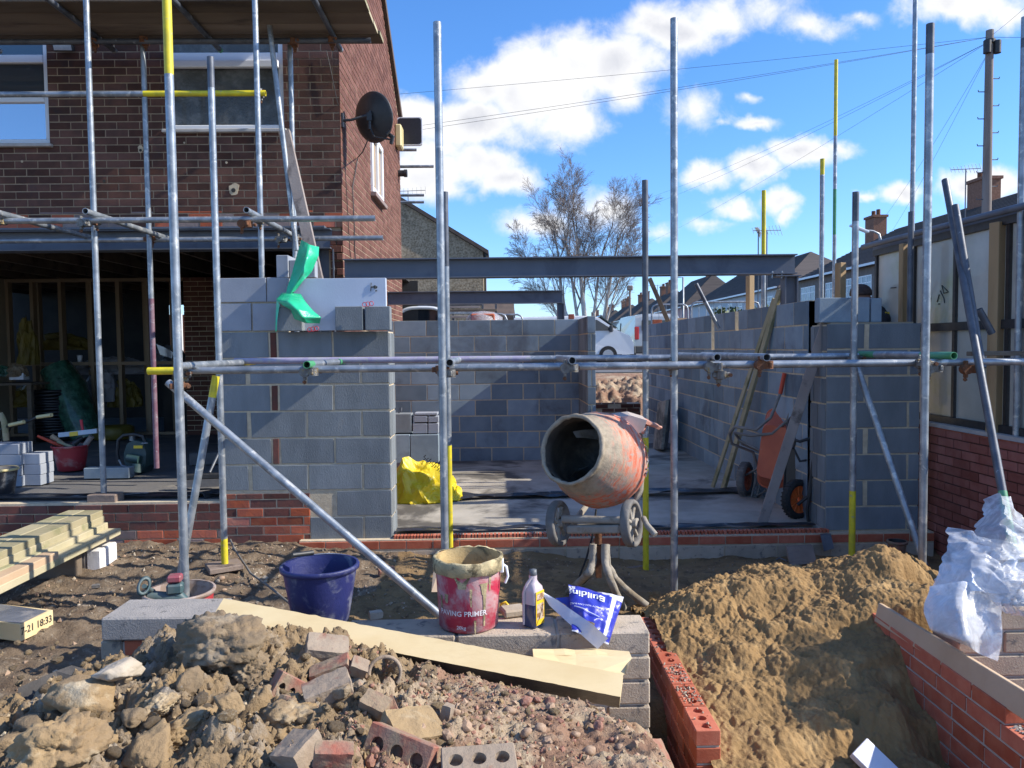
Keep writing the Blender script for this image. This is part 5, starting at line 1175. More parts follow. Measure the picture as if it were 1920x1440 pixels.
brickpiece(735,1358,(.1,.05,.05),(R(30),R(45),R(-50)),'leaning brown brick bat beside the pale slab fragment',['brick_dusty'],lift=.03)
brickpiece(545,1335,(.08,.06,.05),(R(10),R(30),R(70)),'pinkish brick bat in the clay above the grey half brick',['brick_dusty'],lift=.02)
brickpiece(838,1352,(.035,.03,.06),(R(10),R(10),R(70)),'upright grey pebble like bat right of the pale slab fragment',['brick_greyed'],lift=.02)
brickpiece(70,1120,(.02,.02,.02),(0,0,0),'tiny brick crumb on the dirt at the far left',['brick_dusty'],fn=gz)
brickpiece(180,1104,(.05,.03,.02),(R(5),0,R(20)),'dark clod on the dirt right of the foam offcut',['slab_dark'],fn=gz,name='clod',cat='clod')
brickpiece(725,1078,(.12,.08,.06),(R(10),0,R(20)),'broken red brick lying against the footing behind the blue bucket',['brick_dusty'],fn=gz)
brickpiece(1215,1395,(.18,.1,.06),(R(50),R(20),R(50)),'dirty brick wedged in the dark trench beside the block wall end',['brick_dusty'],lift=-.05)
# broken clay pipe
p=P(722,1262,2.72); mt=Matrix.Translation(p)@Vector((.12,-1,.38)).to_track_quat('Z','Y').to_matrix().to_4x4()
mb=MB(); n=22; a0,a1=R(-40),R(215); rows=[]
for r_,z_ in((.062,-.03),(.062,.03),(.05,.03),(.05,-.03),(.062,-.03)): rows.append([mt@Vector((r_*math.cos(a0+(a1-a0)*i/n),-r_*math.sin(a0+(a1-a0)*i/n)*-1,z_)) for i in range(n+1)])
mb.sheet(rows,True); thing(mb,'pipe_fragment',['brick_greyed'],'broken arch of clay pipe sticking out of the rubble under the foam board','pipe fragment')
# black ridge tiles at the left
mat('tile_black',(.05,.045,.04),(.09,.08,.07),9,.9,.6,40,c3=(.25,.22,.18),s3=7,t3=(.6,.75))
mb=MB(); A_=[P(105,1300,2.75),P(150,1290,2.75),P(235,1302,2.72)]; mb.prism([P(33,1290,2.72),P(105,1258,2.82),P(140,1268,2.8),P(125,1335,2.72),P(45,1370,2.62)],(.03,.05,-.0)); thing(mb,'ridge_tile',['tile_black'],'large black broken ridge tile standing up at the left of the heap','roof tile')
mb=MB(); mb.prism([P(0,1372,2.6),P(32,1335,2.66),P(52,1340,2.66),P(35,1385,2.58),P(0,1410,2.5)],(.02,.04,0)); thing(mb,'ridge_tile',['tile_black'],'smaller black tile piece at the left edge below the large one','roof tile')
mb=MB(); mb.prism([P(185,1253,2.95),P(285,1228,2.98),P(240,1245,2.9)],(0,.01,.006)); thing(mb,'plastic_flake',['chalk'],'thin pale slate flake leaning on the whitish lump','slate flake')
# counted medium stones (shared prototypes)
ST=[]
mats_=['stone_brown','stone_red','chalk','clay_lump','brick_dusty','clay_grey']
for i in range(12):
    v,f=lump(i+40,rough=.35,facet=.6 if i%2 else .0,sub=2,flat=(1,.8,.62),fine=.05); mb=MB(); mb.add(v,f,i%2==0); ST.append(mb)
def scatter(n,reg,fn,smin,smax,label,cat,group,name,pick,seed):
    r=random.Random(seed); pr={}
    k=0
    while k<n:
        px=r.uniform(reg[0],reg[2]); py=r.uniform(reg[1],reg[3]); p=hit(px,py,fn); 
        if p.y>6.3: continue
        i=r.randrange(12); m=r.choice(pick); s=smin*(smax/smin)**(r.random()**1.6)
        if (i,m) not in pr: o=ST[i].build(name,[m],loc=(0,0,0)); pr[(i,m)]=o
        else: o=pr[(i,m)].copy(); C.objects.link(o)
        o.location=p+Vector((0,0,s*.25)); o.scale=(s,s,s); o.rotation_euler=(r.uniform(-.4,.4),r.uniform(-.4,.4),r.uniform(0,6)); tag(o,label,cat,group); k+=1
scatter(120,(660,1275,1180,1435),zm,.009,.026,'small brown or reddish pebble on the pebbly side of the foreground heap','pebble','pebbles on the heap','pebble',['stone_brown','stone_red','stone_brown','stone_red','clay_lump'],1)
scatter(170,(20,1200,700,1438),zm,.01,.034,'small crumb of clay on the clay side of the foreground heap','clay crumb','clay crumbs on the heap','clay_crumb',['clay_lump','clay_grey'],2)
scatter(60,(380,1062,800,1110),gz,.008,.03,'small stone on the dirt in front of the footing left of the mixer','stone','stones by the footing','stone',['chalk','clay_grey','stone_brown'],3)
# gravel: uncountable
def gravel(n,reg,fn,smin,smax,mlist,label,seed,ymax=6.3):
    r=random.Random(seed); mb=MB(); 
    base=[Vector(v) for v in((1,0,0),(-1,0,0),(0,1,0),(0,-1,0),(0,0,1),(0,0,-1))]; fs=[(0,2,4),(2,1,4),(1,3,4),(3,0,4),(2,0,5),(1,2,5),(3,1,5),(0,3,5)]
    for k in range(n):
        x=r.uniform(reg[0],reg[2]); y=r.uniform(reg[1],reg[3]); z=fn(x,y); s=smin*(smax/smin)**(r.random()**2)
        if noise.noise(Vector((x*1.7,y*1.7,seed)))<r.uniform(-.5,.3): continue
        q=rotm(r); sc=(s*r.uniform(.7,1.3),s*r.uniform(.6,1.1),s*r.uniform(.4,.8)); mb.mi=r.randrange(len(mlist)); mb.ti=r.random()
        mb.add([Vector((x,y,z+s*.1))+q@Vector((v.x*sc[0],v.y*sc[1],v.z*sc[2])) for v in base],fs,False)
    tag(mb.build('gravel',mlist),label,'gravel',kind='stuff')
gravel(9000,(-5.2,3.5,-.2,6.35),gz,.004,.02,['clay_grey','chalk','stone_brown','dirt','clay_grey','stone_brown'],'loose grey chips and small stones over the brown dirt on the left',11)
gravel(1500,(-.2,5.3,3.0,6.38),gz,.004,.014,['clay_grey','dirt','stone_brown'],'sparse grit on the sandy ground in front of the footing',12)
gravel(8000,(-.6,1.6,.65,3.0),zm,.004,.014,['stone_brown','stone_red','gravelly','clay_lump'],'fine reddish gravel on the right side of the foreground heap',13)
gravel(9000,(-2.2,1.5,-.2,3.15),zm,.004,.015,['clay_lump','clay_grey','clay_grey'],'fine clay crumbs over the left side of the foreground heap',14)
# ---------------- cement mixer ----------------
mat('cement_dry',(.26,.23,.19),(.34,.31,.26),7,.95,.9,40,c3=(.2,.16,.11),s3=5,t3=(.5,.66),bdist=.006)
m=bpy.data.materials.new('drum_paint'); m.use_nodes=True; T=NT(m.node_tree); b=T.nt.nodes['Principled BSDF']; M['drum_paint']=m
v=T.n('ShaderNodeTexCoord').outputs['Object']; sx=T.n('ShaderNodeSeparateXYZ'); T.L.new(v,sx.inputs[0])
n1=T.noise(v,6,7,.7,.5); n2=T.noise(v,22,6,.65); mp=T.n('ShaderNodeMapping'); T.L.new(v,mp.inputs[0]); mp.inputs['Scale'].default_value=(1.2,1.2,14); n3=T.noise(mp.outputs[0],4,5,.6)
cov=T.ramp(T.math('ADD',T.math('ADD',sx.outputs[2],T.math('MULTIPLY',T.math('SUBTRACT',n1,.5),.55)),T.math('MULTIPLY',T.math('SUBTRACT',n3,.5),.4)),.27,.5)
paint=T.mix(T.ramp(n3,.4,.6),(.62,.12,.05),(.6,.27,.19)); paint=T.mix(T.ramp(n2,.47,.62),paint,(.42,.3,.25))
cem=T.mix(T.ramp(n2,.35,.7),(.36,.3,.22),(.24,.2,.145)); T.set(b.inputs['Base Color'],T.mix(cov,paint,cem)); b.inputs['Roughness'].default_value=.75
bn=T.n('ShaderNodeBump'); bn.inputs['Strength'].default_value=.7; bn.inputs['Distance'].default_value=.006; T.L.new(T.math('MULTIPLY',T.noise(v,34,8,.7),T.math('MULTIPLY_ADD',cov,.8,.25)),bn.inputs['Height']); T.L.new(bn.outputs[0],b.inputs['Normal'])
YX=5.1; bc=P(1123,862,YX); ax=Vector((-.58,-.75,.3)).normalized(); base=bc-ax*.24
MX=empty('cement_mixer',(bc.x,bc.y,0),'cement crusted orange mixer on a stand with its drum mouth facing the camera','cement mixer')
mtx=Matrix.Translation(base)@ax.to_track_quat('Z','Y').to_matrix().to_4x4()
mb=MB(); mb.lathe([(.001,-.02),(.1,-.02),(.2,.0),(.262,.045),(.298,.12),(.312,.19),(.318,.2),(.318,.26),(.312,.27),(.305,.33),(.283,.41),(.252,.49),(.222,.55),(.215,.575),(.228,.585),(.232,.6),(.222,.612),(.208,.606),(.205,.59)],None,64,wob=.002)
for i,p in enumerate(mb.v):
    n_=.005*fb(p*9,.5,4)+.012*max(0,p.z-.3)*fb(p*18,.5,4); d=Vector((p.x,p.y,0)); 
    if d.length>.05: mb.v[i]=p+d.normalized()*n_
dr=mb.build('drum',['drum_paint'],loc=(0,0,0)); dr.parent=MX; dr['_org']=MX['_org']; dr.matrix_local=Matrix.Translation(-Vector((bc.x,bc.y,0)))@mtx
mb=MB(); mb.lathe([(.205,.59),(.2,.54),(.232,.45),(.262,.33),(.28,.2),(.235,.06),(.18,.01),(.001,.0)],None,48); i_=mb.build('drum_inside',['cement_dark'] if 'cement_dark' in M else [mat('cement_dark',(.055,.048,.04),(.11,.095,.075),9,.6,.6,40,c3=(.16,.13,.1),s3=4,t3=(.52,.66))],loc=(0,0,0)); i_.parent=MX; i_.matrix_local=Matrix.Translation(-Vector((bc.x,bc.y,0)))@mtx  # darker cement colour on the inside of the drum
mb=MB()
for k in range(3):
    a=R(75+k*120); c=[mtx@Vector(((.225-.05*t)*math.cos(a+t*.9),(.225-.05*t)*math.sin(a+t*.9),.12+.33*t)) for t in[i/6 for i in range(7)]]; c2=[mtx@Vector(((.13)*math.cos(a+t*.9),.13*math.sin(a+t*.9),.14+.3*t)) for t in[i/6 for i in range(7)]]
    mb.sheet([c,c2],False); mb.sheet([[q+Vector((0,.006,0)) for q in c],[q+Vector((0,.006,0)) for q in c2]],False)
mb.build('paddle',['cement_dry'],MX)
# lettering on the drum
def textmesh(s,size,font_shear=0,bold=0):
    cu=bpy.data.curves.new('t','FONT'); cu.body=s; cu.size=size; cu.extrude=.0; cu.resolution_u=3; cu.offset=bold; o=bpy.data.objects.new('t',cu); C.objects.link(o); bpy.context.view_layer.update(); me=evalmesh(o); vs=[v.co.copy() for v in me.vertices]; fs=[list(p.vertices) for p in me.polygons]; bpy.data.objects.remove(o)
    w_=max(v.x for v in vs); return vs,fs,w_
mat('ink_blue',(.05,.06,.12),(.3,.3,.33),30,.8,thr=(.45,.6)); mat('ink_white',(.8,.78,.78),(.72,.6,.6),40,.7,thr=(.5,.7)); mat('ink_black',(.02,.02,.02),(.08,.08,.07),30,.6); mat('ink_blueclean',(.03,.04,.35),None,5,.4)
vs,fs,w_=textmesh('ALTRAD',.075,bold=.002); mb=MB(); 
def drumpt(u,v_): # u along circumference, v along the axis
    a=ang0+u/.31; z=.13+v_; import bisect
    pr=[(.262,.045),(.298,.12),(.312,.19),(.318,.2),(.318,.26)]
    r_=.3
    for (ra,za),(rb,zb_2) in zip(pr,pr[1:]):
        if za<=z<=zb_2: r_=ra+(rb-ra)*(z-za)/(zb_2-za)
    r_+=.011; return mtx@Vector((r_*math.cos(a),r_*math.sin(a),z))
# angle facing right-camera side
inv=mtx.inverted().to_3x3(); dcam=inv@Vector((.62,-.74,.3)); tgt=P(1170,850,5.1)
best=min(range(360),key=lambda k:((mtx@Vector((.31*math.cos(R(k)),.31*math.sin(R(k)),.16)))-CAM).length*.6+abs(((mtx@Vector((.31*math.cos(R(k)),.31*math.sin(R(k)),.16)))-tgt).x)*1.0+abs(((mtx@Vector((.31*math.cos(R(k)),.31*math.sin(R(k)),.16)))-tgt).z)*1.5)
ang0=R(best)-w_/2/.31
mb.add([drumpt(v.x,v.y-.03) for v in vs],fs,False); mb.build('lettering',['ink_blue'],MX)
# housing, frame and handle
mb=MB(); mb.smooth=False
mat('housing',(.42,.36,.32),(.5,.44,.4),6,.7,.2,20,c3=(.5,.2,.13),s3=3,t3=(.6,.72)); mat('housing_orange',(.55,.2,.12),(.48,.3,.24),8,.7,.2,20)
h0=P(1200,800,5.35); mb.prism([P(1148,783,5.2),P(1183,779,5.2),P(1213,788,5.2),P(1205,812,5.2),P(1186,812,5.2),P(1165,802,5.2)],(.03,.32,.0)); mb.build('motor_housing',['housing'],MX)
mb=MB(); mb.path([P(1205,812,5.2),P(1212,795,5.25),P(1240,802,5.3)],.012,6); mb.prism([P(1210,787,5.2),P(1240,801,5.25),P(1236,806,5.25),P(1211,795,5.2)],(.02,.22,0)); mb.build('motor_cover',['housing_orange'],MX)
mb=MB(); mb.path([P(1196,806,5.35),P(1205,860,5.38),P(1200,920,5.38),P(1189,952,5.3),P(1180,962,5.25)],.024,10); mb.path([P(1098,950,5.35),P(1085,968,5.25),P(1075,982,5.15)],.022,8); mb.build('yoke',['cement_dry'],MX)
wl=P(1047,981,4.95); wr=P(1184,981,4.72); mb=MB(); axd=(wr-wl).normalized()
up=Vector((0,0,1)); mb.tube(wl+up*.028+axd*.03,wr+up*.02-axd*.05,.026,12); mb.box((wl+wr)/2-up*.035,(.36,.07,.05),Matrix((axd,Vector((-axd.y,axd.x,0)),up)).transposed(),.01)
for i,p in enumerate(mb.v): mb.v[i]=p+Vector((0,0,1))*.008*fb(p*22,.5,3)
mb.build('axle_beam',['cement_dry'],MX)
wm=[]
for k,c in enumerate((wl,wr)):
    q=axd.to_track_quat('Z','Y').to_matrix().to_4x4(); mw=Matrix.Translation(c)@q; R_=.147
    mb=MB(); mb.lathe([(.12,-.027),(.14,-.028),(R_,-.018),(R_,.018),(.14,.028),(.12,.027),(.116,.01),(.116,-.01),(.12,-.027)],mw,36); t=mb.build('wheel',['cement_dry' if 0 else 'rubber_dusty'] if 'rubber_dusty' in M else [mat('rubber_dusty',(.2,.185,.165),(.11,.105,.1),9,.9,.5,30)],MX)
    mb=MB(); mb.tube(mw@Vector((0,0,-.035)),mw@Vector((0,0,.035)),.028,14)
    for i in range(7): a=2*PI*i/7; mb.tube(mw@Vector((.02*math.cos(a),.02*math.sin(a),0)),mw@Vector((.118*math.cos(a),.118*math.sin(a),0)),.013,6)
    mb.build('hub',['cement_dry'],t)
mb=MB(); mb.path([P(1207,972,4.75),P(1213,985,4.65),P(1229,1003,4.6)],.019,8); mb.build('handle',['cement_dry'],MX)
# stand
st=P(1122,1005,4.95); mb=MB(); mb.tube(P(1122,985,4.95),P(1122,1020,4.95),.024,12); mb.box(P(1122,1052,4.95),(.035,.05,.21)); 
mb.build('stand_column',['rusty'],MX)
g0=0.02
for pts in([P(1112,1020,4.93),P(1112,1055,4.92),P(1104,1075,4.85),PZ(1066,1110,g0)],[P(1134,1020,4.93),P(1134,1055,4.9),P(1145,1090,4.8),PZ(1168,1140,g0)],[P(1136,1022,5.0),P(1138,1060,5.0),P(1158,1092,5.05),PZ(1212,1136,g0)],[P(1114,1022,5.0),P(1112,1060,5.05),P(1108,1072,5.2),PZ(1092,1090,g0)]):
    # smooth the bend
    q=[]
    for i in range(len(pts)-1):
        for k in range(5): 
            t=k/5; a,b_=pts[i],pts[i+1]; q.append(a.lerp(b_,t))
    q.append(pts[-1]); q=[q[0]]+[(q[i-1]+q[i]+q[i+1])/3 for i in range(1,len(q)-1)]+[q[-1]]
    mb=MB(); mb.path(q,.025,10); 
    for i,p in enumerate(mb.v): mb.v[i]=p+Vector((1,0,.3))*.006*fb(p*30,.5,3)
    mb.build('leg',['cement_dry'],MX)
mb=MB(); mb.path([P(1118,955,5.3),P(1112,1000,5.25),P(1100,1045,5.2),P(1085,1085,5.1),PZ(1078,1105,.03)],.007,6); thing(mb,'cable',['rubber'],'black cable hanging from the cement mixer to the ground','cable')
# ---------------- wheelbarrows ----------------
mat('barrow_orange',(.55,.13,.06),(.45,.1,.05),4,.6,.2,20,c3=(.4,.3,.27),s3=5,t3=(.62,.75)); mat('barrow_grip',(.6,.08,.04),None,5,.5); mat('frame_grey',(.16,.15,.14),(.24,.22,.2),9,.7,.3,40); mat('wheel_orange',(.75,.15,.03),None,5,.5); mat('black_tray',(.02,.02,.022),None,5,.4)
def loft(mb,r0,r1,c0,c1,X,Y,thick=.0,n=6):
    """rounded rectangle loft: half sizes r0,r1 at centres c0,c1 with axes X,Y"""
    def ring(c,r,rad): return [c+X*u+Y*v_ for u,v_ in rrect(r[0]*2,r[1]*2,rad,4)]
    A=ring(c0,r0,.06);B=ring(c1,r1,.09); k=len(A); mb.add(A+B,[(i,(i+1)%k,k+(i+1)%k,k+i) for i in range(k)],False); mb.add(A,[list(range(k))],False)
    Bi=ring(c1,(r1[0]-.012,r1[1]-.012),.08); Ai=ring(c0+(c1-c0)*.05,(r0[0]-.01,r0[1]-.01),.055); mb.add(B+Bi+Ai,[(i,(i+1)%k,k+(i+1)%k,k+i) for i in range(k)]+[(k+i,k+(i+1)%k,2*k+(i+1)%k,2*k+i) for i in range(k)]+[[2*k+i for i in range(k)]],False)
    mb.path(B,.011,6,closed=True)
def wheel(parent,c,axis,R_,w,tm,rm,spoke=True):
    q=Vector(axis).normalized().to_track_quat('Z','Y').to_matrix().to_4x4(); mw=Matrix.Translation(c)@q; mb=MB()
    prof=[(R_-.055,-w*.4),(R_-.03,-w*.5),(R_-.006,-w*.32),(R_,0),(R_-.006,w*.32),(R_-.03,w*.5),(R_-.055,w*.4),(R_-.055,-w*.4)]
    mb.lathe(prof,mw,36)
    for i in range(30): a=2*PI*i/30; mb.box(mw@Vector(((R_-.004)*math.cos(a),(R_-.004)*math.sin(a),0)),(.012,.012,w*.75),(mw.to_3x3()@Matrix.Rotation(a,3,'Z')))
    t=mb.build('wheel',[tm],parent); mb=MB(); mb.lathe([(R_-.055,-w*.35),(R_-.06,-w*.2),(R_*.3,-w*.12),(.03,-w*.3),(.03,w*.3),(R_*.3,w*.12),(R_-.06,w*.2),(R_-.055,w*.35)],mw,28)
    for i in range(12): a=2*PI*i/12; mb.tube(mw@Vector((.03*math.cos(a),.03*math.sin(a),w*.2)),mw@Vector(((R_-.06)*math.cos(a),(R_-.06)*math.sin(a),w*.2)),.007,5); mb.tube(mw@Vector((.03*math.cos(a),.03*math.sin(a),-w*.2)),mw@Vector(((R_-.06)*math.cos(a),(R_-.06)*math.sin(a),-w*.2)),.007,5)
    mb.build('rim',[rm],t); return t
WB=empty('wheelbarrow',P(1430,925,7.9),'orange wheelbarrow tipped up against the long block wall, nearer the leaning timbers','wheelbarrow')
Yb=7.5; ctr=P(1462,848,Yb); L_=Vector((-.28,.1,1)).normalized() ; nn=Vector((1,.15,.22)).normalized(); nn=(nn-L_*nn.dot(L_)).normalized(); Wd=L_.cross(nn).normalized()
L_=Vector((.12,-.05,1)).normalized(); nn=Vector((.75,.6,.0)); nn=(nn-L_*nn.dot(L_)).normalized(); Wd=L_.cross(nn).normalized()
mb=MB(); loft(mb,(.26,.15),(.40,.27),ctr-nn*.12,ctr+nn*.12,L_,Wd); mb.build('tray',['barrow_orange'],WB)
w1c=P(1397,894,8.05); w1c.z=.16+.17; wheel(WB,w1c,(.8,-.6,0),.18,.09,'rubber_dusty','barrow_orange')
for s,gx,gy,tx,ty in((-1,1471,700,1463,738),(1,1503,704,1493,745)):
    g0_=P(gx,gy,7.2 if s>0 else 7.35); g1_=P(tx,ty,7.25 if s>0 else 7.4)
    mb=MB(); mb.tube(g0_,g1_,.02,10); 
    pts=[g1_,P(tx-18,ty+45,7.35),P(tx-45,ty+68,7.45),P(tx-85,ty+62 if s<0 else ty+72,7.6),P(1368 if s<0 else 1378,812,7.75),P(1372 if s<0 else 1392,832,7.8),P(1412 if s<0 else 1430,848,7.85),P(1422 if s<0 else 1432,880,7.9),P(1414 if s<0 else 1420,910,7.95)]
    f=MB(); f.path(pts,.015,8); f.path([pts[-2],P(1408 if s<0 else 1418,935,7.95),P(1440 if s<0 else 1436,918,7.8)],.012,6)
    fo=f.build('frame',['frame_grey'],WB); mb.build('grip',['barrow_grip'],WB)
mb=MB(); mb.tube(P(1385,825,7.75),P(1425,845,7.6),.012,8); mb.path([P(1392,894,8.05),P(1418,880,7.9),P(1440,860,7.7)],.012,6); mb.build('stay',['frame_grey'],WB)
WB2=empty('wheelbarrow',P(1500,985,6.95),'black framed wheelbarrow with a knobbly tyre on an orange wheel beside the right pier','wheelbarrow')
c=P(1495,946,6.95); c.z=.155+.175; wheel(WB2,c,(.45,-.9,.05),.18,.085,'rubber','wheel_orange')
ctr=P(1520,860,7.15); L_=Vector((.05,0,1)); nn=Vector((-.35,.94,0)).normalized(); Wd=L_.cross(nn).normalized()
mb=MB(); loft(mb,(.24,.1),(.40,.17),ctr-nn*.1,ctr+nn*.14,L_.normalized(),Wd); mb.build('tray',['black_tray'],WB2)
mb=MB(); mb.path([P(1496,946,6.85),P(1516,930,6.8),P(1524,870,6.8),P(1532,795,6.8),P(1538,780,6.85)],.016,8); mb.path([P(1516,985,6.8),P(1513,955,6.8),P(1530,870,6.78)],.014,8); mb.path([P(1475,820,7.0),P(1500,828,6.85),P(1530,818,6.85)],.014,8); mb.path([P(1480,825,7),P(1500,865,6.9),P(1528,860,6.85)],.012,8); mb.build('frame',['black_plastic'],WB2)
mb=MB(); mb.path([P(1487,818,6.95)]+[P(1481+10*math.cos(t),828+14*math.sin(t),6.95) for t in[i*.5-1.5 for i in range(10)]],.011,6); mb.build('grip',['black_plastic'],WB2)
# ---------------- timbers against the long wall ----------------
def plank2(a,b,w,t,facing=(-1,-.3,0),mt_='timber_treated'):
    mb=MB(); a=Vector(a);b=Vector(b); z=(b-a).normalized(); y=Vector(facing); y=(y-z*y.dot(z)).normalized(); x=y.cross(z); mb.box((a+b)/2,(w,t,(b-a).length),Matrix((x,y,z)).transposed(),.003); return mb
thing(plank2(P(1336,914,8.55),P(1452,560,7.75),.05,.025),'batten',['timber_treated'],'left of two long treated battens leaning on the block wall beside the orange wheelbarrow','batten')
thing(plank2(P(1356,918,8.4),P(1463,543,7.62),.06,.04),'batten',['timber_treated'],'right of two long treated battens leaning on the block wall beside the orange wheelbarrow','batten')
thing(plank2(P(1427,988,6.72),P(1549,606,6.62),.085,.03,(-.2,-1,0)),'board',['timber_grey'],'grey weathered board leaning from the garage floor up to the right block pier','board')
for px,y0,y1,Y,w_,t_,lab in((1406,517,960,9.42,.075,.075,'square timber post standing in the nearer gap of the long block wall'),(1575,493,700,7.7,.075,.08,'square timber post rising behind the blocks on the right pier'),(1692,457,760,6.95,.06,.05,'timber post behind the right pier beside the short dark pole'),(1867,417,845,5.68,.15,.09,'thick pale timber post with knots standing on the red brick wall')):
    c=P(px,600,Y); zt_=P(px,y0,Y).z; z0=P(px,y1,Y).z; z0=max(z0,.0) if px!=1867 else None
    if px==1867: c=PX(1867,600,3.83); zt_=P(px,417,c.y).z; z0=P(px,822,c.y).z
    mb=MB(); mb.box((c.x,c.y,(zt_+z0)/2),(w_ if px!=1867 else .07,t_,zt_-z0),Matrix.Rotation(.35 if px!=1867 else .25,3,'Z'),.004); thing(mb,'timber_post',['timber_new'],lab,'timber post')
thing(plank2(P(1254,606,13.9),P(1218,522,13.6),.07,.05,(0,-1,0)),'timber_strut',['timber_deck'],'sloping dark timber strut beyond the doorway beside the black topped pole','timber strut')
thing(plank2(P(1545,975,6.66),P(1545,640,6.66),.012,.012,(0,-1,0)),'pipe_run',['rusty'],'thin copper coloured pipe running up the left edge of the right pier','pipe')
c=P(1370,603,14); mb=MB(); mb.box((P(1272,600,14.2).x,14.2,2.2),(.3,.1,.11)); thing(mb,'timber_offcut',['timber_pale'],'short pale offcut on top of the far end of the long block wall','offcut')
mb=MB(); mb.prism([P(1475,1026,6.25),P(1523,1022,6.25),P(1532,1056,6.1),P(1482,1060,6.1)],(0,.03,0)); thing(mb,'board_offcut',['timber_pad'],'square brown board leaning on the footing behind the sand heap','board')
mb=MB(); ribbon(mb,[tuple(P(1538,1003,6.4)),tuple(P(1562,1003,6.4))],.01,.0,1,4,2); rows=[[P(x,y+dy,Y) for x in(1539,1549,1560)] for y,Y,dy in((999,6.45,0),(1003,6.38,0),(1015,6.36,0),(1032,6.36,0))]
mb=MB(); mb.sheet([[P(1537,998,6.5),P(1557,998,6.5)],[P(1538,1003,6.37),P(1558,1002,6.37)],[P(1545,1034,6.33),P(1564,1028,6.33)]],False); mb.sheet([[P(1537,998,6.504),P(1557,998,6.504)],[P(1538,1003,6.374),P(1558,1002,6.374)],[P(1545,1034,6.334),P(1564,1028,6.334)]],False); thing(mb,'flashing_offcut',['galv_dark'],'dark strip of flashing bent over the footing beside the right pier','strip')
# ---------------- neighbour's wall and panels on the right ----------------
XS=3.75; fS=lambda u,z,d:(XS-d,-u,z); zS=P(1742,800,yat(1742,XS)).z; yS0=yat(1742,XS)+.6
mb=MB(); mat('brick_shed',(.26,.075,.055),(.32,.11,.085),9,.9,.4,50,tint=.25); masonry(mb,fS,-yS0,-2.6,-.1,zS,bl,bh,bj,rec=.006,mi=0,jit=.0015); mb.mi=1; mb.boxab((XS+.007,2.6,-.2),(XS+.22,yS0,zS-.0)); mb.mi=2; mb.boxab((XS-.004,2.6,zS+.001),(XS+.23,yS0,zS+.006)); thing(mb,'brick_wall',['brick_shed','brick_brown','brick_new'],'red brick garden wall on the right under the translucent panels','wall')
SH=empty('panel_shed',(XS+.25,6,zS),'shed wall of dirty translucent panels in dark frames with a gutter along its top','shed')
mat('panel_dirty',(.52,.51,.45),(.38,.375,.33),2.2,.35,.1,20,c3=(.36,.36,.2),s3=1.3,t3=(.52,.75),coat=.2)
XP=XS+.12; ygs=[yat(1646,XP),yat(1717,XP),yat(1795,XP),yat(1895,XP),5.15,4.9]; zg=P(1646,480,ygs[0]).z; zmid=P(1795,612,ygs[2]).z
mb=MB(); 
for y in ygs: mb.boxab((XP-.02,y-.018,zS+.09),(XP+.03,y+.018,zg))
mb.boxab((XP-.034,4.9,zS+.03),(XP+.034,ygs[0]+.03,zS+.1)); mb.boxab((XP-.028,4.9,zmid-.035),(XP+.028,ygs[1],zmid+.035)); mb.boxab((XP-.034,4.9,zg-.001),(XP+.034,ygs[0]+.03,zg+.06)); mb.build('frame',['black_plastic'],SH)
for i in range(5):
    a,b_=ygs[i+1],ygs[i]
    for z0,z1 in(((zS+.1,zg),) if i==0 else ((zS+.1,zmid-.035),(zmid+.035,zg))): g=MB(); g.boxab((XP+.0,a+.03,z0),(XP+.012,b_-.03,z1)); g.build('panel',['panel_dirty'],SH)
mb=MB(); a=Vector((XP-.08,4.8,zg+.08)); b_=Vector((XP-.08,ygs[0]+.15,zg+.11)); mb.tube(a,b_,.027,16); mb.build('gutter',['steel_paint'],SH)
mb=MB(); mb.boxab((XP-.0,4.85,zg+.061),(XP+3.4,ygs[0]+.1,zg+.1)); mb.build('roof',['steel_paint'],SH)
mb=MB(); mb.boxab((XP+.03,ygs[0]-.03,0),(XP+3.4,ygs[0]+.02,zg+.05)); mb.build('end_wall',['dark_room'],SH)
mb=MB(); mb.boxab((XS+.02,2.6,zS+.007),(XS+.1,yS0,zS+.04)); mb.build('sill',['sill'],SH)
# scribbles on the panels
def stroke(pts,r_,X=XP-.004): return [PX(x,y,X) for x,y in pts]
for pts,lab in(([(1771,568),(1770,560),(1763,545)],0),([(1776,545),(1766,535),(1770,550),(1778,547)],0),([(1757,566),(1761,552)],0),([(1759,570),(1762,570)],0),([(1670,540),(1680,539)],0),([(1745,558),(1744,562)],0)):
    mb=MB(); mb.path(stroke(pts,.004),.005,5); mb.build('scribble',['ink_black'],SH)
mb=MB(); mb.boxab((2.0,0,0),(2.1,.1,.1)); 
a=P(1745,664,5.3);b_=P(1960,664,4.6); mb=plank2(Vector((3.2,5.15,P(1750,664,5.15).z)),Vector((4.2,5.15,P(1750,664,5.15).z)),.12,.03,(0,0,1)); thing(mb,'scaffold_board',['timber_deck'],'short dark board lying on the ledger tubes at the right edge','scaffold board')
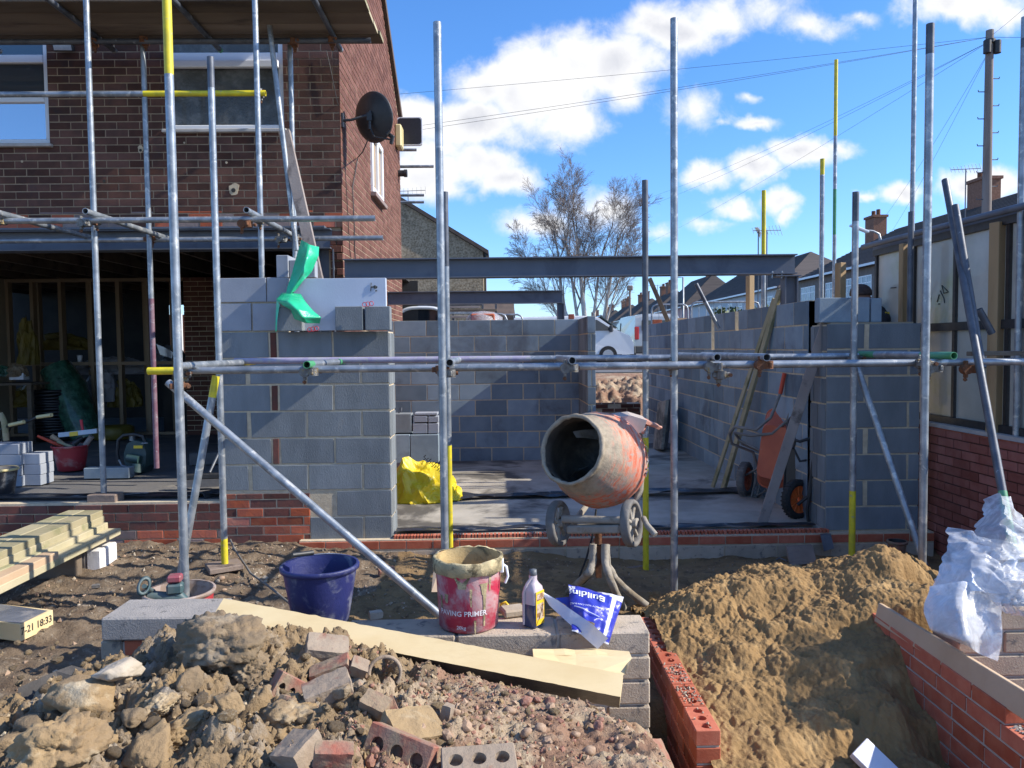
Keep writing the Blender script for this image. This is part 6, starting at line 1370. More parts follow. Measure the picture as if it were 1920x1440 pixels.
# ---------------- foam boards ----------------
mat('foam_yellow',(.74,.59,.34),(.66,.5,.26),6,.9,.3,30,c3=(.5,.35,.17),s3=3.5,t3=(.56,.74),stretch=(.4,1,1),bdist=.004); mat('foil_shaded',(.06,.06,.055),(.11,.11,.1),6,.3,.4,18,metal=.3); mat('foil',(.35,.38,.45),(.22,.25,.32),5,.25,.4,9,metal=.5,c3=(.5,.5,.52),s3=7,t3=(.5,.65))  # dark copy of the foil has the board's underside shadow put into its colour
A_=P(409,1139,3.2); B_=P(1166,1285,2.82); d=(B_-A_); dn=d.normalized(); upn=Vector((0,-.62,.78)); upn=(upn-dn*upn.dot(dn)).normalized(); sd_=dn.cross(upn).normalized()
w_=.092; hh=.085
def foam(ends,label,jag=0):
    A,B,w_,dep=ends; mb=MB(); n=60
    rows=[]
    for i in range(n+1):
        p=A.lerp(B,i/n); j=.0035*noise.noise(Vector((i*.5,3,0))); j2=.0045*noise.noise(Vector((i*.7,9,0)))
        rows.append([p-sd_*(w_/2+j)*-1,p+sd_*-(w_/2+j2)])
    mb.mi=0; mb.sheet([[r[0],r[1]] for r in rows],False); mb.mi=1
    lo=[[r[0]-upn*dep,r[1]-upn*dep] for r in rows]
    mb.sheet([[a[0],b[0]] for a,b in zip(rows,lo)],False); mb.sheet([[a[1],b[1]] for a,b in zip(rows,lo)],False); mb.mi=0; mb.sheet(lo,False)
    for k in(0,-1): mb.add([rows[k][0],rows[k][1],lo[k][1],lo[k][0]],[(0,1,2,3)],False)
    return mb
thing(foam((A_,B_,w_,hh),'' ),'foam_board',['foam_yellow','foil_shaded'],'long pale yellow foam board lying across the rubble in front of the low wall','foam board')
mb=MB(); rg=random.Random(4); top=[P(1000,1229,3.12)]+[P(x,1230+rg.uniform(-2,3),3.14) for x in range(1040,1160,20)]+[P(1185,1234,3.1)]; bot=[P(1178,1250,3.05),P(1172,1264,3.05)]+[P(x,1275,3.0) for x in(1140,1080,1000)]
mb.prism(top+bot,(0,.07,.0)); thing(mb,'foam_offcut',['foam_yellow'],'ragged yellow foam offcut between the long foam board and the low wall','foam offcut')
for pts,lab in(([(790,1243),(800,1256),(815,1245),(845,1249),(870,1256),(888,1256),(880,1248),(815,1239)],'torn silver foil hanging below the middle of the long foam board'),([(650,1210),(655,1217),(672,1217),(676,1209)],'small piece of silver foil under the left half of the foam board')):
    mb=MB(); Yq=2.98 if pts[0][0]>700 else 3.05; mb.prism([P(x,y,Yq) for x,y in pts],(0,.004,0)); thing(mb,'foil_scrap',['foil'],lab,'foil scrap')
# offcut with stamped date
z0=.07; V1=PZ(38,1203,z0); V2=PZ(100,1174,z0); V0=PZ(-75,1188,z0); hz=P(38,1171,V1.y).z-z0
V3=V0+(V2-V1); rgn=random.Random(8)
mb=MB(); q=[V0,V1,V2,V3]; mb.mi=0; mb.add([*q,*[p+Vector((0,0,hz)) for p in q]],[(0,1,5,4),(1,2,6,5),(2,3,7,6),(3,0,4,7),(0,1,2,3)],False); mb.mi=1
e=Vector((0,0,hz+.001)); mb.add([p+e+Vector((0,0,0)) for p in(q[0],q[1].lerp(q[0],.0)+ (V3-V0)*.06,q[2]-(V2-V1)*.08+(V0-V1)*.04,q[3])],[(0,1,2,3)],False); mb.mi=0; mb.add([p+Vector((0,0,hz)) for p in q],[(0,1,2,3)],False)
FO=thing(mb,'foam_offcut',['foam_yellow','foil'],'foil topped foam offcut stamped with a date lying on the dirt at the left','foam offcut',org=tuple(V1))
vs,fs,tw_=textmesh('7-21 18:33',.06,bold=.001); ux=(V2-V1).normalized(); nrm_=Vector((ux.y,-ux.x,0)); sc_=(V2-V1).length*.93/tw_; mb=MB(); mb.add([V1+ux*(v.x*sc_+.005)+Vector((0,0,.035+v.y*hz/.075*.75))+nrm_*.0025 for v in vs],fs,False); mb.build('date_stamp',['ink_black'],FO)
# polystyrene board on the left pier with a symbol
mat('poly_white',(.5,.56,.66),(.46,.52,.62),4,.8,.1,60); yv=6.44
a=P(552,620,yv); b_=P(723,521,yv); mb=MB(); mb.boxab((a.x,yv,P(600,622,yv).z+.01),(b_.x,yv+.05,b_.z),.002); PS=thing(mb,'polystyrene_sheet',['poly_white'],'pale blue white polystyrene sheet standing on the left block pier','polystyrene sheet')
mb=MB(); yk=yv-.004
def L2(x0,y0,x1,y1,w=.006): a=P(x0,y0,yk);b=P(x1,y1,yk); mb.tube(a,b,w,6)
L2(696,530,695,546,.003);L2(696,538,703,538,.006);L2(703,535,703,541,.008);L2(705,536,706,541,.003);L2(704,544,707,546,.003);L2(707,544,704,546,.003);L2(706,538,707.5,538,.006)
mb.build('printed_symbol',['ink_black'],PS)
def looseblock(x0,y0,x1,y1,Y,dp,label,m='block_front'):
    a=P(x0,y1,Y);b=P(x1,y0,Y); mb=MB(); mb.ti=random.random(); zb_=max(a.z,zpt+.004) if Y<7 else a.z; mb.box(((a.x+b.x)/2,Y+dp/2,(zb_+b.z)/2),(b.x-a.x,dp,b.z-zb_),Matrix.Rotation(random.uniform(-.01,.01),3,'Z'),.005); thing(mb,'concrete_block',[m],label,'concrete block')
looseblock(629,574,680,621,6.36,.1,'left of two dark blocks stood on end on the pier before the polystyrene'); looseblock(685,574,731,621,6.36,.1,'right of two dark blocks stood on end on the pier before the polystyrene'); looseblock(522,575,566,621,6.36,.1,'dark block on the pier hidden behind the lower green sheet')
mat('red_plastic_bright',(.6,.04,.06),None,5,.4)
for px,py in((690,571),(587,618)):
    mb=MB(); c=P(px,py,6.33); 
    for k in range(3): mb.path([c+Vector((.028*(k-1)+.018*math.cos(t),0,.018*math.sin(t)+.004*k)) for t in[i*PI/5 for i in range(10)]],.003,5,closed=True)
    thing(mb,'wall_tie',['red_plastic_bright'],'red plastic tie on the left pier, '+('upper one between the dark blocks' if px==690 else 'lower one under the polystyrene'),'wall tie')
# green plastic wraps
mat('green_film',(.02,.42,.2),(.03,.5,.27),6,.25,.5,9,trans=.0,coat=.3,bdist=.02)
def wrap(rows,label,cat='plastic sheet',name='green_sheet',m='green_film',amp=.02,sub=6,seed=0,th=.004,fr=14):
    """rows: list of rows of 3D points; subdivided bilinearly and crumpled"""
    nr=len(rows);nc=len(rows[0]); out=[]
    for i in range((nr-1)*sub+1):
        t=i/sub; a=min(int(t),nr-2); f=t-a; r=[]
        for j in range((nc-1)*sub+1):
            s=j/sub; b=min(int(s),nc-2); g=s-b
            p=rows[a][b].lerp(rows[a][b+1],g).lerp(rows[a+1][b].lerp(rows[a+1][b+1],g),f)
            k=amp*(1-abs(noise.noise(p*fr*.5+Vector((seed,0,0))))*3)*.5+amp*.6*noise.noise(p*fr+Vector((seed,5,0)))
            r.append(p+Vector((.25*k,-k,.35*k)))
        out.append(r)
    mb=MB(); mb.sheet(out,True); mb.sheet([[p+Vector((0,th,0)) for p in r] for r in out],True); return thing(mb,name,[m],label,cat)
def PP(Y,*a): return [P(x,y,Y+ (yy_ if (yy_:=0) else 0)) for x,y in a]
wrap([[P(565,449,6.55),P(580,459,6.5),P(598,463,6.6)],[P(556,480,6.5),P(575,483,6.4),P(597,480,6.55)],[P(548,510,6.45),P(566,513,6.36),P(585,508,6.5)],[P(540,535,6.42),P(552,538,6.38),P(566,530,6.42)],[P(536,550,6.4),P(545,550,6.38),P(553,545,6.4)]],'upper bright green plastic wrap hanging from the scaffold coupler to the pier',amp=.012,seed=3)
wrap([[P(528,549,6.42),P(545,549,6.4),P(563,551,6.4)],[P(518,563,6.36),P(540,567,6.26),P(573,566,6.34)],[P(530,573,6.32),P(555,580,6.2),P(590,585,6.3)],[P(545,582,6.32),P(565,595,6.2),P(602,596,6.3)],[P(552,598,6.34),P(572,606,6.25),P(599,607,6.34)]],'lower bright green plastic wrap draped over a block on the pier',amp=.014,seed=8)
wrap([[P(519,556,6.37),P(524,572,6.34)],[P(517,590,6.36),P(520,600,6.35)],[P(516,622,6.35),P(519,620,6.35)]],'thin green plastic strip hanging at the left of the lower green wrap',amp=.006,seed=2)
# ---------------- buckets on the low wall ----------------
def dirty(name,c1,cd_,amt=(.5,.62),sc=5,rough=.5,zdirt=None):
    mat(name,c1,tuple(x*.8 for x in c1),4,rough,.25,40,c3=cd_,s3=sc,t3=amt)
dirty('primer_red',(.5,.03,.07),(.48,.3,.3),(.44,.62),6); dirty('bucket_blue',(.018,.024,.115),(.17,.18,.24),(.5,.7),8); dirty('bucket_red',(.42,.04,.05),(.42,.22,.2),(.48,.66),5); dirty('bucket_rimgrey',(.4,.32,.28),(.25,.18,.14),(.5,.6),9)
mat('crust',(.3,.25,.14),(.62,.5,.28),9,.9,.9,30,c3=(.16,.13,.07),s3=14,t3=(.48,.6),bdist=.008); mat('primer_inside',(.6,.42,.18),(.35,.27,.14),5,.8,.5,30,c3=(.12,.1,.05),s3=6,t3=(.5,.66))
def bucket(name,c,r0,r1,h,mt_,inner,label,cat='bucket',rim=None,rimm=None,handle=None,band=0,parts=True):
    B=empty(name,c,label,cat); mx=Matrix.Translation(c)
    mb=MB(); mb.lathe([(.001,.0),(r0-.006,.0),(r0,.006),(r0+(r1-r0)*.5,h*.5),(r1,h-.001)],mx,44,wob=.003); body=mb.build('body',[mt_],B)
    mb=MB(); mb.lathe([(r1-.004,h),(r0+(r1-r0)*.5-.004,h*.5),(r0-.004,.012),(.001,.012)],mx,40); mb.build('inside',[inner],B)
    mb=MB(); bh_=band or .018; mb.lathe([(r1-.004,h+.002),(r1+.006,h+.003),(r1+.01,h-.002),(r1+.009,h-bh_),(r1,h-bh_-.002)],mx,44,wob=.004)
    if band:
        for i,p in enumerate(mb.v): k=fb(p*18,.5,4); mb.v[i]=p+Vector((0,0,-.012*abs(k) if p.z<c[2]+h-bh_*.7 else .007*k))
    mb.build('rim',[rimm or mt_],B)
    return B,mx
Yk=3.41; c=P(879,1166,Yk); c.z=ZT+.004; PBk,mx=bucket('bucket',c,.132,.148,.31,'primer_red','primer_inside','red plastic bucket reading PAVING PRIMER with a crusted rim on the low wall',band=.052,rimm='crust')
def wraptext(s,size,cz,ang,parent,m,body_r,c,h,r0,r1,bold=0,name='lettering'):
    vs,fs,w_=textmesh(s,size,bold=bold); mb=MB(); out=[]
    for v in vs:
        z=cz+v.y; r_=r0+(r1-r0)*z/h+.0042; a=ang+(v.x-w_/2)/r_; out.append(Vector((c[0]+r_*math.sin(a),c[1]-r_*math.cos(a),c[2]+z)))
    mb.add(out,fs,False); mb.build(name,[m],parent)
wraptext('PAVING PRIMER',.032,.08,-.17,PBk,'ink_white',0,c,.31,.132,.148,bold=.0004); wraptext('20kg',.022,.022,-.2,PBk,'ink_white',0,c,.31,.132,.148,bold=.0003); wraptext('Carbon Black Resin',.012,.155,-.2,PBk,'ink_white',0,c,.31,.132,.148) if 0 else None
wraptext('Exterior Bonding Primer',.011,.15,-.25,PBk,'ink_white',0,c,.31,.132,.148) if 0 else None
# drips of buff paint
mb=MB()
for a0,z1,z0,w_ in((.56,.215,.03,.008),(.54,.22,.17,.02),(.12,.2,.12,.006),(-.95,.16,.09,.007),(-.7,.17,.13,.012),(.25,.06,.0,.005),(-.15,.255,.2,.035),(.75,.25,.18,.006)):
    n=10; L1=[];L2_=[]
    for i in range(n+1):
        z=z1+(z0-z1)*i/n; ww=w_*(1-.55*i/n)*(1+.35*noise.noise(Vector((z*60,a0*9,0)))); r_=.132+.016*z/.31+.002
        for lst,s in((L1,-1),(L2_,1)): a=a0+s*ww/r_; lst.append(Vector((c[0]+r_*math.sin(a),c[1]-r_*math.cos(a),c[2]+z)))
    mb.sheet([[p,q] for p,q in zip(L1,L2_)],True)
mb.build('drip',['crust'],PBk)
mb=MB(); hz_=c.z+.255; mb.path([Vector((c.x+.153,c.y-.02,hz_+.02)),Vector((c.x+.172,c.y-.03,hz_+.01)),Vector((c.x+.178,c.y-.04,hz_-.03)),Vector((c.x+.165,c.y-.04,hz_-.06))],.006,8); mb.box((c.x+.15,c.y-.02,hz_+.015),(.02,.05,.06),None,.006); mb.build('handle',['upvc'],PBk)
c=P(602,1163,3.44); c.z=ZT+.004; BB,mx=bucket('bucket',c,.122,.166,.272,'bucket_blue','bucket_blue','deep blue plastic bucket standing on the low wall behind the foam board')
mb=MB(); hp=[Vector((c.x+.17*math.cos(t),c.y+.17*math.sin(t)*1.0,c.z+.262+.012*math.sin(t))) for t in[PI*.02+i*PI*.96/16 for i in range(17)]]; mb.path(hp,.003,6); mb.build('handle',['galv'],BB)
mb=MB(); a=P(548,1041,3.40); b_=P(587,1036,3.47); mb.tube(a,b_,.011,10); mb.build('grip',['black_plastic'],BB)
# red tub with a drill
yt=4.2; c=P(337,1106,yt); zr_=c.z; c.z=.1; TB,mx=bucket('tub',c,.14,.178,zr_-.1,'bucket_red','bucket_rimgrey','red builders tub with a grey worn rim holding a drill behind the loose concrete block','tub',rimm='bucket_rimgrey')
mb=MB(); rr=.148; mb.lathe([(.001,zr_-.1-.1),(rr,zr_-.1-.1)],mx,24); mb.build('filling',['slab_dark'],TB)
DR=empty('cordless_drill',P(325,1100,yt-.02),'dark cordless drill with a reddish battery standing in the red tub','drill'); mat('drill_teal',(.04,.09,.1),(.1,.13,.13),9,.5); mat('drill_red',(.3,.06,.08),(.2,.12,.12),20,.5)
mb=MB(); b0=P(328,1084,yt); mb.box(b0,(.075,.07,.04),Matrix.Rotation(.2,3,'Z'),.01); mb.build('battery',['drill_red'],DR); mb=MB(); mb.box(b0+Vector((0,0,-.055)),(.085,.075,.06),Matrix.Rotation(.25,3,'Z'),.012); mb.tube(b0+Vector((-.0,0,-.08)),b0+Vector((.05,0,-.13)),.028); mb.tube(b0+Vector((-.14,-.02,-.09)),b0+Vector((.03,0,-.12)),.03,r1=.035); mb.build('body',['drill_teal'],DR)
mb=MB(); q=P(270,1099,yt-.15); mb.lathe([(.035,-.012),(.05,0),(.035,.012),(.028,0),(.035,-.012)],Matrix.Translation(q)@Euler((R(70),R(25),R(35))).to_matrix().to_4x4()@Matrix.Diagonal((.7,1.1,.8,1)),20); mb.tube(q,b0+Vector((-.12,0,-.07)),.012); mb.build('side_handle',['drill_teal'],DR)
# bottle
c=P(1000,1158,3.38); c.z=ZT+.004; BO=empty('bottle',c,'small jug shaped bottle of dark liquid with a yellow label on the low wall','bottle'); rb=Matrix.Rotation(R(-38),3,'Z')
mat('liquid_dark',(.03,.05,.12),(.04,.06,.14),5,.2,coat=.5); mat('bottle_clear',(.5,.42,.45),(.58,.5,.53),4,.25,coat=.4); mat('label_yellow',(.75,.5,.03),None,5,.4); mat('label_brown',(.25,.13,.06),(.5,.4,.3),60,.5,thr=(.45,.55)); mat('cap_grey',(.1,.11,.12),None,5,.5)
def rbox(mb,prof,axisr,c,n=4): # stack of rounded rectangles
    rings=[]
    for w_,d_,z,r_ in prof: rings.append([Vector(c)+axisr@Vector((u,v_,z)) for u,v_ in rrect(w_,d_,r_,n)])
    k=len(rings[0]); vs=[p for r_ in rings for p in r_]; fs=[(j*k+i,j*k+(i+1)%k,(j+1)*k+(i+1)%k,(j+1)*k+i) for j in range(len(rings)-1) for i in range(k)]
    mb.add(vs,fs,True); mb.add(rings[0],[list(range(k))],False); mb.add(rings[-1],[list(range(k))],False)
mb=MB(); rbox(mb,[(.066,.07,0,.012),(.072,.076,.004,.014),(.072,.076,.1,.014)],rb,c); mb.build('lower_body',['liquid_dark'],BO)
mb=MB(); rbox(mb,[(.072,.076,.101,.014),(.072,.076,.155,.014),(.066,.07,.175,.016),(.045,.05,.192,.02),(.036,.036,.205,.017),(.036,.036,.225,.017)],rb,c); mb.build('upper_body',['bottle_clear'],BO)
mb=MB(); mb.tube(c+Vector((0,0,.2)),c+Vector((0,0,.2)),.01) if 0 else mb.lathe([(.001,.226),(.017,.226),(.018,.228),(.017,.25),(.001,.252)],Matrix.Translation(c),18); mb.build('cap',['cap_grey'],BO)
mb=MB(); hx=c+rb@Vector((-.022,-.042,0)); mb.path([hx+Vector((0,0,.01)),hx+Vector((0,0,.15)),c+rb@Vector((-.012,-.03,.19)),c+Vector((-.004,-.014,.222))],[.006,.007,.007,.006],8); mb.build('measuring_tube',['bottle_clear'],BO)
mb=MB(); lc=c+rb@Vector((.0372,0,.085)); mb.box(lc,(.002,.062,.15),rb,.0005); LBL=mb.build('label',['label_yellow'],BO)
mb=MB(); mb.box(c+rb@Vector((.0386,0,.07)),(.001,.05,.07),rb); mb.box(c+rb@Vector((.0386,0,.135)),(.001,.05,.03),rb); mb.build('print',['label_brown'],LBL)
# building sand bag
mat('bag_blue',(.025,.03,.33),(.035,.045,.38),4,.3,.3,14,coat=.3,c3=(.2,.2,.3),s3=9,t3=(.66,.78),bdist=.02); mat('bag_white',(.66,.66,.72),(.55,.55,.62),6,.35,.4,16,bdist=.02); mat('bag_dirt',(.15,.11,.06),(.26,.2,.12),30,.9,.6,40)
Yg=3.36
def bagp(u,v_): # u 0..1 left->right, v 0..1 top->bottom
    a=Vector((1066,1095,0)).lerp(Vector((1169,1121,0)),u); b_=Vector((1072,1184,0)).lerp(Vector((1141,1208,0)),u); q=a.lerp(b_,v_)
    Y=Yg+.10-.24*v_; p=P(q.x,q.y,Y); pu=.05*(math.sin(PI*min(max(u,0),1))**.6*math.sin(PI*min(max(v_,0),1))**.6); n_=Vector((0,-.75,.6))
    k=.012*(1-3*abs(noise.noise(p*14)))+.006*noise.noise(p*34)
    return p+n_*(pu+k)
n=36; f_=[[bagp(i/n,j/n) for i in range(n+1)] for j in range(n+1)]
BG=empty('cement_bag',tuple(f_[n][n//2]),'crumpled dark blue building sand bag with a white band lying on the low wall','bag')
mb=MB(); mb.sheet(f_,True)
for i,f in enumerate(mb.f):
    v_=(i//n)/n; u=(i%n)/n; mb.m[i]=1 if .80<u<.87 or (u>.975) or (v_>.97) else (2 if (v_>.74 and .12<u<.55 and noise.noise(Vector((u*7,v_*7,0)))>-.25) else 0)
    if v_<.12 and u>.5 : mb.m[i]=1 if u>.5 and v_<(u-.45)*.2 else mb.m[i]
bk=[[p+Vector((0,.07 if 0<i<n and 0<j<n else .004,-.02 if 0<i<n and 0<j<n else 0)) for i,p in enumerate(r)] for j,r in enumerate(f_)]
mb.mi=1; mb.sheet(bk,True); mb.build('sack',['bag_blue','bag_white','bag_dirt'],BG)
def bagtext(s,size,x0,y0,parent,m,bold=.0,dx=1):
    vs,fs,w_=textmesh(s,size,bold=bold); mb=MB(); out=[]
    for v in vs:   # printed upside down: text runs right to left
        u=x0-v.x; vv=y0+v.y*.8; p=bagp(min(max(u,0),1),min(max(vv,0),1)); out.append(p+Vector((0,-.75,.6))*.004)
    mb.add(out,fs,False); mb.build('lettering',[m],parent)
bagtext('Building',.235,.69,.14,BG,'ink_whiteclean' if 'ink_whiteclean' in M else [mat('ink_whiteclean',(.8,.8,.82),None,5,.4)][0],bold=.004); bagtext('QUALITY YOU CAN BUILD ON',.06,.7,.42,BG,'ink_whiteclean'); bagtext('se',.2,.12,.04,BG,'ink_whiteclean',bold=.004)
mb=MB(); l0=[bagp(.08+.55*i/12,.50+.12*(i/12)) for i in range(13)]; mb.path([p+Vector((0,-.006,.005)) for p in l0],.0022,5); mb.build('printed_line',['ink_whiteclean'],BG)
wrap([[P(1008,1100,3.40),P(1020,1112,3.39)],[P(1030,1135,3.36),P(1045,1125,3.35)],[P(1062,1165,3.27),P(1080,1150,3.27)],[P(1095,1195,3.21),P(1112,1172,3.2)],[P(1120,1217,3.2),P(1140,1197,3.19)]],'long white plastic strip torn from the blue bag hanging over the low wall','plastic strip','plastic_strip','bag_white',amp=.006,seed=4)
wrap([[P(1042,1122,3.42),P(1072,1119,3.45)],[P(1060,1135,3.4),P(1074,1134,3.4)],[P(1070,1146,3.38),P(1078,1140,3.38)]],'blue and white torn corner of plastic left of the blue bag','plastic scrap','plastic_scrap','bag_blue',amp=.01,seed=6)
c=P(950,1140,3.55); mb=MB(); mb.box((c.x+.03,3.52,ZT+.02),(.11,.09,.035),Matrix.Rotation(.3,3,'Z'),.008); thing(mb,'sponge',['chalk'],'pale worn block lying on the low wall between the primer bucket and the bottle','block')
mb=MB(); c=P(946,1132,3.56); mb.path([c+Vector((-.02,0,-.03)),c+Vector((-.015,0,0)),c+Vector((.005,0,.008)),c+Vector((.02,0,-.012))],.006,8); thing(mb,'trowel',['label_yellow'],'small yellow handled trowel just right of the primer bucket','tool')
mb=MB(); mb.prism([P(812,1075,4.4),P(822,1070,4.4),P(822,1110,4.3),P(809,1110,4.3)],(.0,.03,0)); thing(mb,'timber_offcut',['timber_pale'],'pale pinkish offcut standing behind the left side of the primer bucket','offcut')
brickpiece(705,1160,(.06,.04,.03),(0,0,R(20)),'lump of pale mortar on the low wall right of the blue bucket',['block_beige'],fn=lambda x,y:ZT,name='mortar_lump',cat='mortar lump')
c=P(1682,1024,6.2); OR,mx=bucket('bucket',(c.x,6.2,P(1682,1040,6.2).z),.06,.072,.115,'brick_dusty','black_plastic','small terracotta coloured bucket on the footing below the right pier')
# ---------------- plastic sheets on the right ----------------
m=mat('clear_sheet',(.78,.8,.84),(.62,.64,.68),5,.2,.35,5,coat=.3,bdist=.04)
T=NT(m.node_tree); b=T.nt.nodes['Principled BSDF']; v=T.n('ShaderNodeTexCoord').outputs['Object']; T.L.new(T.math('MULTIPLY_ADD',T.ramp(T.noise(v,7,5,.6,1.5),.35,.7),.45,.45),b.inputs['Alpha'])
def blobsheet(pxc,pyc,Y,rx,ry,rz,seed,label,amp=.2,m='clear_sheet',name='plastic_sheet'):
    c=P(pxc,pyc,Y); b=bmesh.new(); bmesh.ops.create_icosphere(b,subdivisions=5,radius=1); vs=[]
    for v_ in b.verts:
        n_=v_.co.normalized(); m_=Vector((n_.x*3.4+n_.z*1.2,n_.y*2,n_.z*1.0-n_.x*.5)); r1=1-abs(noise.noise(n_*1.4+Vector((seed,0,0))))*2; r2=1-abs(noise.noise(m_+Vector((0,seed,0))))*2; r3=1-abs(noise.noise(m_*2.6+Vector((0,seed,3))))*2
        k=1+amp*(r1*1.0+r2*.6+r3*.22-1.0); vs.append(c+Vector((n_.x*rx*k,n_.y*rz*k,n_.z*ry*k)))
    mb=MB(); mb.add(vs,[[q.index for q in f.verts] for f in b.faces],True); b.free(); return thing(mb,name,[m],label,'plastic sheet')
def drape(g,label,seed,amp=.05,fx=(5,5,1.6)):
    """loose sheet from rows of (px,py,Y); folds run mostly along z"""
    rows=[[P(*q) for q in r] for r in g]; nr=len(rows);nc=len(rows[0]); sub=16; out=[]
    for i in range((nr-1)*sub+1):
        t=i/sub; a=min(int(t),nr-2); f=t-a; f2=f*f*(3-2*f); r=[]
        for j in range((nc-1)*sub+1):
            s_=j/sub; b=min(int(s_),nc-2); h=s_-b; h2=h*h*(3-2*h)
            p=rows[a][b].lerp(rows[a][b+1],h2).lerp(rows[a+1][b].lerp(rows[a+1][b+1],h2),f2)
            th=seed*1.3+1.2*noise.noise(p*1.5+Vector((seed,0,0))); u=Vector((p.x*math.cos(th)+p.z*math.sin(th),p.y,-p.x*math.sin(th)+p.z*math.cos(th)))
            q=Vector((u.x*fx[0],u.y*fx[1],u.z*fx[2]))+Vector((seed*3,0,0))
            k=amp*((1-abs(noise.noise(q))*3.2)+.5*(1-abs(noise.noise(q*2.1+Vector((3,1,0))))*3.2)+.2*(1-abs(noise.noise(q*4.7))*3))
            r.append(p+Vector((.2*k,-k,.45*k)))
        out.append(r)
    mb=MB(); mb.sheet(out,True); return thing(mb,'plastic_sheet',['clear_sheet'],label,'plastic sheet')
blobsheet(1875,1090,3.72,.25,.17,.14,5.1,'white crumpled plastic bulk in the middle of the pile on the right',.3)
drape([[(1848,935,3.9),(1872,924,3.85),(1893,932,3.9)],[(1842,965,3.8),(1880,962,3.68),(1915,975,3.8)],[(1822,1000,3.75),(1880,1005,3.55),(1945,1010,3.7)],[(1800,1040,3.7),(1875,1050,3.48),(1950,1050,3.6)]],'clear plastic peak standing at the top of the pile on the right',1.1,.02,(2,2,.7))
drape([[(1770,990,3.85),(1800,1000,3.78),(1845,1010,3.8),(1930,1030,3.8)],[(1765,1020,3.75),(1810,1035,3.6),(1860,1040,3.55),(1940,1060,3.6)],[(1745,1065,3.68),(1800,1075,3.5),(1865,1080,3.42),(1945,1095,3.5)],[(1738,1100,3.6),(1800,1110,3.42),(1870,1115,3.36),(1945,1130,3.45)]],'wide whitish plastic sheet spread over the middle of the pile on the right',2.7,.045,(3,3,1.0))
drape([[(1870,1050,3.55),(1905,1055,3.5),(1960,1060,3.5)],[(1850,1090,3.42),(1895,1095,3.36),(1960,1100,3.4)],[(1862,1130,3.36),(1905,1140,3.3),(1960,1150,3.3)],[(1872,1150,3.36),(1910,1158,3.32),(1960,1160,3.34)]],'clear plastic over dark wrapping at the right edge of the photo',4.4)
wrap([[P(1737,1100,3.5),P(1800,1090,3.42),P(1870,1110,3.45)],[P(1733,1150,3.4),P(1800,1140,3.28),P(1872,1160,3.35)],[P(1740,1180,3.36),P(1800,1200,3.2),P(1873,1205,3.3)],[P(1745,1185,3.36),P(1815,1215,3.22),P(1870,1240,3.28)]],'translucent plastic flap draped in front of the right low wall','plastic sheet','plastic_sheet','clear_sheet',amp=.03,seed=12,fr=7)
mat('wrap_dark',(.06,.07,.09),(.2,.22,.26),3,.3,.5,9,coat=.3); blobsheet(1885,1115,3.66,.16,.1,.12,3.3,'dark wrapped contents inside the plastic pile on the right',.3,'wrap_dark','wrapped_bundle'); blobsheet(1835,1085,3.72,.18,.1,.1,9.3,'pale wrapped contents inside the plastic pile on the right',.3,'bag_white','wrapped_bundle')
# board along the trench wall
a=P(1652,1148,3.98); b_=P(1985,1352,2.62); thing(plank2(Vector((RX+.02,a.y,a.z+.0)),Vector((RX+.035,b_.y,RZt+.048)),.10,.028,(-1,-.1,.25)),'board',['timber_pale'],'pale board standing on edge along the right trench wall','board')
mb=MB(); q=[hit(1610,1443,zs),hit(1625,1418,zs),hit(1668,1438,zs),hit(1650,1470,zs)]; q=[p+Vector((0,0,.03)) for p in q]; 
c=hit(1640,1440,zs); mb.box(c+Vector((0,0,.02)),(.12,.16,.03),Euler((R(35),R(-15),R(35))).to_matrix(),.003); thing(mb,'paper_packet',['bag_white'],'white paper packet on the sand cut by the bottom edge of the photo','packet')
# ---------------- yellow bag and block stacks in the garage ----------------
mat('yellow_bag',(.8,.62,.02),(.68,.5,.01),3,.4,.4,6,coat=.15,bdist=.03,c3=(.5,.42,.15),s3=6,t3=(.6,.75))
c=P(792,930,8.1); YBG=c.copy(); 
def bagblob(c,rx,ry,rz,seed,amp,peaks=()):
    b=bmesh.new(); bmesh.ops.create_icosphere(b,subdivisions=5,radius=1); vs=[]
    for v_ in b.verts:
        n_=v_.co.normalized(); r1=1-abs(noise.noise(n_*1.9+Vector((seed,0,0))))*2; r2=1-abs(noise.noise(n_*4.6+Vector((0,seed,0))))*2; k=1+amp*(r1*1.1+r2*.25-.8)
        z=n_.z*k; z=max(z,-.12*0-.05) if z<0 else z
        q=Vector((n_.x*rx*k,n_.y*ry*k,z*rz))
        for pu,pd,ph in peaks:
            t=max(0,1-(Vector((q.x/rx,0,0))-Vector((pu,0,0))).length/pd); q.z+=ph*t*t*max(0,n_.z)
        vs.append(c+q)
    mb=MB(); mb.add(vs,[[q.index for q in f.verts] for f in b.faces],False); b.free(); return mb
mb=bagblob(Vector((c.x,8.1,.17)),.37,.3,.36,4.4,.22,((-.5,.5,.16),)); YB_=thing(mb,'yellow_bag',['yellow_bag'],'bright yellow crumpled plastic sack on the garage floor','sack'); 
mb=bagblob(Vector((P(848,915,8.1).x,8.05,.17)),.11,.12,.16,2.4,.2); mb.build('bag_tail',['yellow_bag'],YB_).location=Vector((0,0,0))
o=[x for x in bpy.data.objects if x.name=='bag_tail'][0]
mb=MB()
for k in range(7): 
    p=P(796+k*5,858+k*3.5+(k%2)*2,7.78); mb.path([p+Vector((-.012,0,-.025)),p+Vector((.012,-.0,-.01)),p+Vector((-.008,0,.008)),p+Vector((.016,0,.026))],.005,5)
mb.build('print',['ink_black'],YB_)
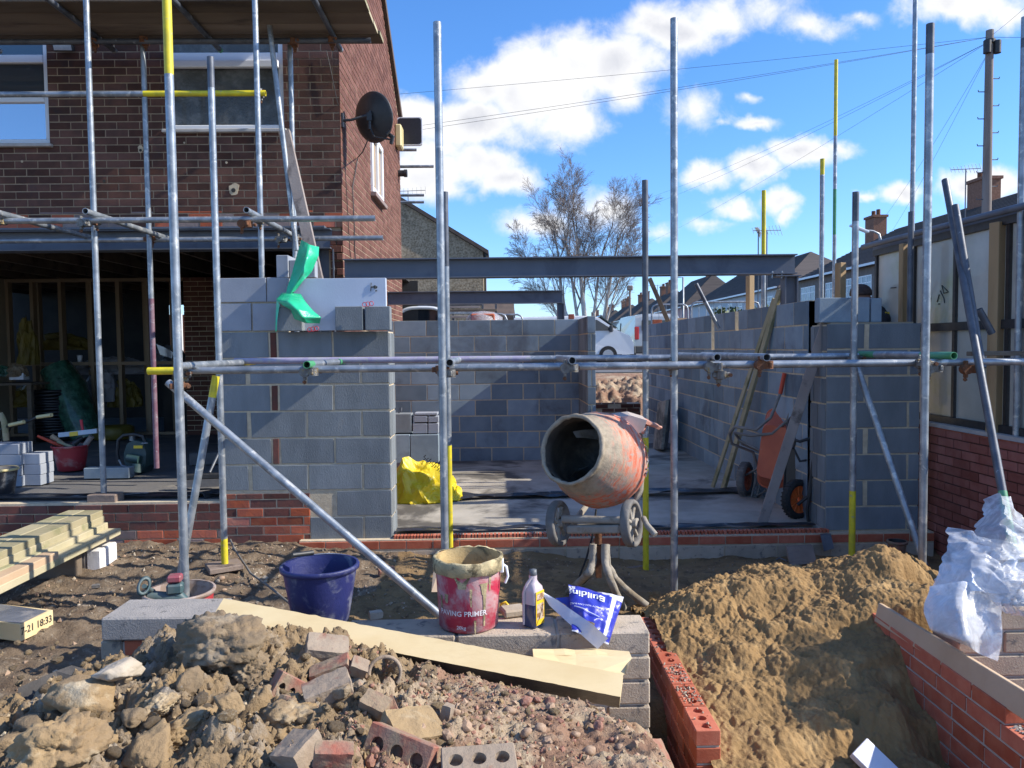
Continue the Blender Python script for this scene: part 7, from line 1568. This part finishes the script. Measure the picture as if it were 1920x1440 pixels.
def stk(x0,y0,x1,y1,Y,dp,label,m='block_blue'): 
    a=P(x0,y1,Y);b_=P(x1,y0,Y); mb=MB(); mb.ti=random.uniform(.4,1); mb.boxab((a.x,Y,a.z),(b_.x,Y+dp,b_.z),.005); thing(mb,'concrete_block',[m],label,'concrete block',None)
a=P(738,872,9.7)
for r_ in ((732,815,768,868,'front left block of the stack at the garage back wall'),(770,815,822,868,'wide front block of the stack at the garage back wall')): stk(*r_[:4],9.75,.4,r_[4])
for x0,y0,x1,y1,l,m_ in((738,776,771,812,'dark ribbed block on top of the stack at the garage back wall','block_front'),(774,794,801,813,'small cut block low on the stack, left','block_light'),(803,794,822,813,'small cut block low on the stack, right','block_light'),(776,780,801,792,'small cut block upper left on the stack','block_light'),(803,781,822,792,'small cut block upper right on the stack','block_light'),(777,774,820,779,'thin slip of block lying on top of the small cut blocks','block_light')): stk(x0,y0,x1,y1,9.8,.22,l,m_)
mb=MB(); c=P(752,765,9.9); mb.path([P(748,776,9.9),P(749,766,9.9),P(753,764,9.9),P(752,772,9.9)],.008,6); thing(mb,'bent_rod',['galv_dark'],'small bent metal rod on the dark ribbed block at the garage back wall','rod')
# ---------------- timber stack ----------------
def beam(xr_,w_,z0,h,yf,yn,label,m='timber_treated'): mb=MB(); mb.ti=random.random(); mb.box((xr_-w_/2,(yf+yn)/2,z0+h/2),(w_,yf-yn,h),Matrix.Rotation(random.uniform(-.004,.004),3,'Z'),.004); thing(mb,'timber_length',[m],label,'timber length','timbers stacked on the left')
zt0=P(187,969,6.0).z
beam(-3.11,.14,zt0-.0,.05,6.02,3.6,'top right treated timber of the stack on the left'); beam(-3.255,.13,zt0,.05,6.03,3.6,'top left treated timber of the stack on the left'); beam(-3.10,.27,zt0-.047,.05,6.03,3.5,'second treated timber from the top of the stack on the left'); beam(-3.06,.3,zt0-.094,.05,6.0,3.5,'third treated timber from the top of the stack on the left'); beam(-2.96,.14,zt0-.141,.05,6.0,3.4,'lowest treated timber sticking furthest right from the stack'); beam(-3.07,.3,zt0-.141,.05,5.9,3.4,'wide treated timber at the bottom of the stack on the left'); beam(-2.965,.09,zt0-.096,.05,5.15,3.4,'pinkish new timber lying along the front of the stack','timber_pale')
for y in(5.6,4.0):
    zb_=gz(-3,y)-.02; mb=MB(); mb.boxab((-3.35,y-.05,zb_),(-3.08,y+.05,zt0-.143),.005); thing(mb,'bearer',['timber_deck'],'dark timber bearer under the %s end of the timber stack'%('far' if y>5 else 'near'),'bearer')
mat('packet_white',(.8,.78,.76),None,5,.5,.3,30); mb=MB(); a=P(100,1062,5.75); b_=P(196,1062,5.75); hz_=P(190,1028,5.75).z
for i,(x0,x1,m_) in enumerate(((a.x,b_.x-.11,0),(b_.x-.11,b_.x,1))): mb.mi=m_; mb.boxab((x0+.001,5.7,.08),(x1,5.95,hz_),.01)
thing(mb,'wrapped_pack',['film_dark' if 'film_dark' in M else [mat('film_dark',(.12,.1,.09),(.3,.28,.26),8,.2,.5,12,coat=.4)][0],'packet_white'],'film wrapped pack with a torn white end lying under the timber stack','pack')
# ---------------- things on the house floor ----------------
def onf(px,py): return PZ(px,py,ZF+.012)
c=onf(134,881); RB,mx=bucket('bucket',c,.13,.178,.27,'bucket_red','slab_dark','dusty red bucket full of hand tools on the house floor')
def tool(a,b_,r_,m,label,name='hand_tool',cat='tool',**k): mb=MB(); mb.tube(a,b_,r_,8,**k); thing(mb,name,[m],label,cat)
tz=c.y
mat('level_blue',(.4,.47,.55),(.5,.56,.62),6,.5); mb=plank2(P(110,816,tz-.05),P(182,808,tz-.08),.05,.025,(0,-1,.1)); LV=thing(mb,'spirit_level',['level_blue'],'short spirit level lying across the top of the red tool bucket','spirit level')
mb=plank2(P(130,814.5,tz-.075),P(146,812.5,tz-.08),.045,.006,(0,-1,.1)); mb.build('label',['label_yellow'],LV)
tool(P(70,817,tz-.1),P(118,838,tz),.014,'barrow_grip','red handled tool leaning out left of the tool bucket',r1=.02)
tool(P(152,787,tz),P(156,812,tz),.014,'red_plastic_bright','upright red handle in the tool bucket')
tool(P(97,818,tz),P(125,835,tz),.03,'timber_pale','wooden hammer handle in the tool bucket',r1=.014); tool(P(108,828,tz-.06),P(140,840,tz-.05),.016,'timber_treated','pale wooden handle low in the tool bucket'); tool(P(138,832,tz-.04),P(155,820,tz),.035,'black_plastic','black gripped tool in the tool bucket',r1=.02); tool(P(160,835,tz),P(172,818,tz),.03,'timber_grey','worn grey tool at the right of the tool bucket')
# cut-off saw / compactor
c=onf(252,888); SW=empty('cut_off_saw',c,'dark green stone saw standing on the house floor right of the red bucket','saw'); mat('saw_green',(.02,.055,.055),(.05,.08,.08),6,.5,.2,20); sx_=lambda px,py,dy=0:P(px,py,c.y+dy)
mb=MB(); mb.prism([sx_(238,832),sx_(250,826),sx_(268,829),sx_(274,850),sx_(272,875),sx_(262,889),sx_(248,884),sx_(233,868),sx_(232,850)],(.02,.22,0)); mb.build('body',['saw_green'],SW)
mb=MB(); mb.path([sx_(223,870,.05),sx_(220,850,.05),sx_(222,825,.05),sx_(232,816,.05),sx_(252,814,.05),sx_(268,818,.05),sx_(272,830,.05)],.018,8); mb.build('handle',['black_plastic'],SW)
mb=MB(); mb.tube(sx_(258,870,-.04),sx_(256,886,-.06),.05,16); mb.tube(sx_(240,858,-.03),sx_(262,862,-.05),.045,14); mb.build('engine',['saw_green'],SW); mb=MB(); mb.box(sx_(259,838,-.02),(.09,.01,.03)); mb.build('label',['label_yellow'],SW); mb=MB(); mb.tube(sx_(248,826,.1),sx_(247,812,.1),.03,12); mb.tube(sx_(266,831,-.02),sx_(277,831,-.02),.008,6); mb.path([sx_(223,862,.0),sx_(228,873,.0),sx_(240,876,.0)],.012,6); mb.build('fittings',['galv'],SW)
def fblock(x0,y0,x1,y1,label,dp=.2,rot=0,m='block_light'):
    a=onf(x0,y1);b_=onf(x1,y1); h=P(x0,y0,a.y).z-a.z; mb=MB(); mb.ti=random.random(); mb.box(((a.x+b_.x)/2,a.y+dp/2,a.z+h/2),(b_.x-a.x,dp,h),Matrix.Rotation(rot,3,'Z'),.005); thing(mb,'concrete_block',[m],label,'concrete block')
fblock(157,878,239,898,'grey block lying flat on the house floor behind the leftmost pole','.1' and .12,0,'block_blue')
Yz=7.35; z0=ZF+.012
def sb(x0,x1,k,label,dy=0,dp=.22): 
    a=P(x0,890,Yz+dy);b_=P(x1,890,Yz+dy); mb=MB(); mb.ti=random.random(); mb.boxab((a.x,Yz+dy,z0+k*.102),(b_.x,Yz+dy+dp,z0+k*.102+.1),.004); thing(mb,'concrete_block',['block_light'],label,'concrete block')
for k in range(4): sb(-20 if k<3 else -30,40-(k%2)*3,k,'pale block in the left column of the left edge stack, level %s up'%['one','two','three','four'][k])
for k in range(3): sb(44+(k%2),76+(k%2),k,'pale block in the right column of the left edge stack, level %s up'%['one','two','three'][k],.05)
c=onf(2,905); c=Vector((P(2,905,6.95).x,6.95,ZF+.01)); BK,mx=bucket('bucket',c,.1,.135,.24,'black_dusty' if 'black_dusty' in M else [dirty('black_dusty',(.03,.03,.035),(.25,.24,.22),(.5,.65),6),'black_dusty'][1],'slab_dark','dusty black bucket with a pale rim at the left edge of the photo',rimm='alarm_yellow')
# bars with cream grips (a breaker/barrow at the left edge)
HB_=empty('hand_cart',P(-20,900,8.0),'cream gripped handlebars of a hand cart reaching in at the left edge','hand cart')
for a,b_,c2 in(((97,778),(70,782),(20,800)),((45,791),(18,797),(-30,815))):
    mb=MB(); mb.tube(P(*a,8.0),P(*b_,8.05),.02,12); mb.build('grip',['alarm_yellow'],HB_); mb=MB(); mb.path([P(*b_,8.05),P((b_[0]+c2[0])/2,(b_[1]+c2[1])/2+3,8.1),P(*c2,8.15),P(c2[0]-40,870,8.3),P(c2[0]-50,900,8.0)],.014,6); mb.build('bar',['black_plastic'],HB_)
mb=MB(); mb.path([P(0,775,8.05),P(8,790,8.05),P(12,825,8.1)],.03,8); mb.build('strut',['timber_treated'],HB_)
# coil of black pipe
c=PZ(82,828,ZF+.02); CO=empty('pipe_coil',c,'stacked coils of black ribbed pipe standing inside the house','pipe coil'); mat('pipe_black',(.012,.012,.014),None,5,.35)
mb=MB(); R1=.5*(P(121,790,c.y).x-P(45,790,c.y).x)
for k in range(17): 
    z=c.z+.03+k*.042; rr=R1*(1-.03*(k%3)); mb.path([Vector((c.x+rr*math.cos(t),c.y+.3+rr*math.sin(t),z+.008*math.sin(t*2+k))) for t in[i*PI/16 for i in range(32)]],.024,6,closed=True)
mb.build('coils',['pipe_black'],CO)
# green wrapped roll, bags and clutter behind the studs
mat('green_glossy',(.01,.05,.03),(.05,.16,.1),9,.2,1.,12,coat=.5,bdist=.03)
mb=MB(); a=P(105,690,11.4); b_=P(165,825,11.2); mb.path([a,a.lerp(b_,.3)+Vector((.03,0,0)),a.lerp(b_,.7),b_],[.22,.26,.25,.2],16); 
for i,p in enumerate(mb.v): mb.v[i]=p+Vector((.03*noise.noise(p*9),0,0))
thing(mb,'wrapped_roll',['green_glossy'],'roll wrapped in shiny green film leaning inside the stud wall','roll')
mat('yellow_dull',(.2,.15,.02),(.13,.1,.02),4,.5,.5,9,bdist=.03)
def clutter(px,py,Y,sz,m,label,name,cat,seed=1,amp=.2): mb=bagblob(P(px,py,Y),sz[0],sz[1],sz[2],seed,amp); thing(mb,name,[m],label,cat)
clutter(52,680,11.3,(.14,.15,.62),'yellow_dull','tall yellow sack standing behind the left studs','sack','sack',3,.25); clutter(55,760,12.0,(.3,.2,.3),'yellow_dull','low yellow sack under the shelf behind the left studs','sack','sack',5)
clutter(193,750,12.1,(.28,.2,.45),'bag_white_dim' if 'bag_white_dim' in M else [mat('bag_white_dim',(.3,.3,.32),(.22,.22,.24),5,.5,.4,9)][0] and 'bag_white_dim','grey white sack between the middle studs','sack','sack',7); clutter(235,760,12.2,(.25,.2,.4),'yellow_dull','yellow sacks at the foot of the right studs','sack','sack',9); clutter(215,700,12.4,(.6,.2,.25),'bag_white_dim','pale bundle lying behind the stud rail','bundle','bundle',11); clutter(110,655,12.5,(.5,.2,.25),'timber_pale' if 0 else 'yellow_dull','flat tan sack lying on the stud rail level','sack','sack',13)
clutter(33,705,10.8,(.14,.12,.16),'clay_grey','grey bundle on the shelf at the left edge','bundle','bundle',15); clutter(7,705,10.8,(.13,.1,.14),'green_glossy','green bag on the shelf at the left edge','bag','bag',17)
mb=MB(); a=P(-20,718,10.9);b_=P(75,712,10.9); mb.boxab((a.x,10.7,a.z-.03),(b_.x,11.2,a.z)); 
for x in(a.x+.1,b_.x-.1): mb.boxab((x-.03,10.8,ZF),(x+.03,10.86,a.z-.03))
thing(mb,'workbench',['timber_deck'],'rough bench shelf with dark legs at the left edge inside the house','bench')
mb=MB(); c=P(33,712,10.75); mb.boxab((c.x-.1,10.72,c.z),(c.x+.1,10.85,c.z+.09),.005); thing(mb,'carton',['upvc'],'small white box on the bench inside the house','box')
c=P(150,679,11.86); mb=MB(); mb.lathe([(.001,0),(.03,0),(.04,.11),(.001,.111)],Matrix.Translation(c),18); CP=thing(mb,'paper_cup',['upvc'],'white paper cup with a black lid on the stud rail','cup'); mb=MB(); mb.lathe([(.001,.125),(.036,.122),(.043,.115),(.043,.105),(.03,.104)],Matrix.Translation(c),18); mb.build('lid',['black_plastic'],CP)
mb=MB(); mb.lathe([(.25,0),(.28,.02),(.28,.16),(.25,.18)],Matrix.Translation(PZ(213,822,ZF+.02)),24); thing(mb,'hose_coil',['yellow_dull'],'flat coil of yellow hose on the floor behind the studs','hose')
clutter(318,690,12.6,(.3,.2,.35),'wrap_dark','dark sheeted heap in the opening right of the studs','covered heap','covered heap',19)
mb=MB(); mb.boxab((P(292,800,12).x,12.3,ZF),(P(340,800,12).x,12.5,P(300,690,12).z)); thing(mb,'cabinet',['dark_room'],'dark cabinet standing in the doorway right of the studs','cabinet')
mat('silver',(.5,.53,.6),None,5,.2,metal=.3); mb=MB(); mb.prism([P(293,645,12.2),P(310,652,12.2),P(325,660,12.2),P(322,672,12.2),P(300,665,12.2)],(0,.1,.02)); thing(mb,'foil_bundle',['silver'],'crumpled silver bundle in the opening right of the studs','bundle')
mb=MB(); a=P(410,850,7.3); b_=P(393,886,7.15); mb.tube(a,b_,.013,8); BR=thing(mb,'broom',['galv_dark'],'dark broom leaning on the house floor beside the left pier','broom'); mb=MB(); q=P(380,893,7.12); mb.box(q,(.42,.06,.05),Matrix.Rotation(.15,3,'Z'),.008); mb.build('head',['black_plastic'],BR); mb=MB(); mb.box(q+Vector((0,-.01,-.06)),(.4,.05,.07),Matrix.Rotation(.15,3,'Z')); mb.build('bristles',['slab_dark'],BR)
mb=MB(); c=P(393,932,6.75); mb.tube(c+Vector((-.06,-.03,0)),c+Vector((.06,.12,0)),.055,18,hollow=.75); thing(mb,'pipe_offcut',['black_plastic'],'short black pipe offcut on the house floor edge beside the left pier','pipe offcut')
fblock(352,850,412,872,'dark block on the house floor beside the left pier',.2,.3,'slab_dark')
# strap / cable on the ground at the left
mb=MB(); mb.path([P(432,1012,6.3),P(440,1030,6.0)]+[PZ(x,y,.12) for x,y in((470,1075),(505,1100),(535,1125),(548,1135))],.008,6); thing(mb,'cable',['rubber_dusty'],'grey cable lying on the dirt from the left pier to the blue bucket','cable')
mb=MB(); mb.path([P(1455,1050,6.0),P(1462,1046,6.0),P(1475,1052,5.9)],.006,6); thing(mb,'thin_tool',['galv_dark'],'thin metal tool half hidden behind the sand heap','tool')
# ---------------- person behind the right pier ----------------
def skin(name,pts,edges,rad,sub=2):
    me=bpy.data.meshes.new(name); me.from_pydata([tuple(p) for p in pts],edges,[]); o=bpy.data.objects.new(name,me); C.objects.link(o); m=o.modifiers.new('s','SKIN'); 
    for i,v_ in enumerate(me.skin_vertices[0].data): v_.radius=rad[i] if isinstance(rad[i],tuple) else (rad[i],rad[i])
    me.skin_vertices[0].data[0].use_root=True; s=o.modifiers.new('u','SUBSURF'); s.levels=sub; s.render_levels=sub
    bpy.context.view_layer.update(); r_=evalmesh(o); bpy.data.objects.remove(o); return r_
Yp=7.75; hd=P(1613,556,Yp); sh=P(1648,592,Yp); pel=Vector((P(1668,640,Yp).x+.12,Yp+.15,1.02))
nk=hd.lerp(sh,.5)+Vector((0,0,-.01)); pts=[pel,pel.lerp(sh,.5)+Vector((.05,0,.03)),sh,nk,hd,hd+Vector((-.03,-.01,.05)),
 sh+Vector((-.05,-.2,-.05)),sh+Vector((-.2,-.3,-.25)),sh+Vector((-.38,-.38,-.28)),sh+Vector((.05,.2,-.03)),sh+Vector((-.1,.28,-.27)),sh+Vector((-.3,.2,-.35)),
 pel+Vector((0,-.1,-.08)),pel+Vector((-.1,-.12,-.52)),pel+Vector((0,-.12,-.95)),pel+Vector((.0,.1,-.08)),pel+Vector((-.05,.13,-.52)),pel+Vector((.08,.13,-.95)),pel+Vector((-.14,-.12,-1.0)),pel+Vector((-.06,.13,-1.0))]
me=skin('body',pts,[(0,1),(1,2),(2,3),(3,4),(4,5),(2,6),(6,7),(7,8),(2,9),(9,10),(10,11),(0,12),(12,13),(13,14),(14,18),(0,15),(15,16),(16,17),(17,19)],[.14,(.15,.13),(.15,.13),.06,.095,.07,.07,.05,.04,.07,.05,.04,.1,.075,.05,.1,.075,.05,.045,.045])
mat('jacket_black',(.015,.015,.018),None,5,.7,.3,30); mat('skin_tone',(.35,.19,.13),None,5,.6); mat('hair_dark',(.05,.03,.025),(.08,.05,.04),40,.8,.4,90)
for m_ in('jacket_black','skin_tone'): me.materials.append(M[m_])
for p in me.polygons: p.material_index=1 if (Vector(p.center)-hd).length<.15 and p.center.x<nk.x+.01 else 0; p.use_smooth=True
orgp=Vector((pel.x,pel.y,0)); PE=empty('person',orgp,'person in a black jacket bending down behind the blocks on the right pier','person')
o=bpy.data.objects.new('body',me); C.objects.link(o); o.parent=PE; o.location=-orgp
v_,f_2=lump(77,rough=.05,sub=3,flat=(1,1,1),fine=.02); mb=MB(); hc=hd+Vector((.005,0,.028)); mb.add([hc+Vector((a_.x*.108,a_.y*.1,a_.z*.1 if a_.z>-.2 else -.02)) for a_ in v_],f_2,True); mb.build('hair',['hair_dark'],PE)
mb=MB(); e_=P(1607,562,Yp-.09); mb.tube(hd+Vector((-.04,-.1,-.04)),hd+Vector((.05,-.1,-.03)),.012,8); mb.build('ear_defender_band',['drill_red'],PE)
bt=P(1662,592,Yp-.15)
mb=MB()
for i in range(2):
    for j in range(2): mb.box(P(1661+i*5,587+j*7,Yp-.19),(.018,.004,.022))
mb.build('jacket_lettering',['label_yellow'],PE)
for o in bpy.data.objects:
    if '_org' in o: del o['_org']
